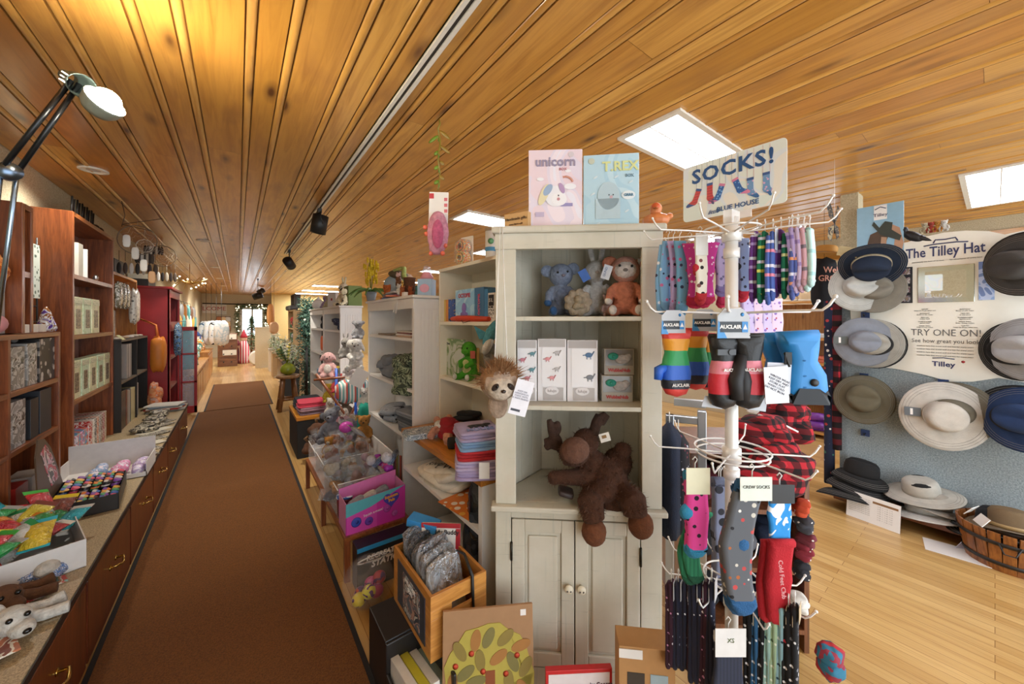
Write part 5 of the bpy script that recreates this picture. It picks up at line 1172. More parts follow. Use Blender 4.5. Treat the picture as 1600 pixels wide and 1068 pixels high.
 for i, (x, y2, z2, c) in enumerate(((-.055, -.03, -.055, '#d8c23a'), (-.01, -.04, -.03, '#d6cf4a'), (.035, -.02, -.055, '#a83a6a'), (-.03, .03, -.07, '#c85a3a'), (.02, .03, -.04, '#c04a8a'), (.06, .02, -.02, '#b83a4a'))):
  b = MB(); b.ell((x, y2, z2), (.034, .034, .032)); b.out('ball', patches([c, c, '#5a2a6a'], 22, .3), t)
pink_box()
def aisle_side():
 # black display box with towels
 a = onZ(517, 707, 0); x0 = .50; y0 = 3.02 if 0 else onX(470, 708, .50).y
 t = thing('black_display_box', 'black box display beside the runner with an orange wood rim under pink towels', 'display box', (x0, a.y, 0)); w = .32; d = .70; H = .40
 b = MB(); b.box(0, 0, 0, w, d, H); b.out('body', plain('#1d1c1b', .7), t, bev=.003); b = MB(); b.box(-.006, -.006, H, w+.006, d+.006, H+.035); b.out('wooden_rim', wood('#d58f2e', '#a8691c', 'X'), t, bev=.002)
 cols = [('#3a4048', 'charcoal folded towel at the far end of the black display box'), ('#8d7684', 'mauve folded towel at the bottom of the near pile on the black display box'), ('#a8848e', 'dusty rose folded towel in the near pile on the black display box'), ('#d8485e', 'coral pink folded towel on top of the near pile'), ('#2f343c', 'black folded towel behind the coral one')]
 z = H+.036
 folded('folded_towel', cols[1][1], 'towel', (x0+w/2, a.y+.2, z), (.27, .30, .04), 0, cloth(cols[1][0]), 'towels on the black box'); folded('folded_towel', cols[2][1], 'towel', (x0+w/2, a.y+.2, z+.04), (.27, .30, .035), .05, cloth(cols[2][0]), 'towels on the black box')
 folded('folded_towel', cols[3][1], 'towel', (x0+w/2, a.y+.22, z+.075), (.28, .30, .055), -.05, cloth(cols[3][0]), 'towels on the black box')
 folded('folded_towel', cols[0][1], 'towel', (x0+w/2, a.y+.53, z), (.27, .28, .06), 0, cloth(cols[0][0]), 'towels on the black box'); folded('folded_towel', cols[4][1], 'towel', (x0+w/2, a.y+.53, z+.06), (.27, .26, .05), 0, cloth(cols[4][0]), 'towels on the black box')
 # brown plush slippers and grey elephant beside it
 for i, (px, py) in enumerate(((497, 668), (487, 695))):
  q = onY(px, py, a.y-.16); t = thing('plush_moose_slipper', ['upper brown moose plush leaning by the black display box', 'lower brown moose plush leaning by the black display box'][i], 'plush toy', q, rot=(0, .4-.5*i, 0))
  b = MB(); b.ell((0, 0, 0), (.075, .07, .05)); b.ell((-.05, -.03, -.03), (.05, .05, .04)); b.ell((.06, 0, .05), (.04, .03, .04)); b.out('body', plushm('#6a4630'), t, rem=.008); b = MB(); b.tube([(-.02, .02, .03), (-.05, .02, .08), (-.02, .02, .09)], .015, 8); b.out('antler', plushm('#9a7450'), t)
 plush('plush_elephant', 'grey plush elephant sprawled on top of the toy heap', 'plush toy', onX(518, 690, .62), -.6, .30, '#8b8d96', rem=.008, ears='big', headtilt=-.5, muz='#9a9ca6')
 plush('plush_toy', 'orange plush head at the left of the toy heap', 'plush toy', onX(514, 712, .56), -.4, .16, '#c88a3a', rem=.006, muz='#e8d8b8')
 # little items at the foot of the display box
 for i, (px, py, c) in enumerate(((437, 690, '#d8c8a8'), (444, 665, '#3a4048'), (447, 680, '#d8d4cc'), (449, 700, '#b89a6a'))):
  q = onZ(px, py, .0); 
 # log stool with green glass bottle
 q = onZ(440, 650, 0); q = onX(447, 640, .60); sx, sy = .72, 5.55
 sp = onX(450, 585, .66); sx, sy = sp.x-.0, sp.y; H = sp.z
 t = thing('log_stool', 'rustic peeled log stool standing beside the runner', 'stool', (sx, sy, 0)); lg = wood('#9a6a3a', '#6a4020', 'Z', .5)
 b = MB(); b.lathe([(.02, H-.055), (.155, H-.05), (.17, H-.025), (.16, H), (.01, H+.002)], 20); b.out('seat', wood('#b98f62', '#8a623a', 'X', .5), t, bev=.003)
 L = []
 for k in range(4):
  a2 = PI/4+k*PI/2; c, s = math.cos(a2), math.sin(a2); L.append((c, s)); b = MB(); b.tube([(c*.10, s*.10, H-.05), (c*.13, s*.13, H*.5), (c*.18, s*.18, 0)], [.03, .034, .032], 9); b.out('leg', lg, t)
 b = MB()
 for k in range(4): c, s = L[k]; c2, s2 = L[(k+1) % 4]; b.tube([(c*.155, s*.155, H*.32), (c2*.155, s2*.155, H*.32)], .02, 8)
 b.out('stretcher', lg, t)
 t = thing('glass_bottle', 'round green glass demijohn with a few stems on the log stool', 'bottle', (sx, sy, H+.002)); b = MB(); b.lathe([(.04, 0), (.10, .03), (.115, .09), (.09, .15), (.03, .19), (.024, .23), (.03, .235)], 24, cap=False); b.out('glass', glass(h='#9aa820', alpha=.72), t)
 b = MB(); b.lathe([(.04, .004), (.095, .03), (.108, .08), (.02, .085)], 20); b.out('water', glass(h='#6a7a18', alpha=.8), t)
 R = random.Random(4)
 for k in range(10):
  a2 = R.random()*6.28; e = V3(.16*math.cos(a2), .16*math.sin(a2), .34+.14*R.random()); b = MB(); b.tube([(0, 0, .12), (e.x*.3, e.y*.3, .27), e], .003, 4)
  for j in range(5): f = .4+.15*j; b.ell((e.x*f, e.y*f, .12+(e.z-.12)*f+.02), (.03, .012, .018), RZ(R.random()*3), 6, 4)
  b.out('flower_stem', plain(['#7f9a5a', '#dfe0c8', '#c9c060', '#5a7a48'][k % 4]), t)
aisle_side()
def unit_tops():
 zt = 1.632
 # top of the near white bookcase
 def on(px, x=1.05): return onX(px, 480, x).y
 t = thing('serving_disc', 'large frosted grey-blue disc in plastic wrap standing on the white bookcase', 'tray', (1.12, on(619, 1.12), zt), rot=(0, 0, CAMROT))
 b = MB(); b.lathe([(.11, -.006), (.115, 0), (.11, .006), (.001, .007)], 32, TR(0, 0, .12) @ RX(PI/2)); b.out('disc', plain('#8ea4b2', .3), t); b = MB(); b.blob((.04, 0, .12), (.24, .05, .25), e=.6, jit=.03); b.out('wrap', glass(alpha=.14), t)
 t = thing('felt_hat', 'dark olive hat with a pale green band perched above the disc', 'hat', (1.12, on(622, 1.12)-.0, zt+.225), rot=(0, .1, 0)); b = MB(); b.ell((0, 0, 0), (.085, .085, .035)); b.out('crown', plain('#5a4f38', .9), t)
 b = MB(); b.tube([(-.06, -.05, .02), (0, -.06, .05), (.0, -.13, .04), (-.02, -.2, -.03), (0, -.24, -.12), (.0, -.22, -.2)], [.01, .015, .02, .02, .018, .012], 8); b.out('plush_trim', plushm('#c3d27a'), t)
 y = on(640, 1.03); t = thing('plush_stump', 'brown plush tree stump with a little white mouse and small woodland animals', 'plush toy', (1.03, y, zt), -.9)
 b = MB(); b.lathe([(.055, 0), (.045, .03), (.042, .13), (.048, .145), (.03, .14), (.001, .13)], 16); b.out('stump', plushm('#6a4228'), t)
 for i, (x, yy, z, c, l) in enumerate(((-.075, -.03, .10, '#7a4c2c', 'bear'), (-.08, -.02, .13, '#e0b8b0', 'bunny'), (-.05, -.06, .04, '#e8e0d4', 'mouse'), (-.01, -.08, .02, '#b8683a', 'fox'), (.05, -.07, .02, '#a8552c', 'squirrel'), (.085, -.03, .025, '#6aa0a0', 'bird'))):
  b = MB(); b.ell((x, yy, z), (.022, .02, .03)); b.ell((x, yy-.006, z+.034), (.018, .017, .017)); b.ell((x-.012, yy, z+.052), .007, seg=8, rg=5); b.ell((x+.012, yy, z+.052), .007, seg=8, rg=5); b.out('little_animal', plushm(c), t)
 t = thing('water_bottle', 'pink topped bottle on a blue gift box with a pink character print', 'bottle', (1.07, 2.42, zt), -.75)
 b = MB(); b.box(-.05, -.05, 0, .05, .05, .115); b.out('gift_box', plain('#a9c6e4', .5), t); b = MB(); b.ell((0, -.051, .05), (.035, .002, .03)); b.out('cloud_print', plain('#e6a8c0'), t)
 b = MB(); b.lathe([(.046, .116), (.046, .13), (.034, .15), (.03, .165), (.001, .166)], 22); b.out('lid', plain('#e8a0ae', .35), t); b = MB(); b.blob((0, 0, .185), (.05, .05, .05), e=.7, jit=.06); b.out('film', crinkle('#e8e0e4', .5), t)
 for i, (c, l, z, a, dx) in enumerate((('#3f6fae', 'blue cover magazine at the bottom of the pile on the bookcase top', 0, .2, 0), ('#d8743a', 'orange magazine fanned out on the bookcase top', .008, -.35, -.02), ('#b8728a', 'mauve magazine on the bookcase top', .016, .05, 0), ('#6a6f78', 'dark grey board book on top of the magazine pile', .024, .25, .01), ('#c9ccd2', 'pale grey folder on top of the magazine pile', .038, -.1, .0))):
  single(MB().box(-.10, -.14, 0, .10, .14, .010 if i < 3 else .014), 'magazine', plain(c, .45), l, 'magazine', (1.06+dx, 2.88, zt+z), a)
 carton('price_block', 'small white price block at the front edge of the bookcase top', 'sign', (.95, on(628, .95), zt), (.08, .03, .03), -PI/2, WHT)
 t = plush('plush_monkey', 'small orange plush with a round head behind the yellow flowers', 'plush toy', (1.05, 3.22, zt), -.9, .15, '#d8763a', rem=.004, arms='up')
 t = thing('giraffe_ornament', 'pair of long necked striped giraffe ornaments behind the orange plush', 'ornament', (1.14, 3.05, zt))
 for i in range(3): b = MB(); b.tube([(0, .05*i, 0), (0, .05*i+.01, .14), (-.02, .05*i+.02, .17)], [.012, .009, .012], 8); b.out('giraffe', spots('#d8a84a', ['#5a3418', '#7a4a22'], 60, .38), t)
 # orchid with yellow flowers
 y = 3.36; t = thing('potted_orchid', 'yellow orchid in a pot with arching green leaves on the bookcase end', 'potted plant', (.955, y, zt), 0)
 b = MB(); b.lathe([(.035, 0), (.05, .08), (.045, .08), (.03, .01)], 16); b.out('pot', plain('#8a8f94', .4), t)
 R = random.Random(8); st = plain('#5f7a34')
 for k in range(3): b = MB(); b.tube([(0, 0, .07), (.02*k-.02, .02*(k-1), .2), (.03*(k-1), .06*(k-1), .33)], .003, 5); b.out('stem', st, t)
 b = MB()
 for k in range(44):
  c = V3(R.uniform(-.05, .05), R.uniform(-.06, .06), R.uniform(.16, .36))
  for j in range(5): a2 = j*1.256; b.ell(c+V3(0, .016*math.cos(a2), .016*math.sin(a2)), (.006, .015, .011), RX(a2), 6, 4)
 b.out('blossom', plain('#e6c82a', .6), t)
 for k in range(9):
  a2 = k*.7; b = MB(); L = .20; pr = []
  for j in range(7): f = j/6; pr.append(V3(math.cos(a2)*L*f, math.sin(a2)*L*f, .08+.12*f-.16*f*f))
  b.tube(pr, [.004+.010*math.sin(PI*min(1, j/6+.08)) for j in range(7)], 5); b.out('leaf', plain('#5a7f3a', .4), t)
 # second group further on
 y = 4.62; q = onX(536, 475, 1.05)
 plush('plush_cow', 'cream and black spotted plush cow lying on the second white bookcase', 'plush toy', (1.03, 4.75, zt), -1.3, .24, patches(['#ece2c0', '#ece2c0', '#3a3028'], 10), rem=.007, ears='floppy', muz='#e8c8b0')
 plush('plush_toy', 'tall cream spotted plush rabbit sitting behind the cow plush', 'plush toy', (1.12, 5.15, zt), -1.2, .34, spots('#ece4c8', ['#d8a0a0', '#8aa8c0'], 30, .15), rem=.007, ears='long')
 t = carton('storage_box', 'sage green fabric storage box on the second white bookcase', 'box', (1.10, 4.95, zt), (.24, .16, .26), -PI/2, plain('#7f9358', .8))
 carton('playing_card_box', 'white box with a red heart like a playing card on the bookcase top', 'box', (1.02, 5.42, zt), (.16, .05, .21), -1.1, WHT, kids=((.4, .45, .6, .6, plain('#b83038'), 'emblem'),))
 t = thing('teapot', 'white ceramic teapot at the end of the farthest white bookcase', 'teapot', (1.0, 6.3, zt), -1.2)
 b = MB(); b.lathe([(.05, 0), (.085, .03), (.09, .08), (.06, .13), (.04, .14)], 20); b.out('body', plain('#eeebe4', .2), t); b = MB(); b.lathe([(.045, .14), (.03, .16), (.01, .17), (.014, .185), (.001, .19)], 16); b.out('lid', plain('#eeebe4', .2), t)
 b = MB(); b.tube([(.08, 0, .05), (.14, 0, .08), (.16, 0, .13)], [.018, .013, .01], 8); b.out('spout', plain('#eeebe4', .2), t); b = MB(); b.tube([(-.08, 0, .11), (-.15, 0, .11), (-.15, 0, .05), (-.085, 0, .04)], .008, 7); b.out('handle', plain('#eeebe4', .2), t)
 for i, (yy, c) in enumerate(((5.75, '#d8c8a0'), (5.95, '#b8a0c0'))): plush('plush_toy', ['tan plush among the goods on the farthest bookcase top', 'pale lilac plush next to the teapot'][i], 'plush toy', (1.04, yy, zt), -1.1, .2, c, rem=.007)
 # big green plush snake + pink slipper hanging on vine
 q = onX(688, 300, 1.07); D = 1.72; c = atD(688, 188, 1.0)
 top = onZ(686, 186, CEIL); 
 t = thing('hanging_vine', 'green twisted vine chain hung from the ceiling above the white bookcase', 'garland', (top.x, top.y, CEIL-.002))
 Dm = ray(686, 186); DD = (CEIL-CAMH)/Dm.z; zb = atD(686, 300, DD).z-CEIL
 b = MB(); P = [(0, 0, 0), (.006, 0, -.02), (-.006, 0, -.05)]+[(.008*math.sin(k*1.3), .006*math.cos(k), -.06-(abs(zb)-.07)*k/8) for k in range(9)]; b.tube(P, [.004]*len(P), 6); b.out('chain', plain('#8a7a2a', .4), t)
 for k in range(12):
  z = -.07-(abs(zb)-.10)*(k/11)**1.0; a2 = k*2.1; b = MB(); L = .034 if k < 4 else .016; b.ell((math.cos(a2)*L, math.sin(a2)*L, z), (L, .004, .011), RZ(a2) @ RY(.4), 8, 5); b.out('leaf', plain('#6f8f2a' if k % 3 else '#9a7a2a', .4), t)
 q = atD(690, 352, DD); w = .09
 t = thing('slipper_toy', 'pink plush slipper toy on a white printed card, hanging from the vine', 'toy', (top.x, top.y, atD(690, 300, DD).z), CAMROT)
 k = DD/F
 b = MB(); b.box(-15*k, 0, -52*k, 15*k, .002, 0, RY(.03)); cc = b.out('card', WHT, t)
 for i in range(3): b = MB(); b.box(8*k, -.001, -(14+9*i)*k, 13*k, 0, -(9+9*i)*k); b.out('card_print', plain('#d8707a'), cc)
 b = MB(); b.box(-15*k, -.001, -10*k, -8*k, 0, -2*k); b.out('card_print', plain('#c8404a'), cc)
 b = MB(); b.ell((0, -.03, -66*k), (17*k, .04, 34*k)); b.ell((-5*k, -.03, -88*k), (9*k, .03, 12*k)); b.ell((0, -.02, -42*k), (11*k, .03, 10*k)); b.out('slipper', plushm('#e8a0b4'), t, rem=.005)
 b = MB(); b.ell((2*k, -.066, -70*k), (9*k, .014, 22*k)); b.out('sole_patch', plushm('#d86a90'), t)
 b = MB()
 for x, z in ((-19, -58), (-17, -68), (12, -86), (-10, -98), (8, -98)): b.ell((x*k, -.04, z*k), 3.6*k, seg=8, rg=6)
 b.out('pompoms', gloss('#e06a50'), t)
unit_tops()
# ---------------- goods on the corner cabinet ----------------
def cabw(px, py, off): return CM @ cabp(px, py, off)
SZ1, SZ2 = cabp(900, 494).z, cabp(900, 635).z
def cabinet_goods():
 def on(px, off, z): q = cabw(px, 500, off); q.z = z; return q
 plush('plush_koala', 'blue-grey plush koala at the left of the top shelf in the corner cabinet', 'plush toy', on(876, .20, SZ1), CA+.15, .25, '#8f9bb4', rem=.004, ears='big', facem=None, nose='#6f6670', arms='down', belly='#8a98b6', headtilt=-.1, paws='#3f6aa0', headsc=1.1, tagm=None)
 plush('plush_lamb', 'white plush lamb with a closed-eye face in the middle of the top shelf', 'plush toy', on(932, .22, SZ1), CA-.1, .27, '#e3e2e2', rem=.004, ears='long', nose='#b8a8a0', headsc=1.0, eyes=False, fat=.75)
 t = plush('plush_fox', 'coral pink plush fox with white muzzle seated at the right of the top shelf', 'plush toy', on(977, .13, SZ1), CA-.2, .265, '#dc8a6c', rem=.004, ears='big', headm=plushm('#e0a696'), facem='#efe6e2', nose='#6d6664', paws='#f2ece6', headtilt=.08, headsc=1.15)
 p = on(950, .14, SZ1); plush('plush_toy', 'small pale pink plush tucked between the lamb and the fox', 'plush toy', p, CA, .10, '#d8bcbc', rem=.003)
 # tags
 for px, py, c, l, s, a in ((948, 425, '#dfe2ea', 'pale blue hang tag lettered down its side on the lamb', .06, .3), (1003, 413, '#eef0ee', 'white hang tag with teal corner beside the fox', .05, 0), (913, 430, '#2a62b8', 'bright blue tag behind the koala', .05, -.5)):
  q = cabw(px, py, .11); t = thing('hang_tag', l, 'tag', q, rot=(0, a, CA)); b = MB(); b.box(-.018, -.001, -s/2, .018, .001, s/2); c2 = b.out('card', plain(c, .5), t)
  if px == 948: text('GUND', .014, plain('#4a6a9a'), c2, (-.006, -.002, 0), (PI/2, -PI/2, 0), .0003)
 # ruffled taupe comforter
 q = on(903, .09, SZ1); t = thing('plush_flower', 'taupe ruffled plush flower leaning against the koala', 'plush toy', q, rot=(0, 0, CA)); r = .055; m = plushm('#b3a48e')
 b = MB()
 for k in range(9): a = 2*PI*k/9; b.ell((.036*math.cos(a), .0, .058+.036*math.sin(a)), (.024, .016, .022), RY(-a)@RX(.5))
 b.ell((0, 0, .058), (.038, .016, .038)); b.out('petals', m, t, rem=.003)
 b = MB(); b.ell((0, -.022, .07), (.016, .014, .018)); b.ell((-.008, -.018, .04), (.018, .012, .014)); b.ell((.014, -.018, .042), (.014, .012, .012)); b.out('centre', plushm('#a8987f'), t, rem=.003)
 # swaddle boxes
 lil = plain('#ece9ea', .4, 0, .02); gr = plain('#bcb6b4', .5, 0, .02)
 for i, (pa, pb, py, lab) in enumerate(((808, 839, 531, 'white swaddle blanket box with pink and teal animals, partly behind the cabinet stile'), (840, 885, 529, 'white swaddle blanket box with a pink flamingo print, middle of three'), (886, 934, 531, 'white swaddle blanket box with blue and grey dinosaurs, right of three'))):
  off = .09 if i else .085; a, c = cabp(pa, 600, off), cabp(pb, 600, off); w = c.x-a.x; h = cabp(pa, py, off).z-SZ2; q = CM @ V3((a.x+c.x)/2, off, 0); q.z = SZ2
  t = carton('swaddle_box', lab, 'box', q, (w-.001, .05, h), CA, lil, 'swaddle blanket boxes on the middle shelf', kids=((.04, .87, .96, .99, gr, 'grey_top'), (.14, .24, .86, .86, plain('#f4f2f4', .15, 0, .02), 'window'), (.2, .02, .9, .22, gr, 'grey_foot')))
  b = MB(); b.prism([(.028*math.cos(q*PI/12), h*.17+.017*math.sin(q*PI/12)) for q in range(24)], -.0042, -.003); b.out('oval_logo', plain('#f0ecec', .5), t)
  text('lulujo', .017, plain('#8f8688'), t, (0, -.0055, h*.17), depth=.0003)
  pr = [('#d68a96', '#6a9aa4'), ('#e8a0a4', '#c9c4c4'), ('#5f84b0', '#8a8f98')][i]
  for j, (x, z) in enumerate(((-.018, .68), (.02, .52), (.0, .38), (.022, .78)) if i < 2 else ((.026, .76), (.03, .40))):
   b = MB(); zz = z*h; s = .9 if i < 2 else 1.25
   b.ell((x, -.0046, zz), (.012*s, .0012, .008*s)); b.tube([(x+.010*s, -.0046, zz), (x+.017*s, -.0046, zz+.012*s)], .0022, 4); b.tube([(x-.010*s, -.0046, zz), (x-.020*s, -.0046, zz-.002)], .0018, 4)
   for lx in (-.006, .006): b.tube([(x+lx*s, -.0046, zz-.006*s), (x+lx*s, -.0046, zz-.014*s)], .0016, 4)
   b.out('animal_print', plain(pr[j % 2], .6), t)
 for i, (pa, pb, pt, pb2, off, c) in enumerate(((940, 989, 588, 634, .10, 'lower'), (944, 991, 540, 588, .11, 'upper'))):
  a, d = cabp(pa, 600, off), cabp(pb, 600, off); w = d.x-a.x; h = .108; z = SZ2+(.109 if i else 0); q = CM @ V3((a.x+d.x)/2, off, 0); q.z = z
  t = carton('pacifier_box', '%s of two stacked pacifier toy boxes with a window showing a green soother' % c, 'box', q, (w, .06, h), CA+(.04 if i else 0), plain('#b5ada0', .5), 'stacked pacifier boxes', kids=((.04, .36, .96, .97, plain('#8e8a84', .15), 'window'),), words=(('WubbaNub', .5, .18, .019, plain('#c8484a'), {'bold': .0007}),))
  b = MB(); b.ell((-.026, -.006, h*.72), (.022, .008, .015)); b.ell((-.026, -.012, h*.72), (.008, .008, .008)); b.out('soother', plain('#2a9a88', .4), t)
  b = MB(); b.ell((.012, -.004, h*.60), (.03, .008, .02)); b.ell((.034, -.006, h*.68), (.016, .008, .016)); b.out('plush_lining', plushm('#dcd6d8'), t)
cabinet_goods()
def moose():
 o = cabw(945, 770, .05); t = thing('plush_moose', 'big dark brown plush moose slumped over the cabinet ledge with light brown hooves', 'plush toy', o, CA)
 def P(px, py, off): q = CM @ cabp(px, py, off); return RZ(-CA) @ (q-o)
 fur = plushm('#54321f'); b = MB()
 b.ell(P(948, 752, .06), (.088, .075, .10)); b.ell(P(925, 730, .08), (.07, .065, .075)); b.ell(P(965, 722, .10), (.06, .06, .06)); b.ell(P(960, 778, .03), (.08, .06, .06))
 hd = P(897, 706, .03); b.ell(hd, (.062, .062, .054), RY(-.3)); b.ell(P(915, 690, .08), (.055, .055, .055))
 b.tube([P(925, 745, .04), P(895, 745, .03), P(870, 745, .03)], [.035, .032, .026], 10); b.ell(P(866, 746, .03), (.028, .028, .028))
 b.tube([P(960, 725, .1), P(972, 708, .08)], [.036, .034], 10); b.ell(P(973, 703, .07), (.036, .034, .032))
 b.tube([P(930, 765, .03), P(922, 785, -.045), P(928, 812, -.055)], [.045, .05, .042], 12); b.tube([P(968, 765, .03), P(990, 785, -.045), P(993, 805, -.055)], [.048, .052, .044], 12)
 b.ell(P(942, 765, .0), (.06, .05, .045))
 globals()['fur'](b, 5000, .016, plain('#6a4530', .8, 0, .3, 60), t)
 b.out('body', fur, t, rem=.0045)
 nose = MB(); nose.ell(P(898, 703, -.018), (.058, .046, .050), RY(-.3)); nose.out('muzzle', plushm('#785240'), t, rem=.004)
 for s, pts in ((0, ((893, 703, .10), (876, 700, .09), (868, 690, .08), (862, 672, .08), (858, 655, .08))), (1, ((918, 690, .1), (928, 675, .09), (932, 660, .09), (937, 648, .09)))):
  b = MB(); b.tube([P(*q) for q in pts], [.018, .022, .022, .018, .012][:len(pts)], 10)
  if s == 0:
   for q in ((852, 700, .08), (850, 690, .08)): b.tube([P(868, 688, .08), P(*q)], [.02, .014], 8)
   b.ell(P(868, 690, .08), (.03, .018, .035)); b.ell(P(871, 668, .08), (.018, .014, .03))
  else: b.ell(P(943, 650, .09), (.016, .014, .02)); b.tube([P(940, 662, .09), P(950, 648, .085)], [.014, .011], 8)
  b.out('antler', plushm('#50372b'), t, rem=.0045)
 for q in ((928, 830, -.06), (1001, 819, -.06)):
  b = MB(); b.ell(P(*q), (.046, .046, .050)); b.out('hoof', plushm('#7d4a2c'), t)
 b = MB(); b.ell(P(884, 722, .03), .012); b.out('nostril_patch', plushm('#5a3a2c'), t)
 b = MB(); b.cb(P(945, 683, .02), (.040, .002, .034), M=RY(-.3)); tg = b.out('hang_tag', plain('#e6e0d4'), t); b = MB(); b.cb(P(944, 682, .018), (.018, .001, .012), M=RY(-.3)); b.out('tag_print', plain('#8d6a3a'), tg)
 b = MB(); b.blob(P(884, 768, .03), (.06, .07, .022), e=.3, jit=.02, M=RY(.25)); single(b, 'black_pouch', plain('#3a2e2e', .5), 'small dark pouch under the moose on the cabinet deck', 'pouch', o, CA)
moose()
def cabinet_top():
 zt = CTOP+.001
 def slab(pa, pb, py, off, th, m, lab, **k):
  a, c = cabp(pa, 300, off), cabp(pb, 300, off); w = c.x-a.x; h = cabp(pa, py, off).z-zt; q = CM @ V3((a.x+c.x)/2, off, 0); q.z = zt
  return carton('storybook_box', lab, 'box', q, (w, th, h), CA+k.pop('rz', 0), m, **k), w, h
 pu = patches(['#e4cfd6', '#ded3e0', '#e9dbe2', '#e6e2ec'], 4, .35)
 t, w, h = slab(826, 910, 235, .03, .035, pu, 'pale pink unicorn storybook box on top of the corner cabinet', rz=.02)
 g = plain('#9b90a8'); text('unicorn', .052, g, t, (0, -.002, h*.84), bold=.0012); text('BOX', .015, plain('#c87880'), t, (.03, -.002, h*.745))
 y = -.002
 def disc(nm, x, z, rx, rz, c, yy=0, rot=0): b = MB(); b.prism([(math.cos(q*PI/12), math.sin(q*PI/12)) for q in range(24)], -.0006, 0); o = b.out(nm, plain(c, .5), t); o.location = (x, y-yy, z); o.scale = (rx, 1, rz); o.rotation_euler = (0, rot, 0); return o
 disc('unicorn_print', 0, h*.40, .040, .042, '#f2f0f4'); disc('unicorn_print', .015, h*.36, .030, .026, '#f6f4f6', .001); disc('mane_print', -.045, h*.42, .016, .045, '#e8dcb4', .001, .4); disc('mane_print', -.03, h*.48, .014, .026, '#9fb4d0', .0015, .6); disc('mane_print', .025, h*.50, .010, .022, '#b89ac0', .0015, -.4); disc('cheek_print', .012, h*.36, .006, .006, '#c89098', .0025); disc('eye_print', .012, h*.405, .0025, .0035, '#3a3a44', .0025)
 disc('cloud_print', .058, h*.52, .024, .012, '#f4f2f6', .001); b = MB(); b.tube([(.04+.03*math.cos(a*PI/10), y-.001, h*.55+.03*math.sin(a*PI/10)) for a in range(1, 7)][::1], .004, 4); b.out('rainbow_print', plain('#e0a08a'), t); disc('cloud_print', -.06, h*.62, .014, .007, '#f4f2f6'); disc('cloud_print', .05, h*.72, .012, .006, '#f4f2f6')
 b = MB(); b.box(.02, -.0025, h*.27, .068, -.0015, h*.31); b.out('caption_print', plain('#9c93c0'), t); b = MB(); b.box(-.08, -.0025, h*.14, -.045, -.0015, h*.20); b.out('caption_print', plain('#c9b8d0'), t); disc('badge_print', .062, h*.93, .011, .011, '#d8ccd0')
 bl = patches(['#b3d0dc', '#a9cad9', '#bcd6e0'], 4, .35)
 t, w, h = slab(912, 998, 242, .022, .03, bl, 'pale blue dinosaur storybook box beside the unicorn box', rz=-.05)
 text('T.REX', .052, plain('#d8dc9a'), t, (.035, -.002, h*.82), bold=.0014); text('BOX', .015, plain('#7898a8'), t, (.07, -.002, h*.69), bold=.0005)
 pale = '#b9cfd8'
 disc('dinosaur_print', -.01, h*.42, .042, .055, pale); b = MB(); b.box(-.06, y-.0006, h*.10, .035, y, h*.38); b.out('dinosaur_print', plain(pale), t); disc('cheek_print', .0, h*.40, .006, .006, '#c8a8b0', .001); disc('eye_print', -.008, h*.43, .002, .003, '#3a3a44', .001); disc('eye_print', .008, h*.43, .002, .003, '#3a3a44', .001)
 disc('speech_bubble', .066, h*.42, .026, .017, '#e6eef0'); text('GRRR', .014, plain('#5a8ca8'), t, (.066, -.004, h*.42), bold=.0004)
 for x, z in ((-.06, .68), (.02, .68), (-.07, .45), (.06, .2), (-.05, .03), (.075, .60)): disc('leaf_print', x, h*z, .010, .0035, '#d4e4ea', 0, -.6)
 disc('badge_print', -.075, h*.91, .012, .012, '#c8ccb8')
 # kraft gifts box
 a = cabp(780, 345, .02); c = cabp(832, 345, .02); q = CM @ V3((a.x+c.x)/2, .03, 0); q.z = zt
 t = carton('kraft_sign_block', 'tan block sign with handwritten lettering at the left of the cabinet top', 'sign', q, (.11, .05, .062), CA-.45, plain('#c9a06a', .7), words=(('Handmade gifts', -.0+.5, .62, .016, plain('#5a4022')), ('every day is a gift', .5, .28, .009, plain('#6a4c2a'))))
 # orange rubber duck-like toy
 q = CM @ V3(cabp(1026, 345, .05).x, .06, 0); q.z = zt; t = thing('rubber_duck', 'orange rubber duck toy at the right end of the cabinet top', 'toy', q, CA-.3)
 b = MB(); b.ell((0, 0, .028), (.052, .036, .030)); b.ell((-.0, -.0, .074), (.024, .023, .024)); b.ell((.05, 0, .040), (.014, .012, .012)); b.ell((0, 0, .052), (.018, .018, .014)); b.out('body', plain('#e08a52', .4), t, rem=.003)
 b = MB(); b.ell((0, -.018, .080), (.016, .009, .014)); b.out('cheek', plain('#d8602a', .4), t); b = MB(); b.ell((0, -.026, .070), (.010, .010, .004)); b.out('beak', plain('#b0602a', .4), t)
 # tubes
 for o_ in list(COL.objects):
  if o_.name.startswith('cardboard_tube'):
   px, xx = (767, 1.22) if o_.name == 'cardboard_tube' else (797, 1.30); q = onX(px, 400, xx); o_.location = (xx, max(q.y, 1.46), S2[3])
cabinet_top()
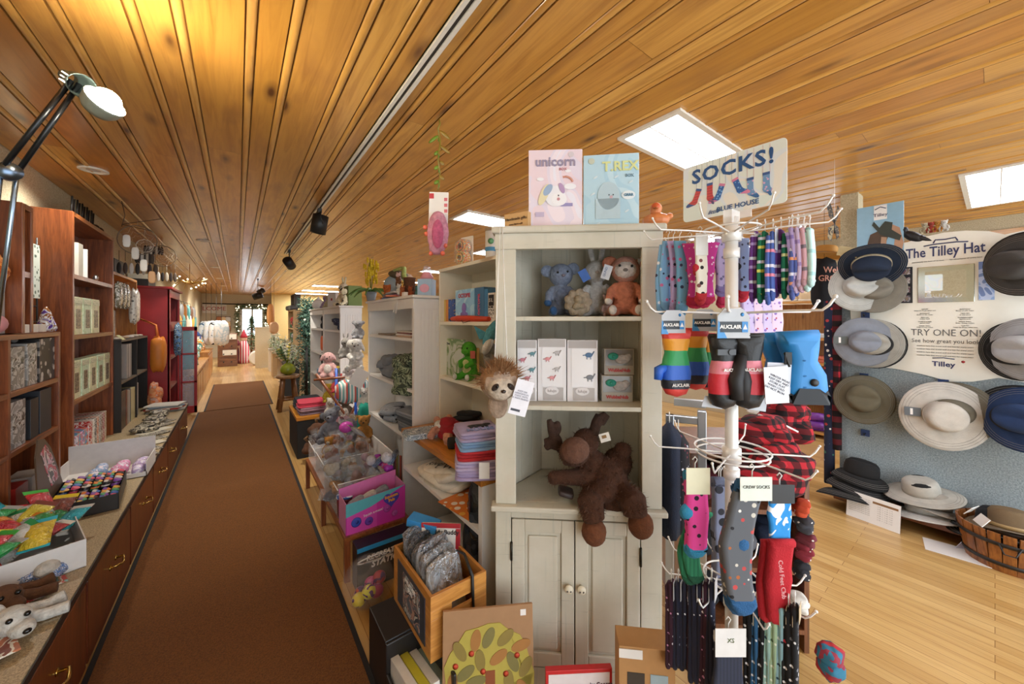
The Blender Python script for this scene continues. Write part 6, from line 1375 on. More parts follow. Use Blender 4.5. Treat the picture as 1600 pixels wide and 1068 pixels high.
# ---------------- sock rack ----------------
RD = 1.10
RP = atD(1143, 500, RD)      # pole axis
def rack():
 wm = plain('#eceae6', .3, .1, .03); t = thing('sock_rack', 'white metal spinner rack with hooks on four levels', 'rack', (RP.x, RP.y, 0)); k = RD/F
 zt = CAMH+160*k
 b = MB(); b.lathe([(.0175, .05), (.0175, zt)], 20); b.out('pole', wm, t)
 b = MB()
 for i in range(4): a = i*PI/2+.4; b.tube([(0, 0, .05), (.16*math.cos(a), .16*math.sin(a), .04), (.24*math.cos(a), .24*math.sin(a), .012)], .012, 8)
 b.out('foot', wm, t)
 for lv, (py, n, L, a0) in enumerate(((362, 10, .24, .1), (487, 6, .24, .35), (705, 6, .22, .2), (905, 8, .19, .0))):
  z = CAMH-(py-HZ)*k
  b = MB(); b.lathe([(.026, z-.03), (.026, z+.012), (.0178, z+.014)], 20); b.lathe([(.022, z-.08), (.022, z-.05)], 16); b.out('hub', wm, t)
  if lv != 1:
   b = MB(); rr = .10 if lv == 2 else .075; zz = z+.008
   b.tube([(rr*math.cos(2*PI*j/28), rr*math.sin(2*PI*j/28), zz) for j in range(28)], .0028, 6, True); b.out('ring', wm, t)
   if lv == 2: b = MB(); b.tube([(rr*.96*math.cos(2*PI*j/28), rr*.96*math.sin(2*PI*j/28), zz-.016) for j in range(28)], .0028, 6, True); b.out('ring', wm, t)
  for i in range(n):
   a = a0+2*PI*i/n; c, s = math.cos(a), math.sin(a); r = .0024 if lv != 1 else .0034
   b = MB(); b.tube([(c*.02, s*.02, z-.004), (c*L*.6, s*L*.6, z), (c*L*.94, s*L*.94, z), (c*L, s*L, z+.012), (c*(L+.012), s*(L+.012), z+.032)], r, 6); b.ell((c*(L+.012), s*(L+.012), z+.032), r*1.6, seg=8, rg=5); b.out('hook_arm', wm, t)
 b = MB(); b.box(-.028, -.012, zt-.02, .028, .012, zt+.02); b.out('sign_clamp', glass(alpha=.4), t)
rack()
def sign():
 L, R = atD(1068, 303, 1.30), atD(1230, 268, 1.07); z = (L.z+R.z)/2; d = R-L; a = math.atan2(d.y, d.x); w = math.hypot(d.x, d.y); h = .192; c = (L+R)/2; c.z = z-h/2
 t = thing('socks_sign', 'white plastic SOCKS! sign with painted hanging socks on top of the rack', 'sign', c, a)
 pts = []
 for cx, cz, s in ((w/2-.012, .012, -90), (w/2-.012, h-.012, 0), (-w/2+.012, h-.012, 90), (-w/2+.012, .012, 180)):
  for j in range(5): th = math.radians(s+22.5*j); pts.append((cx+.012*math.cos(th), cz+.012*math.sin(th)))
 b = MB(); b.prism(pts, -.0015, .0015); bd = b.out('board', patches(['#e3ebe6', '#dfe8ee', '#ebe9e2', '#dde9e4'], 6, .35), t)
 nv = plain('#25548c', .5, 0, .02)
 text('SOCKS!', .066, nv, bd, (.0, -.0025, h*.77), bold=.0016, space=1.12, depth=.0008)
 text('little', .019, nv, bd, (-.052, -.0025, h*.085), shear=.5, depth=.0006); text('BLUE HOUSE', .021, nv, bd, (.02, -.0025, h*.105), bold=.0004, depth=.0006)
 pal = [('#c8474a', '#3f5f9a', 1, '#c8474a'), ('#c8474a', '#3f5f9a', 0, '#c8474a'), ('#2f62a8', '#e08ab0', 1, '#7ab0e0'), ('#2f62a8', '#e08ab0', -1, '#7ab0e0'), ('#6f9ac8', '#3f6fa8', -1, '#dcaed0'), ('#6f9ac8', '#3f6fa8', 1, '#dcaed0')]
 xs = [-.32, -.205, -.075, .045, .19, .33]; zs = [.105, .115, .102, .108, .098, .102]
 for i, (c1, c2, fl, c3) in enumerate(pal):
  x = xs[i]*w; z0 = zs[i]; s = 1.0; n = 1
  M = TR(x, 0, z0) @ RY((.35 if i in (0, 2) else -.35 if i == 3 else 0)); 
  fp = sock_shape(.060, .017, .5, -1 if i in (0, 2) else 1) if i not in (1, 5) else sock_shape(.058, .018, .30, 1 if i == 5 else 1)
  b = MB(); b.prism(fp, -.0028, -.0016, M); s_ = b.out('sock_print', spots(c1, [c3], 110, .32, .5) if i > 1 else bands([c1, c1, '#a83a44'], 2, 110, .5), bd)
  zm = min(p[1] for p in fp)
  b = MB(); b.prism(clip_poly(fp, zmax=zm*.80), -.0034, -.0029, M); b.out('toe_print', plain(c2), s_)
  b = MB(); b.prism([(-.0095, -.007), (.0095, -.007), (.0095, .001), (-.0095, .001)], -.0034, -.0029, M); b.out('cuff_print', plain('#3f5f9a' if i < 2 or i > 3 else '#e08ab0'), s_)
  b = MB(); b.box(x-.009, -.0022, z0, x-.0084, -.0016, h-.004); b.box(x+.009, -.0022, z0, x+.0096, -.0016, h-.004); b.out('string_print', plain('#d8a0ac' if i > 3 else '#8a98a8'), s_)
 b = MB(); b.box(-.02, -.003, -.022, .06, .003, .004); b.out('holder', glass(alpha=.45), t)
sign()
HK = plain('#e8e6e2', .3)
def hang(px, py, D, L, w, m, lab, grp, rz=None, **k):
 p = atD(px, py, D); return sock(k.pop('nm', 'sock_pair'), lab, p, CAMROT if rz is None else rz, L, w, m, grp, hook=k.pop('hook', HK), **k)
def tier1():
 G1_ = 'winter socks on the upper right hooks'; k = F
 fi = [('#6a3a86', '#b09ad0'), ('#1f7a5a', '#e0e070'), ('#4a62a8', '#e08aa0'), ('#5f3480', '#c0b0dc'), ('#1d7554', '#d8e0a0'), ('#52609e', '#e09a70')]
 lab = ['purple snowflake sock leftmost on the upper right hook', 'green snowflake sock second from the left on the upper right hook', 'slate blue snowflake sock with a card, third on the upper right hook', 'purple and white sock fourth on the upper right hooks', 'green sock with yellow flecks fifth on the upper right hooks', 'blue and orange flecked sock sixth on the upper right hooks']
 for i, (a, c) in enumerate(fi):
  x = 1180+12.5*i; d = 1.12-.02*(i % 3)-.02*(i//3)
  hang(x+3, 362-3*(i//3), d, (.205-.012*(i//3)), .034, bands([a, a, a, c, a, a, '#d8d8e8', a], 2, 14, .95, .13*i), lab[i], G1_, rz=CAMROT+.75, shape='long', toe=cloth(a), card=(plain('#c9d4e4', .4) if i in (2, 5) else None), flip=-1, bend=.3, th=.011)
 for i, (c, a, l) in enumerate((('#b7a3d4', '#8f7cc0', 'lilac gripped sock on the outer right hook'), ('#d0bce0', '#a890cc', 'pale violet sock behind the lilac one on the outer right hook'), ('#e0b4c4', '#8a8090', 'pink lined sock with dark stripes on the outer right hook'), ('#bfe0dc', '#9cc8c8', 'mint sock rightmost on the outer hook'))):
  hang(1238+9*i, 356, 1.04-.01*i, .175-.004*i, .032, bands([c, c, c, a, c, c], 2, 16, .95, .2*i), l, 'pastel socks on the outer right hook', rz=CAMROT+.6, toe=cloth(c), flip=1, bend=.5, th=.012)
 # magenta / moose socks on the left
 mg = spots('#c83c94', ['#f0e8ee', '#e8c8dc'], 55, .22)
 for i, (x, y, d, l) in enumerate(((1078, 380, 1.22, 'magenta sock with white moose print, leftmost behind the pole'), (1112, 378, 1.20, 'magenta sock with white moose print, nearer the pole'), (1126, 382, 1.24, 'hot pink sock tucked behind the magenta ones'), (1100, 384, 1.26, 'deep pink sock at the back of the moose sock hook'))):
  hang(x, y, d, .205, .050, mg if i < 2 else cloth(['', '', '#e0407a', '#b8307a'][i]), l, 'magenta socks left of the pole', rz=CAMROT-.2+.15*i, toe=cloth('#c42a50'), flip=-1 if i % 2 else 1, bend=.4)
 hang(1094, 372, 1.16, .20, .036, spots('#ece6d8', ['#2a2426', '#7a4a4a'], 40, .24), 'cream sock with black moose print and red heel beside the magenta socks', 'magenta socks left of the pole', toe=cloth('#c8323a'), card=plain('#e4e4e0', .4), bend=.1, heel=cloth('#c8323a'))
 hang(1128, 372, 1.2, .18, .045, spots('#b5a6cc', ['#6a6488'], 45, .2), 'lavender dotted sock just left of the pole', 'grey lavender socks at the pole', toe=cloth('#8a7aae'), bend=.1)
 hang(1160, 372, 1.18, .195, .040, spots('#8fa0c4', ['#3a3a4a'], 45, .2), 'blue grey sock with a black and red toe just right of the pole', 'grey lavender socks at the pole', toe=cloth('#c8283a'), heel=cloth('#201f24'), bend=.1)
 for i, (x, c, l) in enumerate(((1044, '#7fb0d8', 'sky blue penguin sock nearest the cabinet side'), (1052, '#b6a4d4', 'lavender penguin sock beside the cabinet side'), (1062, '#6fa8cc', 'blue penguin sock with dark flecks left of the magenta socks'))):
  hang(x, 376, 1.30-.03*i, .25, .040, spots(c, ['#2e3450', '#e8ecf4', '#c86a9a'], 45, .25), l, 'penguin socks beside the cabinet', toe=cloth(c), bend=.2, flip=-1 if i == 0 else 1)
 for i in range(4):
  hang(1168+14*i, 466, 1.26, .16, .05, spots(['#cdbce0', '#e0c4d4'][i % 2], ['#b0405a', '#f0ecf4', '#8a6ab0'], 55, .25), ['lilac floral sock low behind the pole', 'pale pink cherry sock low behind the snowflake socks', 'lilac cherry sock low on the second level', 'pink floral sock nearest the blue mittens'][i], 'floral socks on the second level', bend=.1)
tier1()
def mitten_shape(L, w, fl=1):
 p = [(-w*.46, 0), (w*.46, 0), (w*.44, -L*.18), (w*.36, -L*.34), (w*.44, -L*.46), (w*.50, -L*.66), (w*.47, -L*.84), (w*.32, -L*.96), (0, -L), (-w*.32, -L*.96), (-w*.46, -L*.84), (-w*.50, -L*.64), (-w*.42, -L*.46), (-w*.36, -L*.34), (-w*.44, -L*.18)]
 return [(x*fl, z) for x, z in p]
def mitten(t, L, w, cols, M, fl=1, thumb=True, th=.045, name='mitten'):
 """cols: list of (z fraction end, material) from cuff to tip"""
 b = MB(); soft_prism(b, mitten_shape(L, w, fl), th, M); first = b.out(name, cols, t)
 if thumb:
  b = MB(); b.tube([M @ V3(fl*w*.34, 0, -L*.55), M @ V3(fl*w*.62, -.004, -L*.60), M @ V3(fl*w*.66, -.006, -L*.74)], [w*.16, w*.17, w*.13], 10); b.out('thumb', cols, first)
def card(px, py, D, w, h, rz, t0, lab, tx=True):
 p = atD(px, py, D); t = thing('glove_card', lab, 'card', p, rz); b = MB()
 b.prism([(-w/2, -h*.5), (w/2, -h*.5), (w/2*.96, h*.25), (w*.28, h*.5), (-w*.28, h*.5), (-w/2*.96, h*.25)], -.001, .001); b.out('card', plain('#b9bcc0', .4), t)
 b = MB(); b.box(-w*.42, -.002, -h*.30, w*.42, -.0012, h*.06); s = b.out('name_band', plain('#1d2024', .4), t)
 b = MB(); b.box(w*.24, -.003, -h*.30, w*.42, -.0022, h*.06); b.out('logo_square', plain('#2a84c8', .4), s); b = MB(); b.prism([(w*.33-.006, -h*.2), (w*.33+.006, -h*.2), (w*.33, -h*.02)], -.0038, -.003); b.out('logo_mark', WHT, s)
 b = MB(); b.prism([(-w*.5, -h*.5), (-w*.2, -h*.5), (-w*.46, h*.1)], -.002, -.0012); b.out('blue_corner', plain('#3a8fd0', .4), t)
 text('AUCLAIR', w*.155, WHT, t, (-w*.10, -.0024, -h*.12), bold=.0005, depth=.0004)
 b = MB(); b.lathe([(w*.06, 0), (.001, .0008)], 14, TR(w*.26, -.001, h*.30) @ RX(PI/2)); b.out('sticker', plain('#2a84c8'), t); return t
def tier2():
 def pk(px, D): return px*D/F
 rb = zband([(.14, '#d03a34'), (.32, '#e09a2a'), (.54, '#2f9a5a'), (.76, '#2a62c8'), (.90, '#1f2430'), (1, '#d0403c')], .20)
 for i, (px, py, D, w, L, l) in enumerate(((1056, 515, 1.12, .092, .205, 'rainbow striped child mitten nearest the cabinet'), (1086, 512, 1.18, .085, .20, 'second rainbow striped mitten behind the first'), (1103, 520, 1.22, .06, .19, 'third rainbow mitten half hidden by the black and red ones'))):
  t = thing('rainbow_mitten', l, 'mitten', atD(px, py, D), CAMROT+.1-.2*i, 'rainbow mittens'); mitten(t, L, w, rb, Matrix.Identity(4), -1, thumb=(i == 0))
  if i == 0: text('AUCLAIR', .013, WHT, t, (.0, -.028, -L*.81), bold=.0003)
 rd = zband([(.36, '#1f1e20'), (.53, '#d9808e'), (.80, '#c82a3a'), (1, '#1c1b1d')], .215)
 for i, (px, py, D, fl, rz, l) in enumerate(((1130, 521, 1.045, -1, .12, 'black mitten with pink and red panels, left one before the pole'), (1168, 520, 1.035, -1, -.25, 'black mitten with pink and red panels, right one before the pole'))):
  t = thing('ski_mitten', l, 'mitten', atD(px, py, D), CAMROT+rz, 'black and red ski mittens'); w, L = .085, .215
  pts = mitten_shape(L, w, fl); blk = plain('#1f1e20', .6)
  b = MB(); soft_prism(b, pts, .05); o = b.out('shell', rd, t)
  for z0, z1, c in ():
   q = [(x*.82-.006*fl, z) for x, z in clip_poly(clip_poly(pts, zmax=L*z0), zmin=L*z1)]
   b = MB(); soft_prism(b, q, .056); b.out('panel', plain(c, .5), o)
  text('AUCLAIR', .012, WHT, o, (0.004, -.030, -L*.47), bold=.0004)
  b = MB(); b.tube([(fl*-.01+.03*(1 if i == 0 else -1), -.01, -L*.30), (.04*(1 if i == 0 else -1), -.03, -L*.62), (.036*(1 if i == 0 else -1), -.034, -L*.86)], [.018, .020, .015], 10); b.out('thumb', blk, o)
  if i == 0: b = MB(); b.cb((-.012, -.028, -L*.235), (.055, .006, .016)); b.lathe([(.008, 0), (.008, .003)], 12, TR(-.0, -.031, -L*.235) @ RX(PI/2)); b.out('wrist_buckle', plain('#3a3a3c', .4), o)
  b = MB(); b.tube([(w*.45*math.cos(a*PI/8), .024*math.sin(a*PI/8), -.006) for a in range(16)], .005, 6, True); b.out('cuff_binding', blk, o)
 for i, (px, py, D, l) in enumerate(((1246, 518, 1.02, 'bright blue puffy mitten with a black tip, front one of the pair'), (1218, 520, 1.08, 'bright blue puffy mitten behind its pair, half hidden'))):
  t = thing('blue_mitten', l, 'mitten', atD(px, py, D), CAMROT-.15, 'bright blue mittens'); bl = plain('#1f86cf', .45); w, L = .108, .190
  p = [(-w*.48, 0), (w*.44, .006), (w*.46, -L*.25), (w*.42, -L*.42), (w*.62, -L*.62), (w*.66, -L*.84), (w*.48, -L*.98), (w*.1, -L), (-w*.28, -L*.97), (-w*.38, -L*.8), (-w*.34, -L*.55), (-w*.30, -L*.42), (-w*.44, -L*.22)]
  b = MB(); soft_prism(b, p, .06); o = b.out('shell', bl, t); b = MB(); soft_prism(b, clip_poly(p, zmax=-L*.85), .066, None, .001); b.out('tip', plain('#1d2026', .6), o)
  for z in (-.40, -.62, -.78): q = MB(); xs = [p_[0] for p_ in clip_poly(clip_poly(p, zmax=L*z), zmin=L*(z-.02))]; q.tube([(min(xs), -.0, L*z), (0, -.031, L*z-.002), (max(xs), -.0, L*z)], .0022, 6); q.out('stitch_line', plain('#1a72b4', .5), o)
  b = MB(); b.lathe([(.010, 0), (.010, .004), (.001, .005)], 16, TR(w*.22, -.030, -L*.72) @ RX(PI/2)); b.out('snap_tab', BLK, o)
  if i == 0: b = MB(); b.cb((-.04, -.03, -L*.38), (.016, .006, .034)); b.tube([(-.048, -.028, -L*.3), (-.04, -.036, -L*.5)], .003, 5); b.out('buckle_clip', BLK, o)
 p = atD(1214, 600, .99); t = thing('info_card', 'white printed care card hanging from the bright blue mittens', 'card', p, rot=(0, -.06, CAMROT)); b = MB(); b.box(-.034, -.001, -.052, .030, .001, .048); c = b.out('card', plain('#e6e8ee', .5), t)
 text('WINTER WEAR\nKEEP DRY AND\nSTORE FLAT\nWASH COLD\nDO NOT IRON', .0085, plain('#55586a'), c, (0, -.0016, .0), (PI/2, .5, 0), .0003)
 p = atD(1216, 595, 1.0); t = thing('info_card', 'second white card right behind the first at the blue mittens', 'card', p, rot=(0, .05, CAMROT)); b = MB(); b.box(-.03, .002, -.05, .036, .004, .05); b.out('card', plain('#d8dbe4', .5), t)
 card(1052, 503, 1.10, .078, .072, CAMROT+.1, None, 'grey header card with a blue corner over the rainbow mitten by the cabinet'); card(1101, 500, 1.14, .072, .068, CAMROT-.25, None, 'tilted grey header card between the rainbow and the black mittens'); card(1146, 505, 1.01, .092, .082, CAMROT, None, 'large grey header card in front of the pole over the black and red mittens')
 for i, (px, py) in enumerate(((1112, 628), (1180, 632))):
  p = atD(px, py, 1.06); single(MB().prism([(-.03, -.012), (.03, -.02), (.035, .02), (-.02, .018)], -.001, .001), 'paper_tag', plain('#c9ccd2', .5), ['grey paper tag showing under the left black mitten', 'grey paper tag showing under the right black mitten'][i], 'tag', p, CAMROT)
tier2()
def tier3():
 hang(1086, 735, .98, .232, .058, spots('#e04a9a', ['#2a1f2a'], 42, .26, 1), 'hot pink sock pair with black dots and teal toes', 'fuzzy dotted socks', toe=cloth('#3a9ac8'), heel=cloth('#3a9ac8'), cuff=cloth('#3a9ac8'), card=plain('#ece8c8', .5), th=.022, bend=.1, pair=2, shape='long')
 hang(1099, 800, 1.03, .20, .05, bands(['#1f6a4a', '#1f6a4a', '#2a7d58'], 0, 90), 'dark green ribbed socks under the dotted pink ones', 'green socks', toe=cloth('#1a5a40'), flip=-1, bend=.7)
 for i in range(2): hang(1126-3*i, 745, 1.20+.03*i, .36, .05, spots('#7a8098', ['#1f2026', '#1f2026', '#2c2d36'], 26, .34), ['long grey sock with black cats behind the pole', 'second long grey sock with black cats behind the first'][i], 'cat socks behind the pole', cuff=cloth('#6a7088'), bend=.05)
 hang(1175, 748, .90, .335, .072, spots('#5f6268', ['#a8623a', '#e6e2da', '#2a2a2e', '#b84a4a', '#c9c4b8'], 48, .27, 1), 'large grey sock pair printed with camping animals, with blue heel and toe', 'grey camping socks in front', toe=cloth('#2a5f92'), heel=cloth('#2f6598'), cuff=cloth('#2f6598'), card=plain('#dfe4d8', .5), cardtx=('CREW SOCKS', .0105, plain('#4a4a44')), bend=-.45, th=.020, cardh=.058, flip=1)
 p = atD(1181, 766, .885); b = MB(); b.cb((0, 0, 0), (.022, .001, .016)); single(b, 'card_picture', plain('#8fb84a', .5), 'green picture on the camping sock card', 'card', p, CAMROT) if 0 else None
 sk = patches(['#2f8fd6', '#2f8fd6', '#eef2f6'], 16, .9)
 hang(1218, 760, .98, .155, .060, sk, 'blue sock with white clouds under a black header card', 'cloud sock', card=plain('#17171a', .4), bend=.0, pair=1, cardh=.05)
 hang(1221, 842, .965, .225, .066, cloth('#c01f2c'), 'big red sock with white script and a yellow toe line hanging low on the right', 'red socks', bend=.2, flip=-1, th=.024, card=None, hook=False)
 p = atD(1222, 905, .93); t = thing('sock_lettering', 'white script lettering down the big red sock', 'lettering', p, CAMROT); text('Cold Feet Club', .016, plain('#e0a8ac'), t, (0, 0, 0), (PI/2, PI/2-.1, 0), .0006, name='script')
tier3()
def tier4():
 dk = spots('#23263a', ['#dfe2ea', '#23263a', '#8a90a8'], 60, .2, 1)
 for j in range(2):
  for i in range(4):
   hang(1049+11*i+36*j-(2*i*j), 908, 1.10-.012*i-.05*j, .26+.03*j, .034, dk if (i+j) % 3 else spots('#3a1f30', ['#c98ab0', '#e0d8e0'], 60, .2, 1), 'navy printed dress sock %s on the lower %s hook' % (['at the front', 'second from the front', 'third from the front', 'at the back'][3-i], ['left', 'middle'][j]), 'navy dress socks on the lowest level', rz=CAMROT+.9, card=plain('#d9dbe0', .4), cardh=.055, bend=.1)
 hang(1138, 985, .97, .30, .075, bands(['#262a3a', '#2c3144'], 0, 110), 'charcoal ribbed sock pair on a white card lettered XS in front of the pole', 'ribbed socks', card=plain('#e6e4e2', .4), cardtx=('XS', .016, plain('#5a6a3a')), cardh=.075, cuff=cloth('#d8d8dc'), bend=0)
 cc = [('#17181c', ['#e8e8ec', '#9a9aa0'], 'black sock with white print'), ('#2f5f8a', ['#e0e4ea', '#1a2a3a'], 'steel blue sock with white print'), ('#17181c', ['#d0d4da', '#606068'], 'black sock with grey print'), ('#9cc4c0', ['#e8f0ec', '#2a4a5a'], 'pale teal printed sock'), ('#a8c8a8', ['#e8f0e0', '#4a6a4a'], 'sage green printed sock'), ('#8fb8c4', ['#1f3a4a', '#e0e8ea'], 'teal dog sock'), ('#16171a', ['#e8e8ec', '#c83a4a'], 'black and red flecked sock'), ('#1f2024', ['#e8e8ec', '#808088'], 'charcoal sock with white print')]
 for i, (c, s, l) in enumerate(cc):
  hang(1172+10*i, 950-4*(i % 2), 1.02-.012*i, .28, .034, spots(c, s, 60, .24, 1), l+', %s on the lower right hook' % ['first', 'second', 'third', 'fourth', 'fifth', 'sixth', 'seventh', 'last'][i], 'printed socks on the lower right hook', rz=CAMROT+.8, card=plain('#c9b89a', .4), bend=.1, cardh=.04)
tier4()
def behind_rack():
 # grey garment rail, wooden bin case, coats
 gm = metal('#b9bcbe', .35)
 a, c = atD(1040, 640, 1.62), atD(1104, 640, 1.55)
 t = thing('garment_rail', 'square grey metal garment rail behind the sock rack', 'rack', (a.x, a.y, 0)); d = c-a; L = math.hypot(d.x, d.y); an = math.atan2(d.y, d.x); t.rotation_euler[2] = an; z1 = CAMH-150*1.58/F; 
 b = MB(); b.box(0, -.015, z1-.03, L, .015, z1); b.out('top_rail', gm, t, bev=.003); b = MB(); b.box(L-.035, -.018, 0, L, .018, z1+.03); b.out('upright', gm, t, bev=.003); b = MB(); b.box(0, -.018, 0, .035, .018, z1); b.out('upright', gm, t, bev=.003); b = MB(); b.box(L*.2, .05, z1+.03, L, .08, z1+.06); b.out('back_rail', gm, t); b = MB(); b.box(-.0, -.18, 0, .03, .18, .03); b.box(L-.03, -.18, 0, L, .18, .03); b.out('foot', gm, t)
 for i, (px, py, w, h, m, l) in enumerate(((1046, 660, .10, .42, cloth('#1b2438'), 'navy coat hanging right beside the corner cabinet'), (1060, 672, .09, .38, spots('#1d1d22', ['#d0d0d8', '#8a3a4a'], 40, .2, 1), 'black printed garment behind the navy coat'))):
  p = atD(px, py, 1.50+.03*i); t = thing('hanging_coat', l, 'coat', p, CAMROT+1.2); b = MB(); R = [(.0, w*.2), (-.05, w*.9), (-h*.4, w), (-h*.8, w*1.05), (-h, w*1.0)]
  b.rings([[V3(r*1.2*math.cos(2*PI*j/16), r*.45*math.sin(2*PI*j/16)*(1+.15*math.sin(j*2.3)), z) for j in range(16)] for z, r in R]); b.out('cloth', m, t); b = MB(); b.tube([(0, 0, 0), (0, 0, .03), (.012, 0, .042)], .002, 5); b.out('hanger_hook', HK, t)
 # brown bin case with clothes behind pole
 ctr = atD(1170, 760, 1.62); W_ = .50
 t = thing('wooden_bin_case', 'brown wooden case behind the sock rack holding folded knitwear', 'case', (ctr.x, ctr.y, 0), CAMROT-.1); mm = wood('#7d4a2a', '#53301a', 'Z')
 H = .86; D_ = .42
 for x in (-W_/2, W_/2-.02): b = MB(); b.box(x, 0, 0, x+.02, D_, H); b.out('side_panel', mm, t)
 for z in (.08, .34, .60, H-.02): b = MB(); b.box(-W_/2+.02, 0, z, W_/2-.02, D_, z+.02); b.out('shelf', mm, t)
 b = MB(); b.box(-W_/2, D_, 0, W_/2, D_+.01, H); b.out('back_panel', mm, t)
 M = Matrix.Translation((ctr.x, ctr.y, 0)) @ RZ(CAMROT-.1); R = random.Random(3)
 nm = ['red and black plaid', 'black', 'grey', 'burgundy', 'navy', 'brown']; ms = [plaid('#b0202c', '#5a1218', '#16090c', 22), cloth('#202024'), cloth('#6a6a70'), cloth('#6a1f2c'), cloth('#1f2a44'), cloth('#5a4030')]
 for z, lv in ((.10, 'bottom'), (.36, 'middle'), (.62, 'upper')):
  for i in range(3):
   k = R.randrange(6); q = M @ V3(-.16+.16*i, .15, z); heap('folded_knitwear', '%s knitwear %s on the %s shelf of the brown case' % (nm[k], ['at left', 'in the centre', 'at right'][i], lv), 'knitwear', q, (.15, .24, .17), CAMROT, ms[k], n=4)
 pm = ms[0]
 for i, (px, py, D, w, h, l) in enumerate(((1185, 690, 1.50, .24, .14, 'red and black plaid jacket heaped on the brown case behind the pole'), (1222, 660, 1.60, .22, .14, 'second plaid jacket heaped behind the first'), (1205, 740, 1.42, .25, .16, 'lower plaid jacket spilling from the brown case'))):
  p = atD(px, py, D); heap('plaid_jacket', l, 'jacket', (p.x, p.y, p.z-h/2), (w, w*.8, h*1.3), CAMROT, pm, n=6, jit=.05)
 p = atD(1208, 655, 1.48); single(MB().tube([(-.06, 0, .02), (0, -.01, .0), (.10, 0, -.05)], .004, 6), 'white_drawstring', WHT, 'white cord lying across the plaid jackets', 'cord', p, CAMROT)
 # bundles on the right edge
 bm_ = [('#b8482a', 'orange'), ('#3a3a40', 'charcoal'), ('#6a2a34', 'burgundy'), ('#7a2430', 'plaid red'), ('#2a2a30', 'black'), ('#d8d4cc', 'white')]
 for i, (px, py) in enumerate(((1252, 790), (1258, 815), (1259, 842), (1255, 858), (1252, 888), (1250, 940))):
  p = atD(px, py, 1.38); heap('sock_bundle', '%s sock bundle poking out at the right of the brown case' % bm_[i][1], 'socks', (p.x, p.y, p.z-.03), (.06, .07, .055), CAMROT, spots(bm_[i][0], ['#e0d8d0', bm_[i][0]], 60, .2, 1), n=3, group='sock bundles at the case edge')
behind_rack()
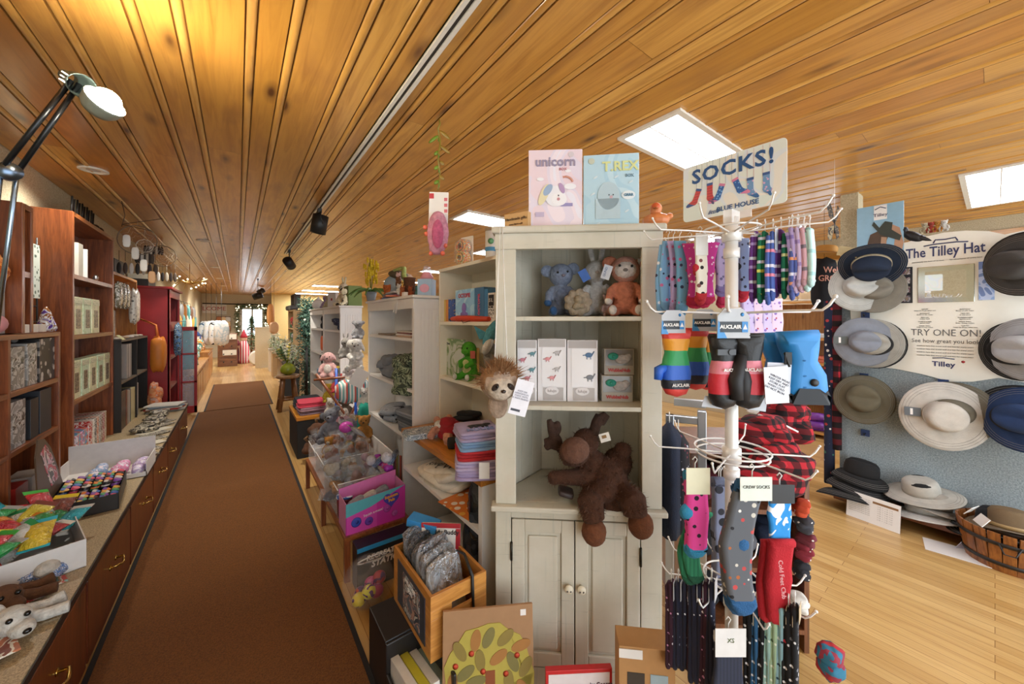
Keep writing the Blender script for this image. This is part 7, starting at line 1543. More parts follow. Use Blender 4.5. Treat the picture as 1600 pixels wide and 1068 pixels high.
# ---------------- hats and the right-hand side ----------------
FACE = (0, -PI/2, 0)        # crown pointing at the room (towards -X)
def wall_hat(px, py, X, m, lab, tilt=(0, 0), scale=1, R=(.175, .165), **k):
 p = onX(px, py, X); rot = (Matrix.Rotation(tilt[0], 4, 'Z') @ Matrix.Rotation(tilt[1], 4, 'Y') @ Matrix.Rotation(-PI/2, 4, 'Y')).to_euler()
 t = hat('sun_hat', lab, p, rot, m, R=R, group='hats on the display wall', **k); t.scale = (1.06,)*3; return t
def hats():
 c = cloth; nv = c('#18263c'); lg = c('#c4c3bd'); gy = c('#8a8e98'); ol = c('#655d49'); be = c('#cfc8bd'); dk = c('#4a4846'); pg = c('#b9bcc0'); bl = c('#243c66'); bk = c('#1c1b1c')
 X = 3.83
 wall_hat(1352, 446, X+.05, bk, 'black brim showing behind the light grey hat under the navy one', (.2, .1))
 wall_hat(1366, 450, X+.03, c('#8a8478'), 'taupe brim peeking between the black and light grey hats', (.1, .1))
 wall_hat(1341, 448, X-.02, lg, 'light grey wide brimmed hat hanging below the navy felt hat', (.5, .1), crown=(.08, .09, .10), band=lg)
 wall_hat(1361, 412, X-.10, nv, 'navy felt hat with a pinched crown and braided cord, top of the left column', (.15, -.75), R=(.19, .175), crown=(.085, .10, .115), band=c('#b8a88a'), droop=.0, curl=.04)
 p = onX(1325, 393, X-.16); single(MB().cb((0, 0, 0), (.004, .12, .07), M=RX(.3)), 'hat_booklet', plain('#b9a678', .6), 'tan hat booklet clipped to the brim of the navy felt hat', 'booklet', p)
 wall_hat(1366, 537, X+.03, bk, 'dark brim behind the mid grey hat in the left column', (.1, .05)); wall_hat(1362, 536, X+.0, c('#a8a49a'), 'pale brim stacked between the dark one and the mid grey hat', (.1, .05))
 wall_hat(1350, 534, X-.05, gy, 'mid grey cotton hat, second down the left column', (.35, .05), crown=(.078, .082, .09), tagm=plain('#5a605e'), band=gy)
 wall_hat(1349, 623, X-.03, ol, 'olive brown hat with a white chin cord, third down the left column', (.15, .25), crown=(.095, .09, .09), cord=plain('#d8d8c0'), vent=None)
 wall_hat(1488, 643, X+.02, c('#6f6858'), 'dark taupe brim behind the large beige hat', (-.1, .1), R=(.19, .19))
 wall_hat(1476, 650, X-.04, be, 'large beige wide brimmed hat in the middle under the header board', (.25, .1), R=(.215, .20), crown=(.095, .095, .085), tagm=plain('#5f6468'), band=be, pinch=False)
 wall_hat(1598, 410, X-.02, bk, 'charcoal stitched hat at the top right edge', (-.5, 0), R=(.18, .175)); wall_hat(1592, 414, X-.08, dk, 'dark grey wide hat at the right edge beside the title', (-.6, .0), R=(.175, .17), band=dk)
 wall_hat(1590, 548, X+.0, bk, 'black brim behind the pale grey hat at the right edge', (-.4, 0)); wall_hat(1602, 546, X-.06, pg, 'pale grey hat at the right edge, middle row', (-.6, 0), R=(.18, .18), band=gy)
 wall_hat(1594, 652, X+.0, bk, 'black brim behind the blue hat at the right edge', (-.3, 0), R=(.185, .185)); wall_hat(1600, 655, X-.06, bl, 'deep blue hat at the right edge, lowest row on the wall', (-.4, .2), R=(.185, .18), band=c('#1a2a4a'))
 for px, py in ((1350, 588), (1474, 598), (1352, 492), (1352, 676)):
  p = onX(px, py, PX-.02); t = thing('wall_hook', 'blue backed hook holding the %s hat' % {588: 'olive', 598: 'large beige', 492: 'mid grey', 676: 'lowest left'}[py], 'hook', p); b = MB(); b.cb((0, 0, 0), (.006, .05, .05)); b.out('plate', plain('#27406e', .4), t); b = MB(); b.tube([(0, 0, 0), (-.05, 0, -.01), (-.07, 0, .01)], .004, 6); b.out('prong', BLK, t)
 # ledge hats
 zb = onX(1330, 768, PX).z+.03
 def lh(px, py, m, lab, dz=0, R=(.16, .17), X=3.83, tilt=(.0, .0, 0), **k):
  p = onX(px, py, X); p.z = zb+dz; t = hat('felt_hat', lab, p, tilt, m, R=R, group='hats stacked on the ledge', **k); t.scale = (1.06,)*3; return t
 lh(1328, 740, bk, 'bottom black hat of the stack at the left end of the ledge', .03, R=(.15, .19), droop=.05, tilt=(0, .3, .2), X=3.78); lh(1340, 730, c('#262527'), 'middle black hat of the stack at the left end of the ledge', .10, tilt=(.1, .1, 0), droop=.055); lh(1345, 715, bk, 'top black hat of the stack at the left end of the ledge', .17, R=(.14, .16), tilt=(.1, .05, 0), droop=.05)
 lh(1448, 760, c('#dcdad4'), 'white mesh hat at the bottom of the pale stack on the ledge', .02, tilt=(-.15, .1, .1), R=(.17, .19)); lh(1452, 748, c('#a59c90'), 'taupe bucket hat crushed in the pale stack on the ledge', .07, R=(.14, .16), tilt=(.1, .2, 0)); lh(1440, 725, c('#c4bfb4'), 'beige hat with black mesh vents on top of the pale stack', .15, R=(.15, .19), crown=(.085, .09, .085), vent=bk, tilt=(-.15, -.2, .2), pinch=False)
 lh(1565, 780, bk, 'black fedora brim at the bottom of the right ledge pair', .01, R=(.17, .21), X=3.77, curl=.02); lh(1568, 772, c('#22262c'), 'charcoal fedora with a brown leather band on the ledge', .06, R=(.17, .20), X=3.75, band=plain('#6a4a34', .4), crown=(.085, .105, .12), curl=.03, tilt=(0, .05, 0))
 # basket with brown hat
 bc = onZ(1577, 880, 0); t = thing('barrel_basket', 'half barrel basket of wooden staves with black metal hoops on the floor', 'basket', (bc.x, bc.y, 0))
 st = wood('#a5672e', '#6d3c18', 'Z', .4); b = MB(); n = 22
 for j in range(n):
  a = 2*PI*j/n; w = .018; M = RZ(a); b.prism([(-.001, 0)]*0 or [(.155, 0), (.167, 0), (.207, .23), (.195, .23)], -.024, .024, M)
 b.out('staves', st, t, bev=.002); b = MB(); b.lathe([(.16, .01), (.001, .012)], 22); b.out('bottom', st, t)
 for z, r in ((.05, .177), (.17, .199)): b = MB(); b.lathe([(r, z-.011), (r+.003, z-.011), (r+.007, z+.011), (r+.004, z+.011)], 32, cap=False); b.out('hoop', plain('#221e1c', .5), t)
 b = MB(); b.tube([(-.205, -.04, .18), (-.222, -.02, .13), (-.222, .02, .13), (-.205, .04, .18)], .004, 6); b.out('handle', plain('#221e1c', .5), t)
 hat('felt_hat', 'brown felt hat with a tan band resting in the barrel basket', (bc.x+.01, bc.y-.01, .215), (0, .12, .3), cloth('#7a6448'), R=(.16, .185), crown=(.08, .095, .11), band=plain('#a88a5a', .5), curl=.03)
 for i, (x, y, z, r) in enumerate(((-.13, .10, .26, .4), (-.05, .14, .28, -.3))): single(MB().cb((0, 0, 0), (.09, .004, .06), M=RX(.6)), 'paper_card', WHT, ['white crumpled card at the left rim of the barrel basket', 'white card behind the brown hat in the barrel basket'][i], 'card', (bc.x+x, bc.y+y, z), r)
 # cards on the floor
 a, c2 = onZ(1322, 803, 0), onZ(1406, 834, 0); d = c2-a; t = thing('size_chart_card', 'white printed hat size card leaning on the wooden base', 'card', a, rot=(-.12, 0, math.atan2(d.y, d.x))); L = d.length; h = .185
 b = MB(); b.box(0, 0, 0, L, .003, h); c3 = b.out('card', WHT, t); b = MB(); b.box(L*.5, -.001, h*.78, L*.96, 0, h*.86); b.out('brown_heading', plain('#8a6440'), c3)
 for i in range(9): text('measure your head above the ears', .0085, plain('#8d8a86'), c3, (L*.25, -.001, h*(.84-.07*i)), depth=.0002)
 for i in range(7): text('6 7/8   7   7 1/8   7 1/4', .0085, plain('#8d8a86'), c3, (L*.73, -.001, h*(.70-.08*i)), depth=.0002)
 a = onZ(1492, 862, 0); single(MB().box(-.09, -.13, .001, .09, .13, .004), 'paper_card', WHT, 'white sheet lying flat on the floor beside the barrel basket', 'card', a, .15)
 a = onZ(1508, 858, 0); t = single(MB().prism([(-.05, 0), (.05, 0), (.02, .09)], -.002, .002), 'folded_card', plain('#c4c2d0'), 'folded lilac-grey card standing by the barrel basket', 'card', (a.x, a.y, .004), -.9)
hats()
def hat_extras():
 yl = onX(1312, 500, PX).y
 # poster with a person seen from behind holding a hat
 a, c = onX(1339, 326, 3.93), onX(1412, 318, 3.93); z0 = onX(1375, 410, 3.93).z; w = a.y-c.y; h = a.z-z0
 t = thing('hat_poster', 'blue sky poster of a person in a dark brimmed hat above the hat wall', 'poster', (3.93, (a.y+c.y)/2, z0), -PI/2)
 b = MB(); b.box(-w/2, 0, 0, w/2, .012, h); bd = b.out('board', plain('#8fb8d0', .4), t); b = MB(); b.box(-w*.12+.0, -.001, h*.74, w*.16, 0, h*.99); b.out('logo_patch', WHT, bd); text('Tilley', .036, plain('#2c3560'), bd, (w*.02, -.002, h*.82)); b = MB(); b.tube([(w*.02-.03, -.002, h*.92), (w*.02, -.002, h*.96), (w*.02+.03, -.002, h*.92)], .003, 4); b.out('hat_mark', plain('#2c3560'), bd)
 def fl(nm, pts, c_, y): b = MB(); b.prism([(x*w, z*h) for x, z in pts], -y-.001, -y); b.out(nm, plain(c_, .6, 0, .3, 12), bd)
 fl('shirt_print', [(-.5, 0), (.15, 0), (.1, .16), (-.15, .26), (-.42, .18), (-.5, .08)], '#5a5f66', .0005); fl('arm_print', [(.1, .0), (.42, .0), (.5, .3), (.42, .56), (.2, .66), (.16, .58), (.34, .48), (.30, .24)], '#c89a7a', .0008)
 fl('hair_print', [(-.22, .2), (.08, .22), (.18, .42), (.02, .56), (-.2, .5), (-.26, .34)], '#5a4230', .0018); fl('face_print', [(.02, .22), (.14, .26), (.16, .42), (.04, .44)], '#c49a7a', .003)
 fl('hat_print', [(-.16, .66), (.02, .48), (.42, .34), (.46, .42), (.26, .54), (.28, .66), (.12, .70), (.0, .60), (-.12, .72)], '#3a3f36', .0044)
 p = onX(1427, 372, 3.95); t = thing('crow_ornament', 'black crow ornament perched on top of the hat wall', 'ornament', (3.95, p.y, onX(1427, 378, 3.95).z), PI/2)
 b = MB(); b.ell((0, 0, .05), (.10, .035, .045), RY(-.5)); b.ell((.07, 0, .12), (.034, .028, .03)); b.tube([(.09, 0, .12), (.15, 0, .11)], [.013, .002], 8); b.tube([(-.06, 0, .03), (-.17, 0, -.02)], [.03, .012], 8); b.tube([(.01, .01, .03), (.01, .01, -.02)], .005, 5); b.tube([(.01, -.01, .03), (.01, -.01, -.02)], .005, 5); b.out('body', plain('#141318', .5), t, rem=.005); t.scale = (.62, .8, .8)
 for i in range(4): p = onX(1445+10*i, 356, 4.13); plush('small_figurine', '%s small figurine behind the header board near the crow' % ['cream', 'red', 'amber', 'white'][i], 'figurine', (4.13, p.y, onX(1440, 366, 4.13).z), PI*.5-PI, .09, ['#d8c8a8', '#b8483a', '#c98a3a', '#e6e0d6'][i], simple=True)
 p = atD(1304, 350, 2.35); t = thing('butterfly_ornament', 'dark winged butterfly ornament on a stem left of the textured post', 'ornament', p)
 b = MB(); 
 for pts in ([(0, 0), (-.035, .05), (-.05, .12), (-.035, .15), (-.012, .09)], [(0, 0), (-.04, -.02), (-.045, -.09), (-.02, -.11)], [(0, 0), (.02, .04), (.03, .10), (.02, .12), (.006, .07)], [(0, 0), (.025, -.02), (.03, -.08), (.012, -.10)]): b.prism(pts, -.0012, .0012, RZ(CAMROT))
 b.out('wings', patches(['#2a2420', '#4a3a2c', '#8a7a5a'], 40, .6), t); b = MB(); b.tube([(0, 0, .03), (0, 0, -.06)], .004, 6); b.out('stem', BLK, t); b = MB(); b.tube([(0, 0, .03), (0, 0, CEIL-p.z)], .0009, 4); b.out('string', WHT, t)
 # fabric strips / scarves at the panel edge
 for i, (pa, pb, m, l, y0_, y1_) in enumerate(((1289, 1303, spots('#1c2238', ['#d8d4cc', '#a83a3a', '#3a6a5a', '#8a8f98'], 24, .26, 1), 'navy printed fabric hanging full height at the left edge of the hat wall', 470, 765), (1301, 1314, plaid('#c02430', '#571018', '#15090b', 11), 'red and black buffalo plaid fabric beside the navy printed one', 462, 700))):
  X = 3.89; a, c = onX(pa, 500, X), onX(pb, 500, X); z1, z0 = onX(pa, y0_, X).z, max(.12, onX(pa, y1_, X).z); n = 14
  b = MB(); b.rings([[V3(0, (c.y-a.y)*0, 0)+V3(-.03*math.sin(2*PI*j/n)*(1+.2*math.sin(z*9+j)), (a.y-c.y)*.62*math.cos(2*PI*j/n), z) for j in range(n)] for z in [z0+(z1-z0)*q/8 for q in range(9)]]); o = b.out('hanging_fabric', m, None, loc=(X-.0, (a.y+c.y)/2, 0)); tag(o, l, 'fabric')
 # dark graphic bodysuit and straw hat on a mannequin behind
 p = atD(1288, 440, 3.3); t = thing('novelty_apron', 'black garment with peach lettering hanging beside the navy felt hat', 'garment', p, CAMROT)
 b = MB(); b.blob((0, 0, -.02), (.20, .12, .46), e=.55, jit=.03); b.out('cloth', cloth('#202228'), t); b = MB(); b.tube([(0, 0, .2), (0, 0, CEIL-p.z)], .002, 4); b.out('cord', BLK, t); text('Wel\nGROO', .075, plain('#e0a08a'), t, (.0, -.068, .06), bold=.001)
 p = atD(1290, 396, 3.3); hat('straw_hat', 'honey coloured straw hat on top of the black garment', p, (.1, .1, 0), plain('#d09a4a', .7), R=(.15, .16), crown=(.08, .085, .07), pinch=False)
 # pine shelving on the right wall
 X = 5.72; y0, y1 = onX(1345, 500, X).y, onX(1190, 500, X).y
 t = thing('pine_shelving', 'honey pine wall shelving with folded goods behind the sock rack', 'shelf', (X, y0, 0)); w = y1-y0; d = XR-.01-X
 for y in (0, w-.03): b = MB(); b.box(0, y, .0, d, y+.03, 1.72); b.out('side_panel', PINE, t)
 b = MB(); b.box(d-.02, .03, 0, d, w-.03, 1.70); b.out('back_panel', PINE, t)
 zs = (.08, .55, .93, 1.24, 1.70)
 for z in zs: b = MB(); b.box(0, .03, z-.03, d-.02, w-.03, z); b.out('shelf', PINEY, t)
 R = random.Random(21); cl = [('cream', '#e6dccb'), ('coral', '#d8785a'), ('white', '#e9e6e2'), ('grey', '#9a9a9c'), ('peach', '#e0a888'), ('dusty blue', '#8a9cb0')]
 for zi, z in enumerate(zs[1:4]):
  for i in range(7):
   yy = y0+.14+i*(w-.28)/6; k = R.randrange(6); nm = ['lower', 'middle', 'upper'][zi]
   folded('folded_cloth', '%s folded cloth, %s along the %s pine shelf' % (cl[k][0], ['nearest', 'second', 'third', 'fourth', 'fifth', 'sixth', 'farthest'][i], nm), 'cloth', (X+.17, yy, z), (.26, (w-.3)/6.5, .05+.03*R.random()), PI/2*0, cloth(cl[k][1]), 'folded goods on the pine shelving', layers=2)
 heap('purple_fabric', 'shiny purple fabric on the lowest pine shelf', 'fabric', (X+.12, y0+.5, .09), (.3, .4, .2), 0, plain('#7a3a9a', .3)); heap('white_fabric', 'white papers and fabric on the lowest pine shelf', 'fabric', (X+.12, y0+1.0, .09), (.3, .5, .12), 0, cloth('#d6d0c6')); heap('red_fabric', 'red and black fabric on the second pine shelf', 'fabric', (X+.05, y0+.45, .56), (.2, .3, .16), 0, plaid('#b02030', '#601018', '#201012', 14))
 for i, (px, l) in enumerate(((1262, 'natural straw hat on top of the pine shelving'), (1235, 'second straw hat further left on the pine shelving'))): q = onX(px, 460, X+.15); hat('straw_hat', l, (X+.17, q.y, 1.73), (0, -.25, 0), plain('#d9c09a', .8), R=(.2, .22), crown=(.1, .11, .12), band=plain('#e8e0d0'), pinch=False)
 # checkout-side clutter seen over the cabinet shoulder
 for i, (px, py, w_, h_, c_, l) in enumerate(((1062, 420, .5, .3, '#d8a860', 'pine display hutch far behind the sock rack'), )):
  q = onZ(px, 560, 0); t = thing('pine_hutch', l, 'cabinet', (3.3, 3.6, 0)); b = MB(); b.box(0, 0, 0, .5, 1.6, 1.5); b.out('body', PINE, t); b = MB(); b.box(-.02, -.02, 1.5, .52, 1.62, 1.53); b.out('top_panel', PINEY, t)
  for k in range(4): b = MB(); b.box(-.012, .05+.39*k, .1, 0, .38+.39*k, .7); b.out('door', PINE, t, bev=.004)
 R = random.Random(5)
 for i in range(8): heap('stacked_knits', '%s bundle on top of the pine hutch behind the sock rack' % ['tan', 'grey', 'red', 'white', 'green', 'blue', 'brown', 'black'][i], 'bundle', (3.45+.1*(i % 2), 3.7+.2*i, 1.53), (.22, .18, .16), 0, cloth(['#b98a5a', '#8a8a8a', '#a8383a', '#dcd8d0', '#5a7a4a', '#4a6a9a', '#6a4a34', '#2a2a2a'][i]), 'bundles on the hutch')
hat_extras()
# ---------------- left counter and shelves ----------------
def left_shelf_goods():
 gr = patches(['#dfe0b8', '#e4e3c2', '#cdd4a4'], 14, .4); mint = patches(['#cfe4c4', '#d8ead0', '#bdd8b0'], 20, .4); dkp = patches(['#2a241e', '#5a4a38', '#a89a80', '#3a342c'], 40, .3)
 def gift(y, z, w, h, m, lab, X=-.915, d=.07, rz=PI/2, grp='window gift boxes on the tall bookcase'):
  return carton('gift_box', lab, 'box', (X, y, z), (w, d, h), rz, m, grp, kids=((.28, .16, .78, .68, dkp, 'window'), (.0, .82, 1, .96, patches(['#e6e4c6', '#8a9a6a', '#e6e4c6'], 60, .4), 'border')))
 def rzf(y, z, w, h, m, lab, **k): return gift(y, z, w, h, m, lab, **k)
 n5 = ['nearest', 'second', 'third', 'fourth', 'farthest']
 for i in range(3): rzf(3.97+.205*i, 1.357, .19, .27, [gr, mint, gr][i], '%s window gift box on the upper shelf of the tall bookcase, %s' % (['cream', 'mint', 'yellow'][i], ['nearest', 'middle', 'farthest'][i]))
 for i in range(5): rzf(3.94+.19*i, .902, .165, .27, gr if i % 2 == 0 else mint, '%s cream window gift box on the middle shelf of the tall bookcase' % n5[i])
 carton('note_cards', 'white card pad on the top shelf of the tall bookcase', 'card', (-.93, 4.25, 1.782), (.14, .05, .22), PI/2+.2, plain('#e4e2dc')); carton('note_cards', 'thin ivory card standing nearest on the top shelf of the tall bookcase', 'card', (-.92, 4.05, 1.782), (.10, .03, .24), PI/2, plain('#ddd8c8')); single(MB().lathe([(.012, 0), (.018, .03), (.008, .05)], 12), 'salt_shaker', metal('#c8c8c8'), 'tiny silver cup at the front of the top shelf', 'cup', (-.93, 4.45, 1.782))
 for i in range(3): carton('clip_tag', 'small white shelf tag under the %s shelf of the tall bookcase' % ['top', 'upper', 'middle'][i], 'tag', (-1.06, 4.25, [2.1, 1.70, 1.28][i]), (.03, .004, .05), PI/2, WHT)
 # metal cut-out words on top of the bookcase
 t = thing('metal_word_sign', 'black wire word ornament standing on top of the tall bookcase', 'sign', (-.95, 3.98, 2.212), PI/2)
 for i in range(5): b = MB(); x = .0+.11*i; b.tube([(x, 0, 0), (x+.02, 0, .14), (x+.05, 0, .02), (x+.07, 0, .13)], .006, 5); b.out('letter', BLK, t)
 b = MB(); b.box(-.02, -.01, 0, .6, .01, .008); b.out('base', BLK, t)
 for i in range(2): single(MB().ell((0, 0, .03), (.03, .03, .035)), 'small_ornament', plain('#3a2c20'), ['small dark ornament after the wire word on the bookcase', 'second small dark ornament at the far end of the bookcase top'][i], 'ornament', (-.97, 4.62+.12*i, 2.212))
 # puzzles at the base
 rb = patches(['#5a8fd0', '#58b088', '#d8a0c8', '#d87050', '#8a6ac0', '#e8e4e8'], 9, .35)
 for i in range(4): carton('jigsaw_box', '%s rainbow jigsaw box stacked at the foot of the tall bookcase' % ['bottom', 'second', 'third', 'top'][i], 'box', (-.915, 4.03, CZ+.001+.055*i), (.36, .17, .052), PI/2, rb, 'rainbow jigsaw boxes')
 for i in range(8): carton('slim_game', '%s slim game box standing beside the jigsaws' % ['red', 'white', 'black', 'orange', 'grey', 'brown', 'crimson', 'tan'][i], 'box', (-.915, 4.27+.055*i, CZ+.001), (.05, .16, .25), PI/2, patches([['#b8302a', '#dcd8d0', '#2a2826', '#c86a3a', '#8a8a88', '#7a4a30', '#a8283a', '#b89a70'][i], '#e0dcd4', ['#b8302a', '#b8b4ac', '#3a3836', '#c86a3a', '#8a8a88', '#7a4a30', '#a8283a', '#b89a70'][i]], 30, .4), 'slim games by the jigsaws')
 # low case contents
 sc = spots('#2a2624', ['#c8c4bc', '#8a8680'], 22, .36, .4); gy = patches(['#9a9894', '#b8b6b2', '#7a7874'], 12, .25)
 def lowc(y, z, w, h, m, l, X=-.91): return carton('boxed_gift', l, 'box', (X, y, z), (w, .1, h), PI/2, m, None, kids=((.12, .1, .88, .75, patches(['#8a8680', '#c9c6c0', '#5a5652'], 18, .2), 'window'),) if m is gy else ())
 lowc(3.05, 1.102, .16, .22, gy, 'grey boxed frame set on the upper shelf of the low case'); lowc(3.22, 1.102, .12, .23, gy, 'second grey boxed set beside the frame set'); lowc(3.42, 1.102, .22, .25, sc, 'black box with white swirling flowers on the upper shelf of the low case')
 lowc(3.06, .802, .16, .24, gy, 'grey boxed set on the middle shelf of the low case'); lowc(3.25, .802, .1, .22, plain('#26282c', .4), 'plain black box on the middle shelf of the low case'); lowc(3.40, .802, .16, .25, plain('#33363c', .4), 'slate box at the back of the middle shelf of the low case')
 lowc(3.10, CZ+.002, .14, .17, plain('#b8302a', .4), 'red box at the bottom of the low case', -.91); carton('boxed_gift', 'white box with a brown label at the bottom of the low case', 'box', (-.91, 3.30, CZ+.002), (.17, .1, .17), PI/2, plain('#d8d2c8', .5), kids=((.3, .1, .8, .5, plain('#8a6a48'), 'label'),))
 lowc(2.62, 1.102, .25, .2, plain('#d8dca8', .5), 'pale green card box in the near bay of the low case'); lowc(2.62, .802, .28, .24, patches(['#c85a3a', '#e4ddd2', '#c85a3a'], 12, .4), 'orange and white printed box in the near bay of the low case'); lowc(2.6, CZ+.002, .25, .24, plain('#a86a5a', .5), 'rust box at the bottom of the near bay')
 # on top of the low case
 zt = 1.392; t = thing('clear_ornament', 'swirled purple and clear glass cone ornament on the low case end', 'ornament', (-.935, 3.50, zt)); b = MB(); b.lathe([(.04, 0), (.045, .02), (.03, .07), (.018, .12), (.004, .15)], 18); b.out('glass', patches(['#5a3a8a', '#c8ccd8', '#8a5a34', '#dfe4ea'], 22, .08), t)
 for i in range(3): carton('small_black_box', 'low black slatted box on the low case top, %s' % ['bottom', 'middle', 'top'][i], 'box', (-.98, 3.3, zt+.026*i), (.20-.03*i, .1, .024), PI/2+.1*i, BLK)
 for i in range(3): carton('white_cube_candle', '%s white square candle along the front of the low case top' % ['left', 'middle', 'right'][i], 'candle', (-.905, 3.14+.11*i, zt), (.06, .03, .045), PI/2, plain('#e2dcd0'))
 carton('lantern_box', 'grey and maroon boxed candle on the low case at the left edge', 'box', (-.95, 2.98, zt), (.14, .1, .26), PI/2, plain('#b4aeaa', .5), kids=((.35, .1, .75, .5, plain('#6a2a2c'), 'maroon_label'), (.35, .55, .75, .8, plain('#c88a4a'), 'amber_label')))
 single(MB().ell((0, 0, .05), (.05, .05, .05)), 'pink_orb', plain('#c8888a', .4), 'dusty pink round candle beside the boxed candle at the left edge', 'candle', (-.93, 2.86, zt))
 heap('orange_leaf_bag', 'orange leafy decoration at the left edge above the boxed candle', 'decoration', (-.97, 2.90, zt+.27), (.14, .2, .14), 0, patches(['#d87a2a', '#e8a04a', '#b8581a'], 20)) 
 t = thing('wire_basket', 'black wire rack leaning in the gap between the two tall bookcases', 'wire rack', (-1.05, 3.66, 1.0)); 
 for k in range(9): b = MB(); b.tube([(0, -.1, .1*k+.05), (0, .12, .1*k+.05)], .004, 5); b.out('wire', BLK, t)
 b = MB(); b.tube([(0, -.1, 0), (0, -.1, 1.0)], .005, 5); b.out('frame', BLK, t); b = MB(); b.tube([(0, .12, 0), (0, .12, 1.0)], .005, 5); b.out('frame', BLK, t)
 single(MB().box(0, -.06, 0, .01, .06, .34), 'scroll_panel', spots('#cfd8cc', ['#5a6a5a'], 30, .3), 'pale green scrollwork panel seen in the gap between bookcases', 'panel', (-1.03, 3.66, 1.6))
 # black bookcase books, pine shelf goods
 for i in range(4): carton('slim_book', '%s slim grey book on the upper level of the black bookcase' % ['first', 'second', 'third', 'last'][i], 'book', (-.875, 5.20+.055*i, .882), (.04, .16, .34), PI/2, plain(['#b8b0a8', '#9a948e', '#c4bcb4', '#8a8480'][i], .5), 'slim books in the black bookcase')
 carton('pink_card', 'dusty pink angled card at the near end of the black bookcase', 'card', (-.95, 5.0, .882), (.18, .02, .18), PI/2-.5, plain('#c8a8a0'))
 lw = [('#4a3426', 'dark nature picture book at the near end of the black bookcase', .22, .36), ('#8a4a34', 'rust spined tall book beside the dark nature book', .04, .35), ('#a89a8a', 'taupe tall book after the rust spined one', .05, .34), ('#c8c4bc', 'pale tall book in the black bookcase', .04, .33), ('#6a6a6c', 'grey narrow book in the black bookcase', .03, .34), ('#d8cc9a', 'large cream notebook facing out from the black bookcase', .24, .33), ('#3a3a3c', 'black narrow book right of the cream notebook', .03, .36), ('#b8b4ae', 'silver grey book at the far end of the black bookcase', .05, .35)]
 y = 4.92
 for c, l, w, h in lw: carton('tall_book', l, 'book', (-.875, y+w/2, CZ+.002), (w, .10, h), PI/2, patches([c, c, '#2a2a26'], 8, .4) if w > .2 and c[1] == '4' else plain(c, .45)); y += w+.012
 for i, yy in enumerate((5.0, 5.16, 5.3)): t = thing('hanging_pouch', '%s clear hanging bag of grey stones on the pine shelf front' % ['near', 'middle', 'far'][i], 'bag', (-.90, yy, 1.60)); b = MB(); b.blob((0, 0, .1), (.05, .11, .24), e=.6, jit=.06); b.out('bag_film', patches(['#b8b4a8', '#e4e0d4', '#5a5648', '#8a8470'], 22, .2), t)
 t = thing('spotted_pouch', 'large cream bag printed with black circles hanging from the pine shelf', 'bag', (-.88, 5.55, 1.46)); b = MB(); b.blob((0, 0, .15), (.07, .24, .36), e=.6, jit=.05); b.out('bag_film', spots('#dedace', ['#5a5850', '#a8a498'], 30, .3, .3), t)
 carton('yellow_peg_box', 'amber pegboard box standing on the black bookcase', 'box', (-1.0, 5.02, 1.277), (.16, .08, .30), PI/2, plain('#d09a3a', .6)); carton('lace_box', 'white lace patterned box beside the amber one', 'box', (-.98, 5.25, 1.277), (.15, .08, .28), PI/2, patches(['#d8d6d0', '#b0aca4', '#e8e6e2'], 40, .5))
 for i in range(5): single(MB().blob((0, 0, .012), (.1, .12, .02), e=.4), 'small_packet', plain(['#d8ccb8', '#b89a7a', '#e0ddd6', '#c0b0a0', '#d0c8b8'][i]), '%s small packet lying along the top of the black bookcase' % ['nearest', 'second', 'third', 'fourth', 'farthest'][i], 'packet', (-.92, 5.0+.22*i, 1.277))
 single(MB().box(-.03, -.05, 0, .03, .05, .003), 'shelf_tag', plain('#d8d89a'), 'pale green tag curling off the shelf corner between bookcases', 'tag', (-.86, 4.86, 1.30), rot=(0, .8, 0))
 # dream catchers
 def catcher(px, py, D, r, lab, c='#8a7a68'):
  p = atD(px, py, D); t = thing('dream_catcher', lab, 'dream catcher', p, CAMROT+.6); b = MB(); b.tube([(r*math.cos(a*PI/12), 0, r*math.sin(a*PI/12)) for a in range(24)], .005, 6, True); b.out('hoop', plain(c), t)
  b = MB()
  for k in range(3):
   rr = r*(.9-.28*k); b.tube([(rr*(1 if a % 2 else .72)*math.cos(a*PI/8), 0, rr*(1 if a % 2 else .72)*math.sin(a*PI/8)) for a in range(16)], .0014, 4, True)
  b.out('web', plain('#e0d8c8'), t)
  for k in range(7): x = -r*.9+k*r*.3; b = MB(); b.tube([(x, 0, -r*.8), (x, 0, -r*1.5)], .002, 4); b.ell((x, 0, -r*2.0), (.018, .004, .06)); b.out('feather', plain(['#2a2420', '#4a3a30', '#e4e0d8', '#2e2824', '#c8bca8', '#3a2e28', '#5a4a3c'][k]), t)
  b = MB(); b.tube([(0, 0, r), (0, 0, CEIL-p.z)], .0015, 4); b.out('string', plain('#d8d0c0'), t)
 catcher(215, 375, 3.8, .15, 'dream catcher hanging nearest the tall bookcase at left'); catcher(226, 384, 4.1, .07, 'small pale dream catcher beside the larger one', '#d8d0c0'); catcher(254, 400, 4.6, .13, 'dream catcher with brown feathers further along', '#6a5a48'); catcher(240, 370, 4.9, .09, 'dream catcher high near the ceiling behind the others', '#b8b0a0')
 t = thing('mobile_branch', 'bare twig mobile with pale felt shapes hanging from the ceiling at left', 'mobile', (-.80, 4.55, CEIL-.01)); b = MB(); b.tube([(0, 0, 0), (.02, 0, -.12), (.0, 0, -.22)], .003, 5); b.tube([(0, 0, -.2), (.25, .05, -.10)], .003, 5); b.tube([(0, 0, -.2), (.2, -.1, -.25)], .003, 5); b.out('twig', plain('#5a4434'), t)
 for i in range(4): b = MB(); b.blob((.03+.05*i, .02*i, -.34-.10*i), (.05, .02, .11), e=.6); b.out('felt_shape', plain(['#d8d4cc', '#c8c2b8', '#e6e0d4', '#d0a070'][i]), t)
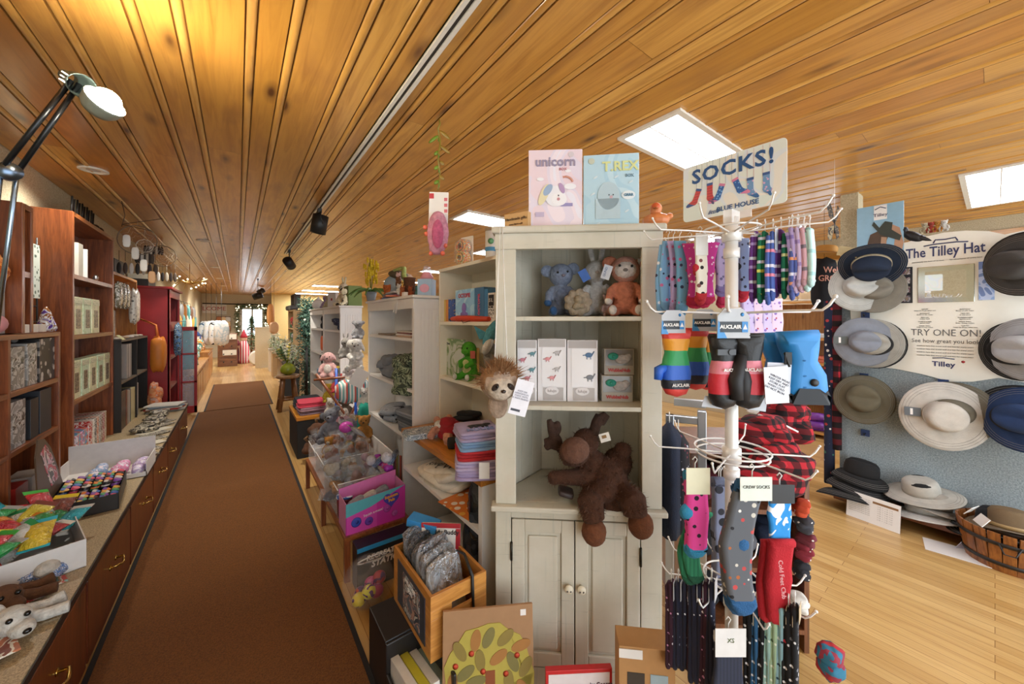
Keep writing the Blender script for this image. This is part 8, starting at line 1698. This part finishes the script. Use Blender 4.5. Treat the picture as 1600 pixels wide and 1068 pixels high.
 # orange hanging bags and clothing at the counter end
 t = thing('leather_bag', 'bright orange bag hanging at the end of the black bookcase', 'bag', (-.78, 6.22, .98)); b = MB(); b.blob((0, 0, .06), (.14, .22, .42), e=.5, jit=.04); b.out('bag_body', plain('#e0842a', .5), t); b = MB(); b.tube([(0, -.05, .24), (-.02, -.02, .42), (-.15, -.10, .50), (-.02, .0, .42), (0, .03, .24)], .012, 6); b.out('strap', plain('#d8742a', .5), t)
 heap('orange_scarf', 'peach and orange scarf hanging under the orange bag', 'scarf', (-.78, 5.98, .425), (.12, .16, .30), 0, patches(['#e09a6a', '#d8784a', '#c8a090'], 12)); 
 t = thing('hanging_clothes', 'blue and black printed clothes hanging on the red cabinet front', 'clothing', (-.64, 6.62, 1.05)); b = MB(); b.blob((0, 0, .15), (.08, .20, .42), e=.6, jit=.05); b.out('cloth', patches(['#5a86b8', '#1f2430', '#a8c8d8', '#2a2c34'], 22), t)
 carton('black_case', 'flat black case on top of the red cabinet', 'box', (-.9, 6.7, 1.892), (.5, .24, .09), PI/2, BLK); carton('cream_case', 'cream box on top of the flat black case', 'box', (-.9, 6.75, 1.984), (.4, .2, .07), PI/2, plain('#cfc8b4')); carton('black_case', 'black box on the pine shelf top', 'box', (-1.0, 5.6, 1.935), (.4, .14, .16), PI/2, plain('#1e1e20', .5))
left_shelf_goods()
def counter_goods():
 z = CZ+.001
 # open candy carton
 w, d, h = .40, .56, .115; A = onZ(135, 884, CZ); wh = plain('#d4d0cc', .6)
 t = thing('candy_carton', 'open white carton of candy bags on the counter with its blue printed lid up', 'carton', (A.x, A.y, z), .32)
 for nm, q in (('front_wall', (-w, 0, 0, 0, .004, h)), ('side_wall', (-.004, .004, 0, 0, d, h)), ('side_wall', (-w, .004, 0, -w+.004, d, h)), ('back_wall', (-w, d, 0, 0, d+.004, h)), ('bottom', (-w, 0, 0, 0, d, .003))): b = MB(); b.box(*q); b.out(nm, wh, t)
 M = TR(-w-.002, 0, h) @ RY(-.25); b = MB(); b.box(-.004, 0, 0, 0, d, .30, M); l = b.out('lid', wh, t); b = MB(); b.box(.0, .01, .16, .001, d-.01, .295, M); b.out('blue_print', patches(['#2f6fb8', '#2f6fb8', '#3a84cc', '#c8d4e8'], 9, .4), l)
 R = random.Random(6)
 for i in range(12): b = MB(); b.blob((0, 0, 0), (.004, .035, .05), e=.7); q = b.out('toy_print', plain(['#a05aa0', '#c04a5a', '#8a9a3a', '#2a6ab0', '#6a4a3a', '#9a6ab0'][i % 6]), l); q.matrix_local = M @ TR(.002, .05+.045*i, .05+.05*(i % 2)+.03*(i % 3))
 cl = [('#1f9a4a', 'green'), ('#c8202c', 'red'), ('#d8b82a', 'yellow'), ('#b8b8b4', 'clear'), ('#c82a34', 'crimson'), ('#2aa8b8', 'turquoise'), ('#e08a2a', 'orange'), ('#4ab04a', 'lime'), ('#c8c4ba', 'silver'), ('#a82a2a', 'dark red'), ('#e0d040', 'lemon'), ('#2a8a4a', 'emerald'), ('#d8d4c8', 'white'), ('#7a3a2a', 'brown')]
 B = t.matrix_basis if 0 else Matrix.Translation((A.x, A.y, z)) @ RZ(.32)
 for i in range(36):
  c, nmn = cl[i % 14]; x, y = -.05-.30*R.random(), .05+.46*(i/36); zz = .05+.08*R.random()+.03*(i/36); p = B @ V3(x, y, zz)
  pouch('candy_bag', '%s candy bag %s' % (nmn, 'in the front half of the white carton' if i < 18 else 'in the far half of the white carton'), 'candy', p, (.085, .05, .13), (-1.25+R.uniform(-.3, .3), R.uniform(-.3, .3), R.uniform(-.9, .9)), crinkle(c, .92), seal=plain(cl[(i+3) % 14][0], .3), group='candy bags in the white carton')
 # black candy display with open lid
 A = onZ(206, 790, CZ); t = thing('candy_display', 'black display tray of striped candy rolls with its printed lid raised', 'display box', (A.x-.05, A.y, z), .10); w, d, h = .26, .42, .085; bk = plain('#1f1a17', .4)
 for q in ((-w, 0, 0, 0, .004, h), (-.004, 0, 0, 0, d, h), (-w, 0, 0, -w+.004, d, h), (-w, d, 0, 0, d+.004, h), (-w, 0, 0, 0, d, .003)): b = MB(); b.box(*q); b.out('tray_wall', bk, t)
 M = TR(-w, 0, h) @ RY(-.2); b = MB(); pts = [(0, 0), (d, 0), (d, .22), (d*.85, .29), (d*.6, .31), (d*.3, .24), (0, .10)]; Mx = Matrix(((0,1,0,0),(1,0,0,0),(0,0,1,0),(0,0,0,1))); b.prism(pts, -.003, .003, M @ Mx); l = b.out('lid', plain('#54402e', .4), t); 
 b = MB(); b.prism([(d*.5, .05), (d*.92, .05), (d*.92, .2), (d*.8, .26), (d*.5, .24)], .003, .004, M @ Mx); b.out('rock_candy_picture', patches(['#c82a4a', '#3a2a20', '#d8a0b8', '#e8e0d8', '#2a2a2c'], 14, .3), l)
 B = Matrix.Translation((A.x-.05, A.y, z)) @ RZ(.10); cc = ['#c84a6a', '#3a6ab0', '#4a9a6a', '#d8a84a', '#7a4a9a', '#c8c4bc', '#d87a3a', '#2a2a30']
 for i in range(6):
  for j in range(9):
   p = B @ V3(-.03-.04*i, .03+.044*j, .025+.03*(j > 3)); single(MB().tube([(-.012, 0, 0), (.012, 0, .05)], .017, 8), 'candy_roll', bands([cc[(i+j) % 8], '#1a1614', cc[(i*3+j) % 8]], 2, 40, .3), '%s striped candy roll in the black tray, row %s from the front' % (['rightmost', 'second', 'third', 'fourth', 'fifth', 'leftmost'][i], ['first', 'second', 'third', 'fourth', 'fifth', 'sixth', 'seventh', 'eighth', 'ninth'][j]), 'candy', p, group='candy rolls in the black tray')
 # white carton with lilac toys beyond it
 A = onZ(236, 742, CZ); t = thing('white_carton', 'shallow white carton with lilac toys behind the black candy display', 'carton', (A.x-.02, A.y, z)); w, d, h = .42, .32, .10
 for q in ((-w, 0, 0, 0, .004, h*.3), (-.004, 0, 0, 0, d, h), (-w, 0, 0, -w+.004, d, h), (-w, d, 0, 0, d+.004, h*1.9), (-w, 0, 0, 0, d, .003)): b = MB(); b.box(*q); b.out('carton_wall', plain('#ddd9d6', .6), t)
 for i in range(9): single(MB().blob((0, 0, .03), (.06, .09, .07), e=.8), 'lilac_toy', patches([['#b8a4cc', '#d88ab0', '#8fa8cc'][i % 3], '#dcd4e0'], 30, .4), '%s soft toy in the shallow white carton, %s' % (['lilac', 'pink', 'pale blue'][i % 3], ['front right', 'front centre', 'front left', 'middle right', 'middle centre', 'middle left', 'back right', 'back centre', 'back left'][i]), 'toy', (A.x-.07-.10*(i % 3), A.y+.05+.09*(i//3), z+.004), .4*i)
 # sheets and packs further along
 dm = patches(['#2a2620', '#c8c0ac', '#3a342c', '#8a8474'], 40, .5)
 for i in range(9): single(MB().box(-.13, -.05, 0, .13, .05, .006), 'patterned_card', dm if i % 3 else plain('#cfc8b6'), '%s black and cream printed card fanned along the counter edge' % ['nearest', 'second', 'third', 'fourth', 'fifth', 'sixth', 'seventh', 'eighth', 'farthest'][i], 'card', (-.62, 3.72+.17*i, z+.006*(i % 2)), .35+.08*i, group='fanned cards on the counter')
 for i in range(3): carton('yellow_packet', '%s black and yellow packet leaning on the counter' % ['near', 'middle', 'far'][i], 'packet', (-.72, 3.85+.11*i, z+.01), (.13, .02, .15), PI/2+.2, bands(['#c8b02a', '#2a2618', '#d8c43a', '#c8b02a'], 2, 30, .4), rot=(-.8, .2, PI/2+.2))
 for i in range(6): single(MB().box(-.15, -.11, 0, .15, .11, .012), 'magazine', plain(['#8a8a84', '#d8d4c8', '#b83a34', '#cfcac0', '#6a7a8a', '#e0dcd2'][i], .4), '%s magazine in the pile at the far counter end' % ['lowest', 'second', 'third', 'fourth', 'fifth', 'topmost'][i], 'magazine', (-.66, 5.75, z+.013*i), .3*math.sin(i*2.1), group='magazines at the counter end')
 for i in range(5): heap('dark_packets', '%s group of small dark packets beneath the magazines' % ['first', 'second', 'third', 'fourth', 'fifth'][i], 'packet', (-.68, 4.75+.18*i, z), (.2, .14, .06), .3*i, patches(['#2a2622', '#6a6252', '#bcb4a0'], 30, .4))
 # foreground: plush dogs, sequins, comics, tray
 tray = thing('wooden_tray', 'shallow light wood tray with printed cards in the near left corner of the counter', 'tray', (-.82, 1.62, z), .12); lt = wood('#c89a62', '#9a6c3a', 'Y', .4)
 for q in ((-.16, -.2, 0, -.145, .2, .03), (.145, -.2, 0, .16, .2, .03), (-.145, -.2, 0, .145, -.185, .03), (-.145, .185, 0, .145, .2, .03)): b = MB(); b.box(*q); b.out('rail', lt, tray)
 b = MB(); b.box(-.145, -.185, 0, .145, .185, .008); b.out('bottom', lt, tray)
 for i, (px, py, c, m2, l) in enumerate(((18, 965, '#e4e0d6', '#cfc8ba', 'white and grey plush dog lying nearest on the counter'), (5, 930, '#6a4428', '#c8b8a0', 'brown plush head behind the white dog'))):
  p = onZ(px, py+14, CZ+.04); t = thing('plush_dog', l, 'plush toy', (p.x, p.y, z+.03), .5); b = MB(); b.ell((0, 0, .03), (.045, .05, .042)); b.ell((.01, -.05, .015), (.03, .04, .024)); b.ell((-.05, .06, .02), (.06, .08, .045)); b.tube([(.0, .03, .02), (.07, -.0, .0), (.12, -.02, .0)], [.022, .02, .02], 8); b.tube([(.0, .07, .02), (.09, .06, .0), (.13, .05, .01)], [.022, .02, .022], 8); b.ell((-.02, .045, .05), (.02, .012, .03)); b.ell((-.045, -.0, .04), (.02, .03, .012)); b.out('body', plushm(c), t, rem=.004)
  for k in (-1, 1): b = MB(); b.ell((.018*k+.005, -.040, .05), .008); b.out('eye', EYE, t)
  b = MB(); b.ell((.012, -.088, .018), (.010, .008, .008)); b.out('nose', EYE, t)
 for i in range(3): p = onZ(30+22*i, 905-3*i, CZ); single(MB().blob((0, 0, .03), (.10, .12, .06), e=.7, jit=.08), 'sequin_toy', patches(['#5a7ab0', '#c8d0e0', '#2a3a5a', '#8a94b0'], 60, .12), '%s shiny blue sequin toy against the white carton front' % ['left', 'middle', 'right'][i], 'toy', (p.x, p.y-.02, z), .5*i)
 for i, (px, py) in enumerate(((12, 893), (74, 887))): p = onZ(px, py, CZ+.05); single(MB().ell((0, 0, 0), (.035, .045, .03)), 'white_plush_head', plushm('#e2ddd2'), ['left white fluffy head over the sequin toys', 'right white fluffy head over the sequin toys'][i], 'plush toy', p)
 cm = patches(['#8aa89a', '#c8503a', '#e0d8c8', '#b07a3a', '#4a6a5a'], 12, .3)
 for i, (px, py) in enumerate(((95, 898), (62, 922), (40, 950), (20, 1010))): p = onZ(px, py, CZ); single(MB().box(-.08, -.11, 0, .08, .11, .006), 'comic_book', [cm, patches(['#c8a8c8', '#e0d4c0', '#a83a3a', '#e4b85a'], 14, .3), patches(['#e4dcd0', '#c83a3a', '#4a4a8a'], 12, .3), patches(['#b06a4a', '#d8cfc0', '#7a3a2a'], 12, .3)][i], ['teal comic book nearest the white carton corner', 'lilac comic book beside the teal one', 'cream comic book under the plush dogs', 'rust coloured comic book at the bottom left corner'][i], 'comic book', (p.x-.08, p.y, z+.007*i+.0), .4)
counter_goods()
# ---------------- far end of the aisle ----------------
def far():
 R = random.Random(12); Yw = YF
 def garland(P, r, lab, n, leaf, lights=None, sz=.05):
  b = MB(); base = Vector(P[0])
  for i in range(n):
   f = R.random()*(len(P)-1); k = int(f); q = Vector(P[k]).lerp(Vector(P[min(k+1, len(P)-1)]), f-k)
   d = Vector((R.gauss(0, 1), R.gauss(0, 1), R.gauss(0, 1))).normalized()*r*R.random()**.5; e = q+d; u = Vector((R.gauss(0, 1), R.gauss(0, 1), R.gauss(0, 1))).normalized(); v = d.cross(u).normalized()*sz*.16
   a = u*sz; b.bm.faces.new([b.bm.verts.new(p-base) for p in (e-a, e+v, e+a, e-v)])
  t = thing('garland', lab, 'garland', base); b.out('foliage', leaf, t); b = MB(); b.tube([Vector(p)-base for p in P], .012, 5); b.out('branch', plain('#3a2a1c'), t)
  if lights:
   for i in range(lights):
    f = R.random()*(len(P)-1); k = int(f); q = Vector(P[k]).lerp(Vector(P[min(k+1, len(P)-1)]), f-k)+Vector((R.gauss(0, r*.4), -.5*r, R.gauss(0, r*.4)))
    b = MB(); b.ell(q-base, sz*.28, seg=6, rg=4); b.out('fairy_light', emit('fairy_light', '#fff2d0', 3) if i == 0 else bpy.data.materials['fairy_light'], t)
  return t
 gn = patches(['#2f4a2c', '#5a7048', '#3f5a3a'], 8, .7)
 a, c = onY(373, 478, Yw), onY(446, 520, Yw); x0, x1 = onY(371, 480, Yw).x, onY(415, 480, Yw).x; zt = onY(390, 479, Yw).z
 garland([(x0, Yw-.2, .9), (x0, Yw-.2, zt), (x1, Yw-.2, zt), (x1, Yw-.2, .9)], .13, 'leafy garland with lights framing the far window', 700, gn, 40, .07)
 gm = patches(['#2f5248', '#4a7060', '#6f9080', '#24423a'], 9, .7); p = onX(474, 460, 1.02)
 garland([(1.02, 7.35, .02), (1.02, 7.35, 1.2), (1.0, 7.35, 1.75)], .20, 'tall column of green and silver pine garland beyond the white bookcases', 2600, gm, 5, .06)
 t = thing('black_gate', 'black iron railing panel behind the pine garland column', 'railing', (.95, 7.05, 0)); 
 for k in range(5): b = MB(); b.tube([(0, .07*k, 0), (0, .07*k, 1.0)], .010, 6); b.out('bar', BLK, t)
 b = MB(); b.tube([(0, 0, .98), (0, .3, .98)], .012, 6); b.out('rail', BLK, t)
 # beige shelf unit with boots
 y0, y1 = 9.3, 10.3; X = .98; t = thing('beige_shelf_unit', 'beige open shelf unit with seasonal goods beyond the garland column', 'shelf', (X, y0, 0)); H = onX(450, 485, X).z; bg_ = plain('#c9a878', .6)
 for y in (0, y1-y0-.03): b = MB(); b.box(0, y, 0, .35, y+.03, H); b.out('side_panel', bg_, t)
 for z in (.1, .5, .9, 1.25, H-.03): b = MB(); b.box(0, .03, z, .35, y1-y0-.03, z+.03); b.out('shelf', bg_, t)
 b = MB(); b.box(.34, .03, 0, .35, y1-y0-.03, H); b.out('back_panel', bg_, t)
 nm = ['white', 'red', 'silver', 'green', 'brown', 'grey']; cc = ['#e0dcd6', '#b03a3a', '#a8b0b4', '#4a6a4a', '#8a6040', '#8a8a8c']
 for k, z in enumerate((.13, .53, .93, 1.28)):
  for i in range(5): j = R.randrange(6); heap('seasonal_ornament', '%s ornament, %s on the %s beige shelf' % (nm[j], ['nearest', 'second', 'third', 'fourth', 'farthest'][i], ['lowest', 'second', 'third', 'top'][k]), 'ornament', (X+.12, y0+.15+.17*i, z), (.2, .15, .2+.08*R.random()), 0, spots(cc[j], ['#e8e4dc', cc[j]], 24, .3), 'ornaments on the beige shelves', n=3)
 for i in range(3): t = thing('rubber_boot', '%s boot standing on top of the beige shelf unit' % ['near grey patterned', 'middle black', 'far tall black'][i], 'boot', (X+.1, y0+.2+.3*i, H)); b = MB(); b.tube([(0, 0, .36), (0, 0, .1), (-.03, -.02, .05), (-.16, -.06, .045)], [.07, .065, .065, .05], 10); b.out('boot_body', plain(['#5a5a5c', '#201f20', '#1a191a'][i], .4), t)
 # right of the aisle clutter
 for i, (y, z, c, l) in enumerate(((8.2, 0, '#2a2a2c', 'black folding frame standing right of the aisle'), (8.7, 0, '#8a6a48', 'brown crate standing right of the aisle'), (11.2, 0, '#b89a70', 'tan crate in the distance right of the aisle'), (12.4, 0, '#d8ccb8', 'cream box in the distance right of the aisle'))):
  t = thing('display_crate', l, 'crate', (.72, y, z)); b = MB(); b.box(0, 0, 0, .25, .45, .62); b.out('panels', plain(c, .6), t, bev=.004); b = MB(); b.box(-.01, -.01, .6, .26, .46, .63); b.out('rim', plain(c, .6, 0, .5), t)
 for i in range(8):
  x, y = .84+.05*(i % 2), 8.0+.75*i; garland([(x, y, .63), (x, y, .80+.25*R.random())], .16, '%s frosted plant along the right side of the far aisle' % ['nearest', 'second', 'third', 'fourth', 'fifth', 'sixth', 'seventh', 'farthest'][i], 130, patches(['#8aa070', '#d8dcd0', '#5a7050'], 9, .7), None, .06)
  if i > 1: t = thing('plant_stand', '%s small stand under the frosted plants' % ['', '', 'nearest', 'second', 'third', 'fourth', 'fifth', 'farthest'][i], 'stand', (x, y, 0)); b = MB(); b.lathe([(.12, 0), (.1, .02), (.03, .05), (.03, .58), (.13, .6), (.13, .63), (.001, .63)], 14); b.out('pedestal', plain('#a08866'), t)
 for i, (px, py, Y_, w, h, c, l) in enumerate(((423, 492, 12, .18, .6, '#d8985a', 'hanging peach fabric in the distance right of the window'), (428, 512, 11, .2, .3, '#e0b48a', 'pale orange lantern shade below the peach fabric'))):
  q = onY(px, py, Y_); t = thing('hanging_fabric', l, 'fabric', q); b = MB(); b.blob((0, 0, 0), (w, .2, h), e=.7, jit=.03); b.out('cloth', plain(c), t); b = MB(); b.tube([(0, 0, h/2), (0, 0, CEIL-q.z)], .004, 4); b.out('cord', plain('#5a4a3a'), t)
 q = onY(411, 512, 13.5); t = thing('partition_panel', 'narrow cream half-height partition at the right of the far aisle', 'partition', (q.x-.2, 13.5, 0)); b = MB(); b.box(0, 0, 0, .55, .06, q.z); b.out('panel', plain('#d8c8a4'), t); b = MB(); b.box(-.02, -.02, q.z, .57, .08, q.z+.03); b.out('cap', plain('#e6dcc4'), t)
 # far left: dresser, cubby shelf, signs, lanterns
 def fb(nm, lab, cat, pa, pb, pt, pb_, Y_, d, m, kids=0, z0=None):
  a, c = onY(pa, pt, Y_), onY(pb, pb_, Y_); z = max(0, c.z) if z0 is None else z0; t = thing(nm, lab, cat, (a.x, Y_, z)); w = c.x-a.x; h = a.z-z; b = MB(); b.box(0, 0, 0, w, d, h); b.out('body', m, t, bev=.004)
  for i in range(kids): b = MB(); b.box(.04, -.015, h*(.04+i/kids*.95), w-.04, 0, h*(.04+(i+.85)/kids*.95)); dr = b.out('drawer', m, t, bev=.003); b = MB(); b.ell((w*.3, -.03, h*(.04+(i+.42)/kids*.95)), .02, seg=6, rg=4); b.out('knob', BLK, dr); b = MB(); b.ell((w*.7, -.03, h*(.04+(i+.42)/kids*.95)), .02, seg=6, rg=4); b.out('knob', BLK, dr)
  return t, w, h
 dk = wood('#8a5a34', '#5a3418', 'X'); t, w, h = fb('wooden_dresser', 'wooden dresser with white label plates at the far left', 'dresser', 340, 371, 521, 566, 14.6, .5, dk, 4, z0=0)
 for i in (1, 3): b = MB(); b.box(w*.25, -.03, h*(.1+.24*i), w*.95, -.02, h*(.26+.24*i)); b.out('label_plate', plain('#e4e0d4'), t)
 t, w, h = fb('cubby_shelf', 'wooden cubby shelf hanging above the distant dresser', 'shelf', 338, 360, 494, 517, Yw-.32, .3, dk)
 for i in range(3):
  for j in range(3): b = MB(); b.blob((w*(.18+.32*i), -.04, h*(.2+.3*j)), (.18, .08, .2), e=.7); b.out('cubby_item', plain(['#d8b88a', '#c8c4bc', '#a8683a'][(i+j) % 3]), t)
 fb('white_sign', 'white sign with red lettering on the far wall', 'sign', 316, 337, 474, 489, Yw-.06, .03, WHT, z0=onY(330, 489, Yw).z); q = onY(326, 482, Yw-.07); text('WELCOME', .22, plain('#b83a3a'), bpy.data.objects['white_sign'], (q.x-bpy.data.objects['white_sign'].location.x, -.012, q.z-bpy.data.objects['white_sign'].location.z))
 fb('round_print_sign', 'white board with dark round prints beside the red lettered sign', 'sign', 337, 354, 475, 491, Yw-.06, .03, plain('#e8e6dc'), z0=onY(345, 491, Yw).z)
 t = thing('wall_shelf_rod', 'long dark wall rod with antlers above the white signs', 'rod', (onY(300, 470, Yw-.2).x+.3, Yw-.2, onY(330, 474, Yw-.2).z)); b = MB(); b.tube([(0, 0, 0), (2.1, 0, 0)], .025, 6); b.out('rod', BLK, t)
 for i in range(4):
  q = onY(322+8*i, 520, 12.8-.3*i); t = thing('white_blouse', '%s white and pale printed top hanging at the far left' % ['nearest', 'second', 'third', 'farthest'][i], 'clothing', q); b = MB(); b.blob((0, 0, 0), (.32, .12, .62), e=.6, jit=.04); b.out('cloth', patches(['#e8e6e4', '#d0d8e0', ['#3a5a7a', '#e8e6e4', '#2a2a2c', '#b8c8d0'][i]], 8), t); b = MB(); b.tube([(0, 0, .3), (0, 0, .42), (.0, 0, 1.3)], .005, 4); b.out('hanger', BLK, t)
 q = onY(346, 552, 12.6); t = thing('blue_lantern', 'pair of blue framed lanterns on the low pine cabinet', 'lantern', (-.85, 12.3, .71)); 
 for s in (0, .3): b = MB(); [b.tube([(x, s+y, 0), (x, s+y, .34)], .01, 4) for x in (-.09, .09) for y in (-.09, .09)]; b.lathe([(.13, .34), (.02, .46)], 4, TR(0, s, 0) @ RZ(PI/4)); b.lathe([(.13, 0), (.13, .02), (.001, .02)], 4, TR(0, s, 0) @ RZ(PI/4)); b.out('lantern_frame', plain('#3a5a9a', .5), t)
 # goods along the left past the red cabinet
 LC = [('brown leather', '#b8742e'), ('cream', '#d8ccb4'), ('teal', '#4a9a9a'), ('white', '#e4e0da'), ('dark brown', '#5a3a24'), ('amber', '#d0943a'), ('grey', '#8a8a88'), ('turquoise', '#6ab8b4')]
 for i in range(16):
  y = 7.75+.32*i; k = i % 8; z = [1.62, 1.40][i % 2]; t = thing('hanging_good', '%s hanging item, %s along the far left wall' % (LC[k][0], ['first run' if i < 8 else 'second run'][0]), 'goods', (-.93, y, z)); b = MB(); b.blob((0, 0, 0), (.16, .26, .34), e=.6, jit=.06); b.out('good_body', plain(LC[k][1], .6), t); b = MB(); b.tube([(0, 0, .15), (-.03, 0, .26), (-.15, 0, .27)], .004, 4); b.out('hook', BLK, t)
 for i, c in enumerate(('#4a9a96', '#7ab8bc', '#c8d8d0')):
  y = 8.0+.28*i; t = thing('hanging_dress', ['deep teal dress hanging just past the red door', 'pale teal dress hanging behind the deep teal one', 'mint dress third in the row past the red door'][i], 'clothing', (-.72, y, 1.32)); b = MB(); R_ = [(.0, .05), (-.05, .12), (-.3, .11), (-.66, .17)]; b.rings([[V3(r*math.cos(2*PI*j/12), r*.8*math.sin(2*PI*j/12), z) for j in range(12)] for z, r in R_]); b.out('cloth', spots(c, ['#e8e4e0', '#b84a5a'], 22, .15, 1), t); b = MB(); b.tube([(0, 0, 0), (0, 0, .12), (-.35, 0, .14)], .005, 4); b.out('hanger', BLK, t)
 for i in range(9):
  y = 8.9+.45*i; k = (i*3) % 8; heap('counter_good', '%s goods pile, %s on the far low cabinets' % (LC[k][0], ['first', 'second', 'third', 'fourth', 'fifth', 'sixth', 'seventh', 'eighth', 'ninth'][i]), 'goods', (-.82, y, .585 if y < 11.35 else .705), (.3, .3, .22+.15*R.random()), 0, patches([LC[k][1], '#d8d0c0', LC[(k+3) % 8][1]], 10, .6), n=4)
 t = thing('antler_chandelier', 'gilded branching ornament with tiny lights hanging at the far left', 'ornament', (-.70, 8.9, 2.12)); b = MB()
 for i in range(14): a = i*.45; b.tube([(0, 0, 0), (.14*math.cos(a), .14*math.sin(a), .05), (.26*math.cos(a), .30*math.sin(a), .12*math.sin(i*1.7))], [.012, .008, .004], 5)
 b.tube([(0, 0, 0), (0, 0, .37)], .005, 4); b.out('branches', metal('#c8a45a', .4), t)
 for i in range(12): b = MB(); a = i*.52; b.ell((.22*math.cos(a), .25*math.sin(a), .1*math.sin(i*1.7)+.03), .014, seg=6, rg=4); b.out('tiny_light', bpy.data.materials['fairy_light'], t)
 # standing figures under the window
 for i, (px, py, h_, c1, c2, l) in enumerate(((381, 560, 1.15, '#c8384a', '#e8dcd8', 'tall gnome figure with a red striped apron under the far window'), (400, 560, .6, '#b8303a', '#c83a3a', 'short red gnome figure at the right under the far window'), (372, 562, .8, '#8a3a4a', '#6a3a3a', 'dark red cloaked figure left of the tall gnome'))):
  q = onY(px, py, 15.4); t = thing('gnome_figure', l, 'figurine', (q.x, 15.4, 0)); b = MB(); b.lathe([(.12*h_, 0), (.16*h_, .1*h_), (.13*h_, .5*h_), (.07*h_, .66*h_), (.001, .67*h_)], 14); b.out('robe', bands([c2, c1], 0, 14), t); b = MB(); b.ell((0, 0, .72*h_), .085*h_); b.out('head', plain('#e0b49a'), t); b = MB(); b.lathe([(.10*h_, .76*h_), (.05*h_, .88*h_), (.01*h_, 1.0*h_)], 12); b.out('cap', plain(c1), t)
 q = onY(393, 560, 16.2); t = thing('christmas_tree', 'small lit evergreen tree standing before the far window', 'tree', (q.x, 16.2, 0)); b = MB()
 for k in range(700): z = .4+1.2*R.random(); r = .42*(1.65-z)/1.2*R.random()**.4; a = R.random()*6.28; e = V3(r*math.cos(a), r*math.sin(a), z); u = V3(math.cos(a), math.sin(a), -.5)*.08; v = V3(-math.sin(a), math.cos(a), 0)*.02; b.bm.faces.new([b.bm.verts.new(p) for p in (e-u*.5, e+v, e+u, e-v)])
 b.out('needles', gn, t); b = MB(); b.tube([(0, 0, 0), (0, 0, 1.5)], .03, 6); b.out('trunk', DKW, t)
 for i in range(4): b = MB(); single(MB().lathe([(.2, 0), (.24, .04), (.24, .2), (.2, .24)], 18, RX(PI/2)), 'white_wreath_tin', plain('#e6e2d8'), 'round white tin on its side at the foot of the far partition', 'tin', (onY(402, 553, 14.6).x, 14.6, .24)) if i == 0 else None
 for i in range(10): heap('floor_good', '%s bundle on the floor beneath the far window, %s' % (['red', 'green', 'cream', 'brown', 'white'][i % 5], 'left group' if i < 5 else 'right group'), 'bundle', (onY(366+4.6*i, 562, 15.9).x, 15.9, 0), (.26, .25, .25+.2*R.random()), 0, plain(['#b03a3a', '#4a6a44', '#d8ccb4', '#7a5434', '#e0dcd4'][i % 5], .8), n=3)
far()
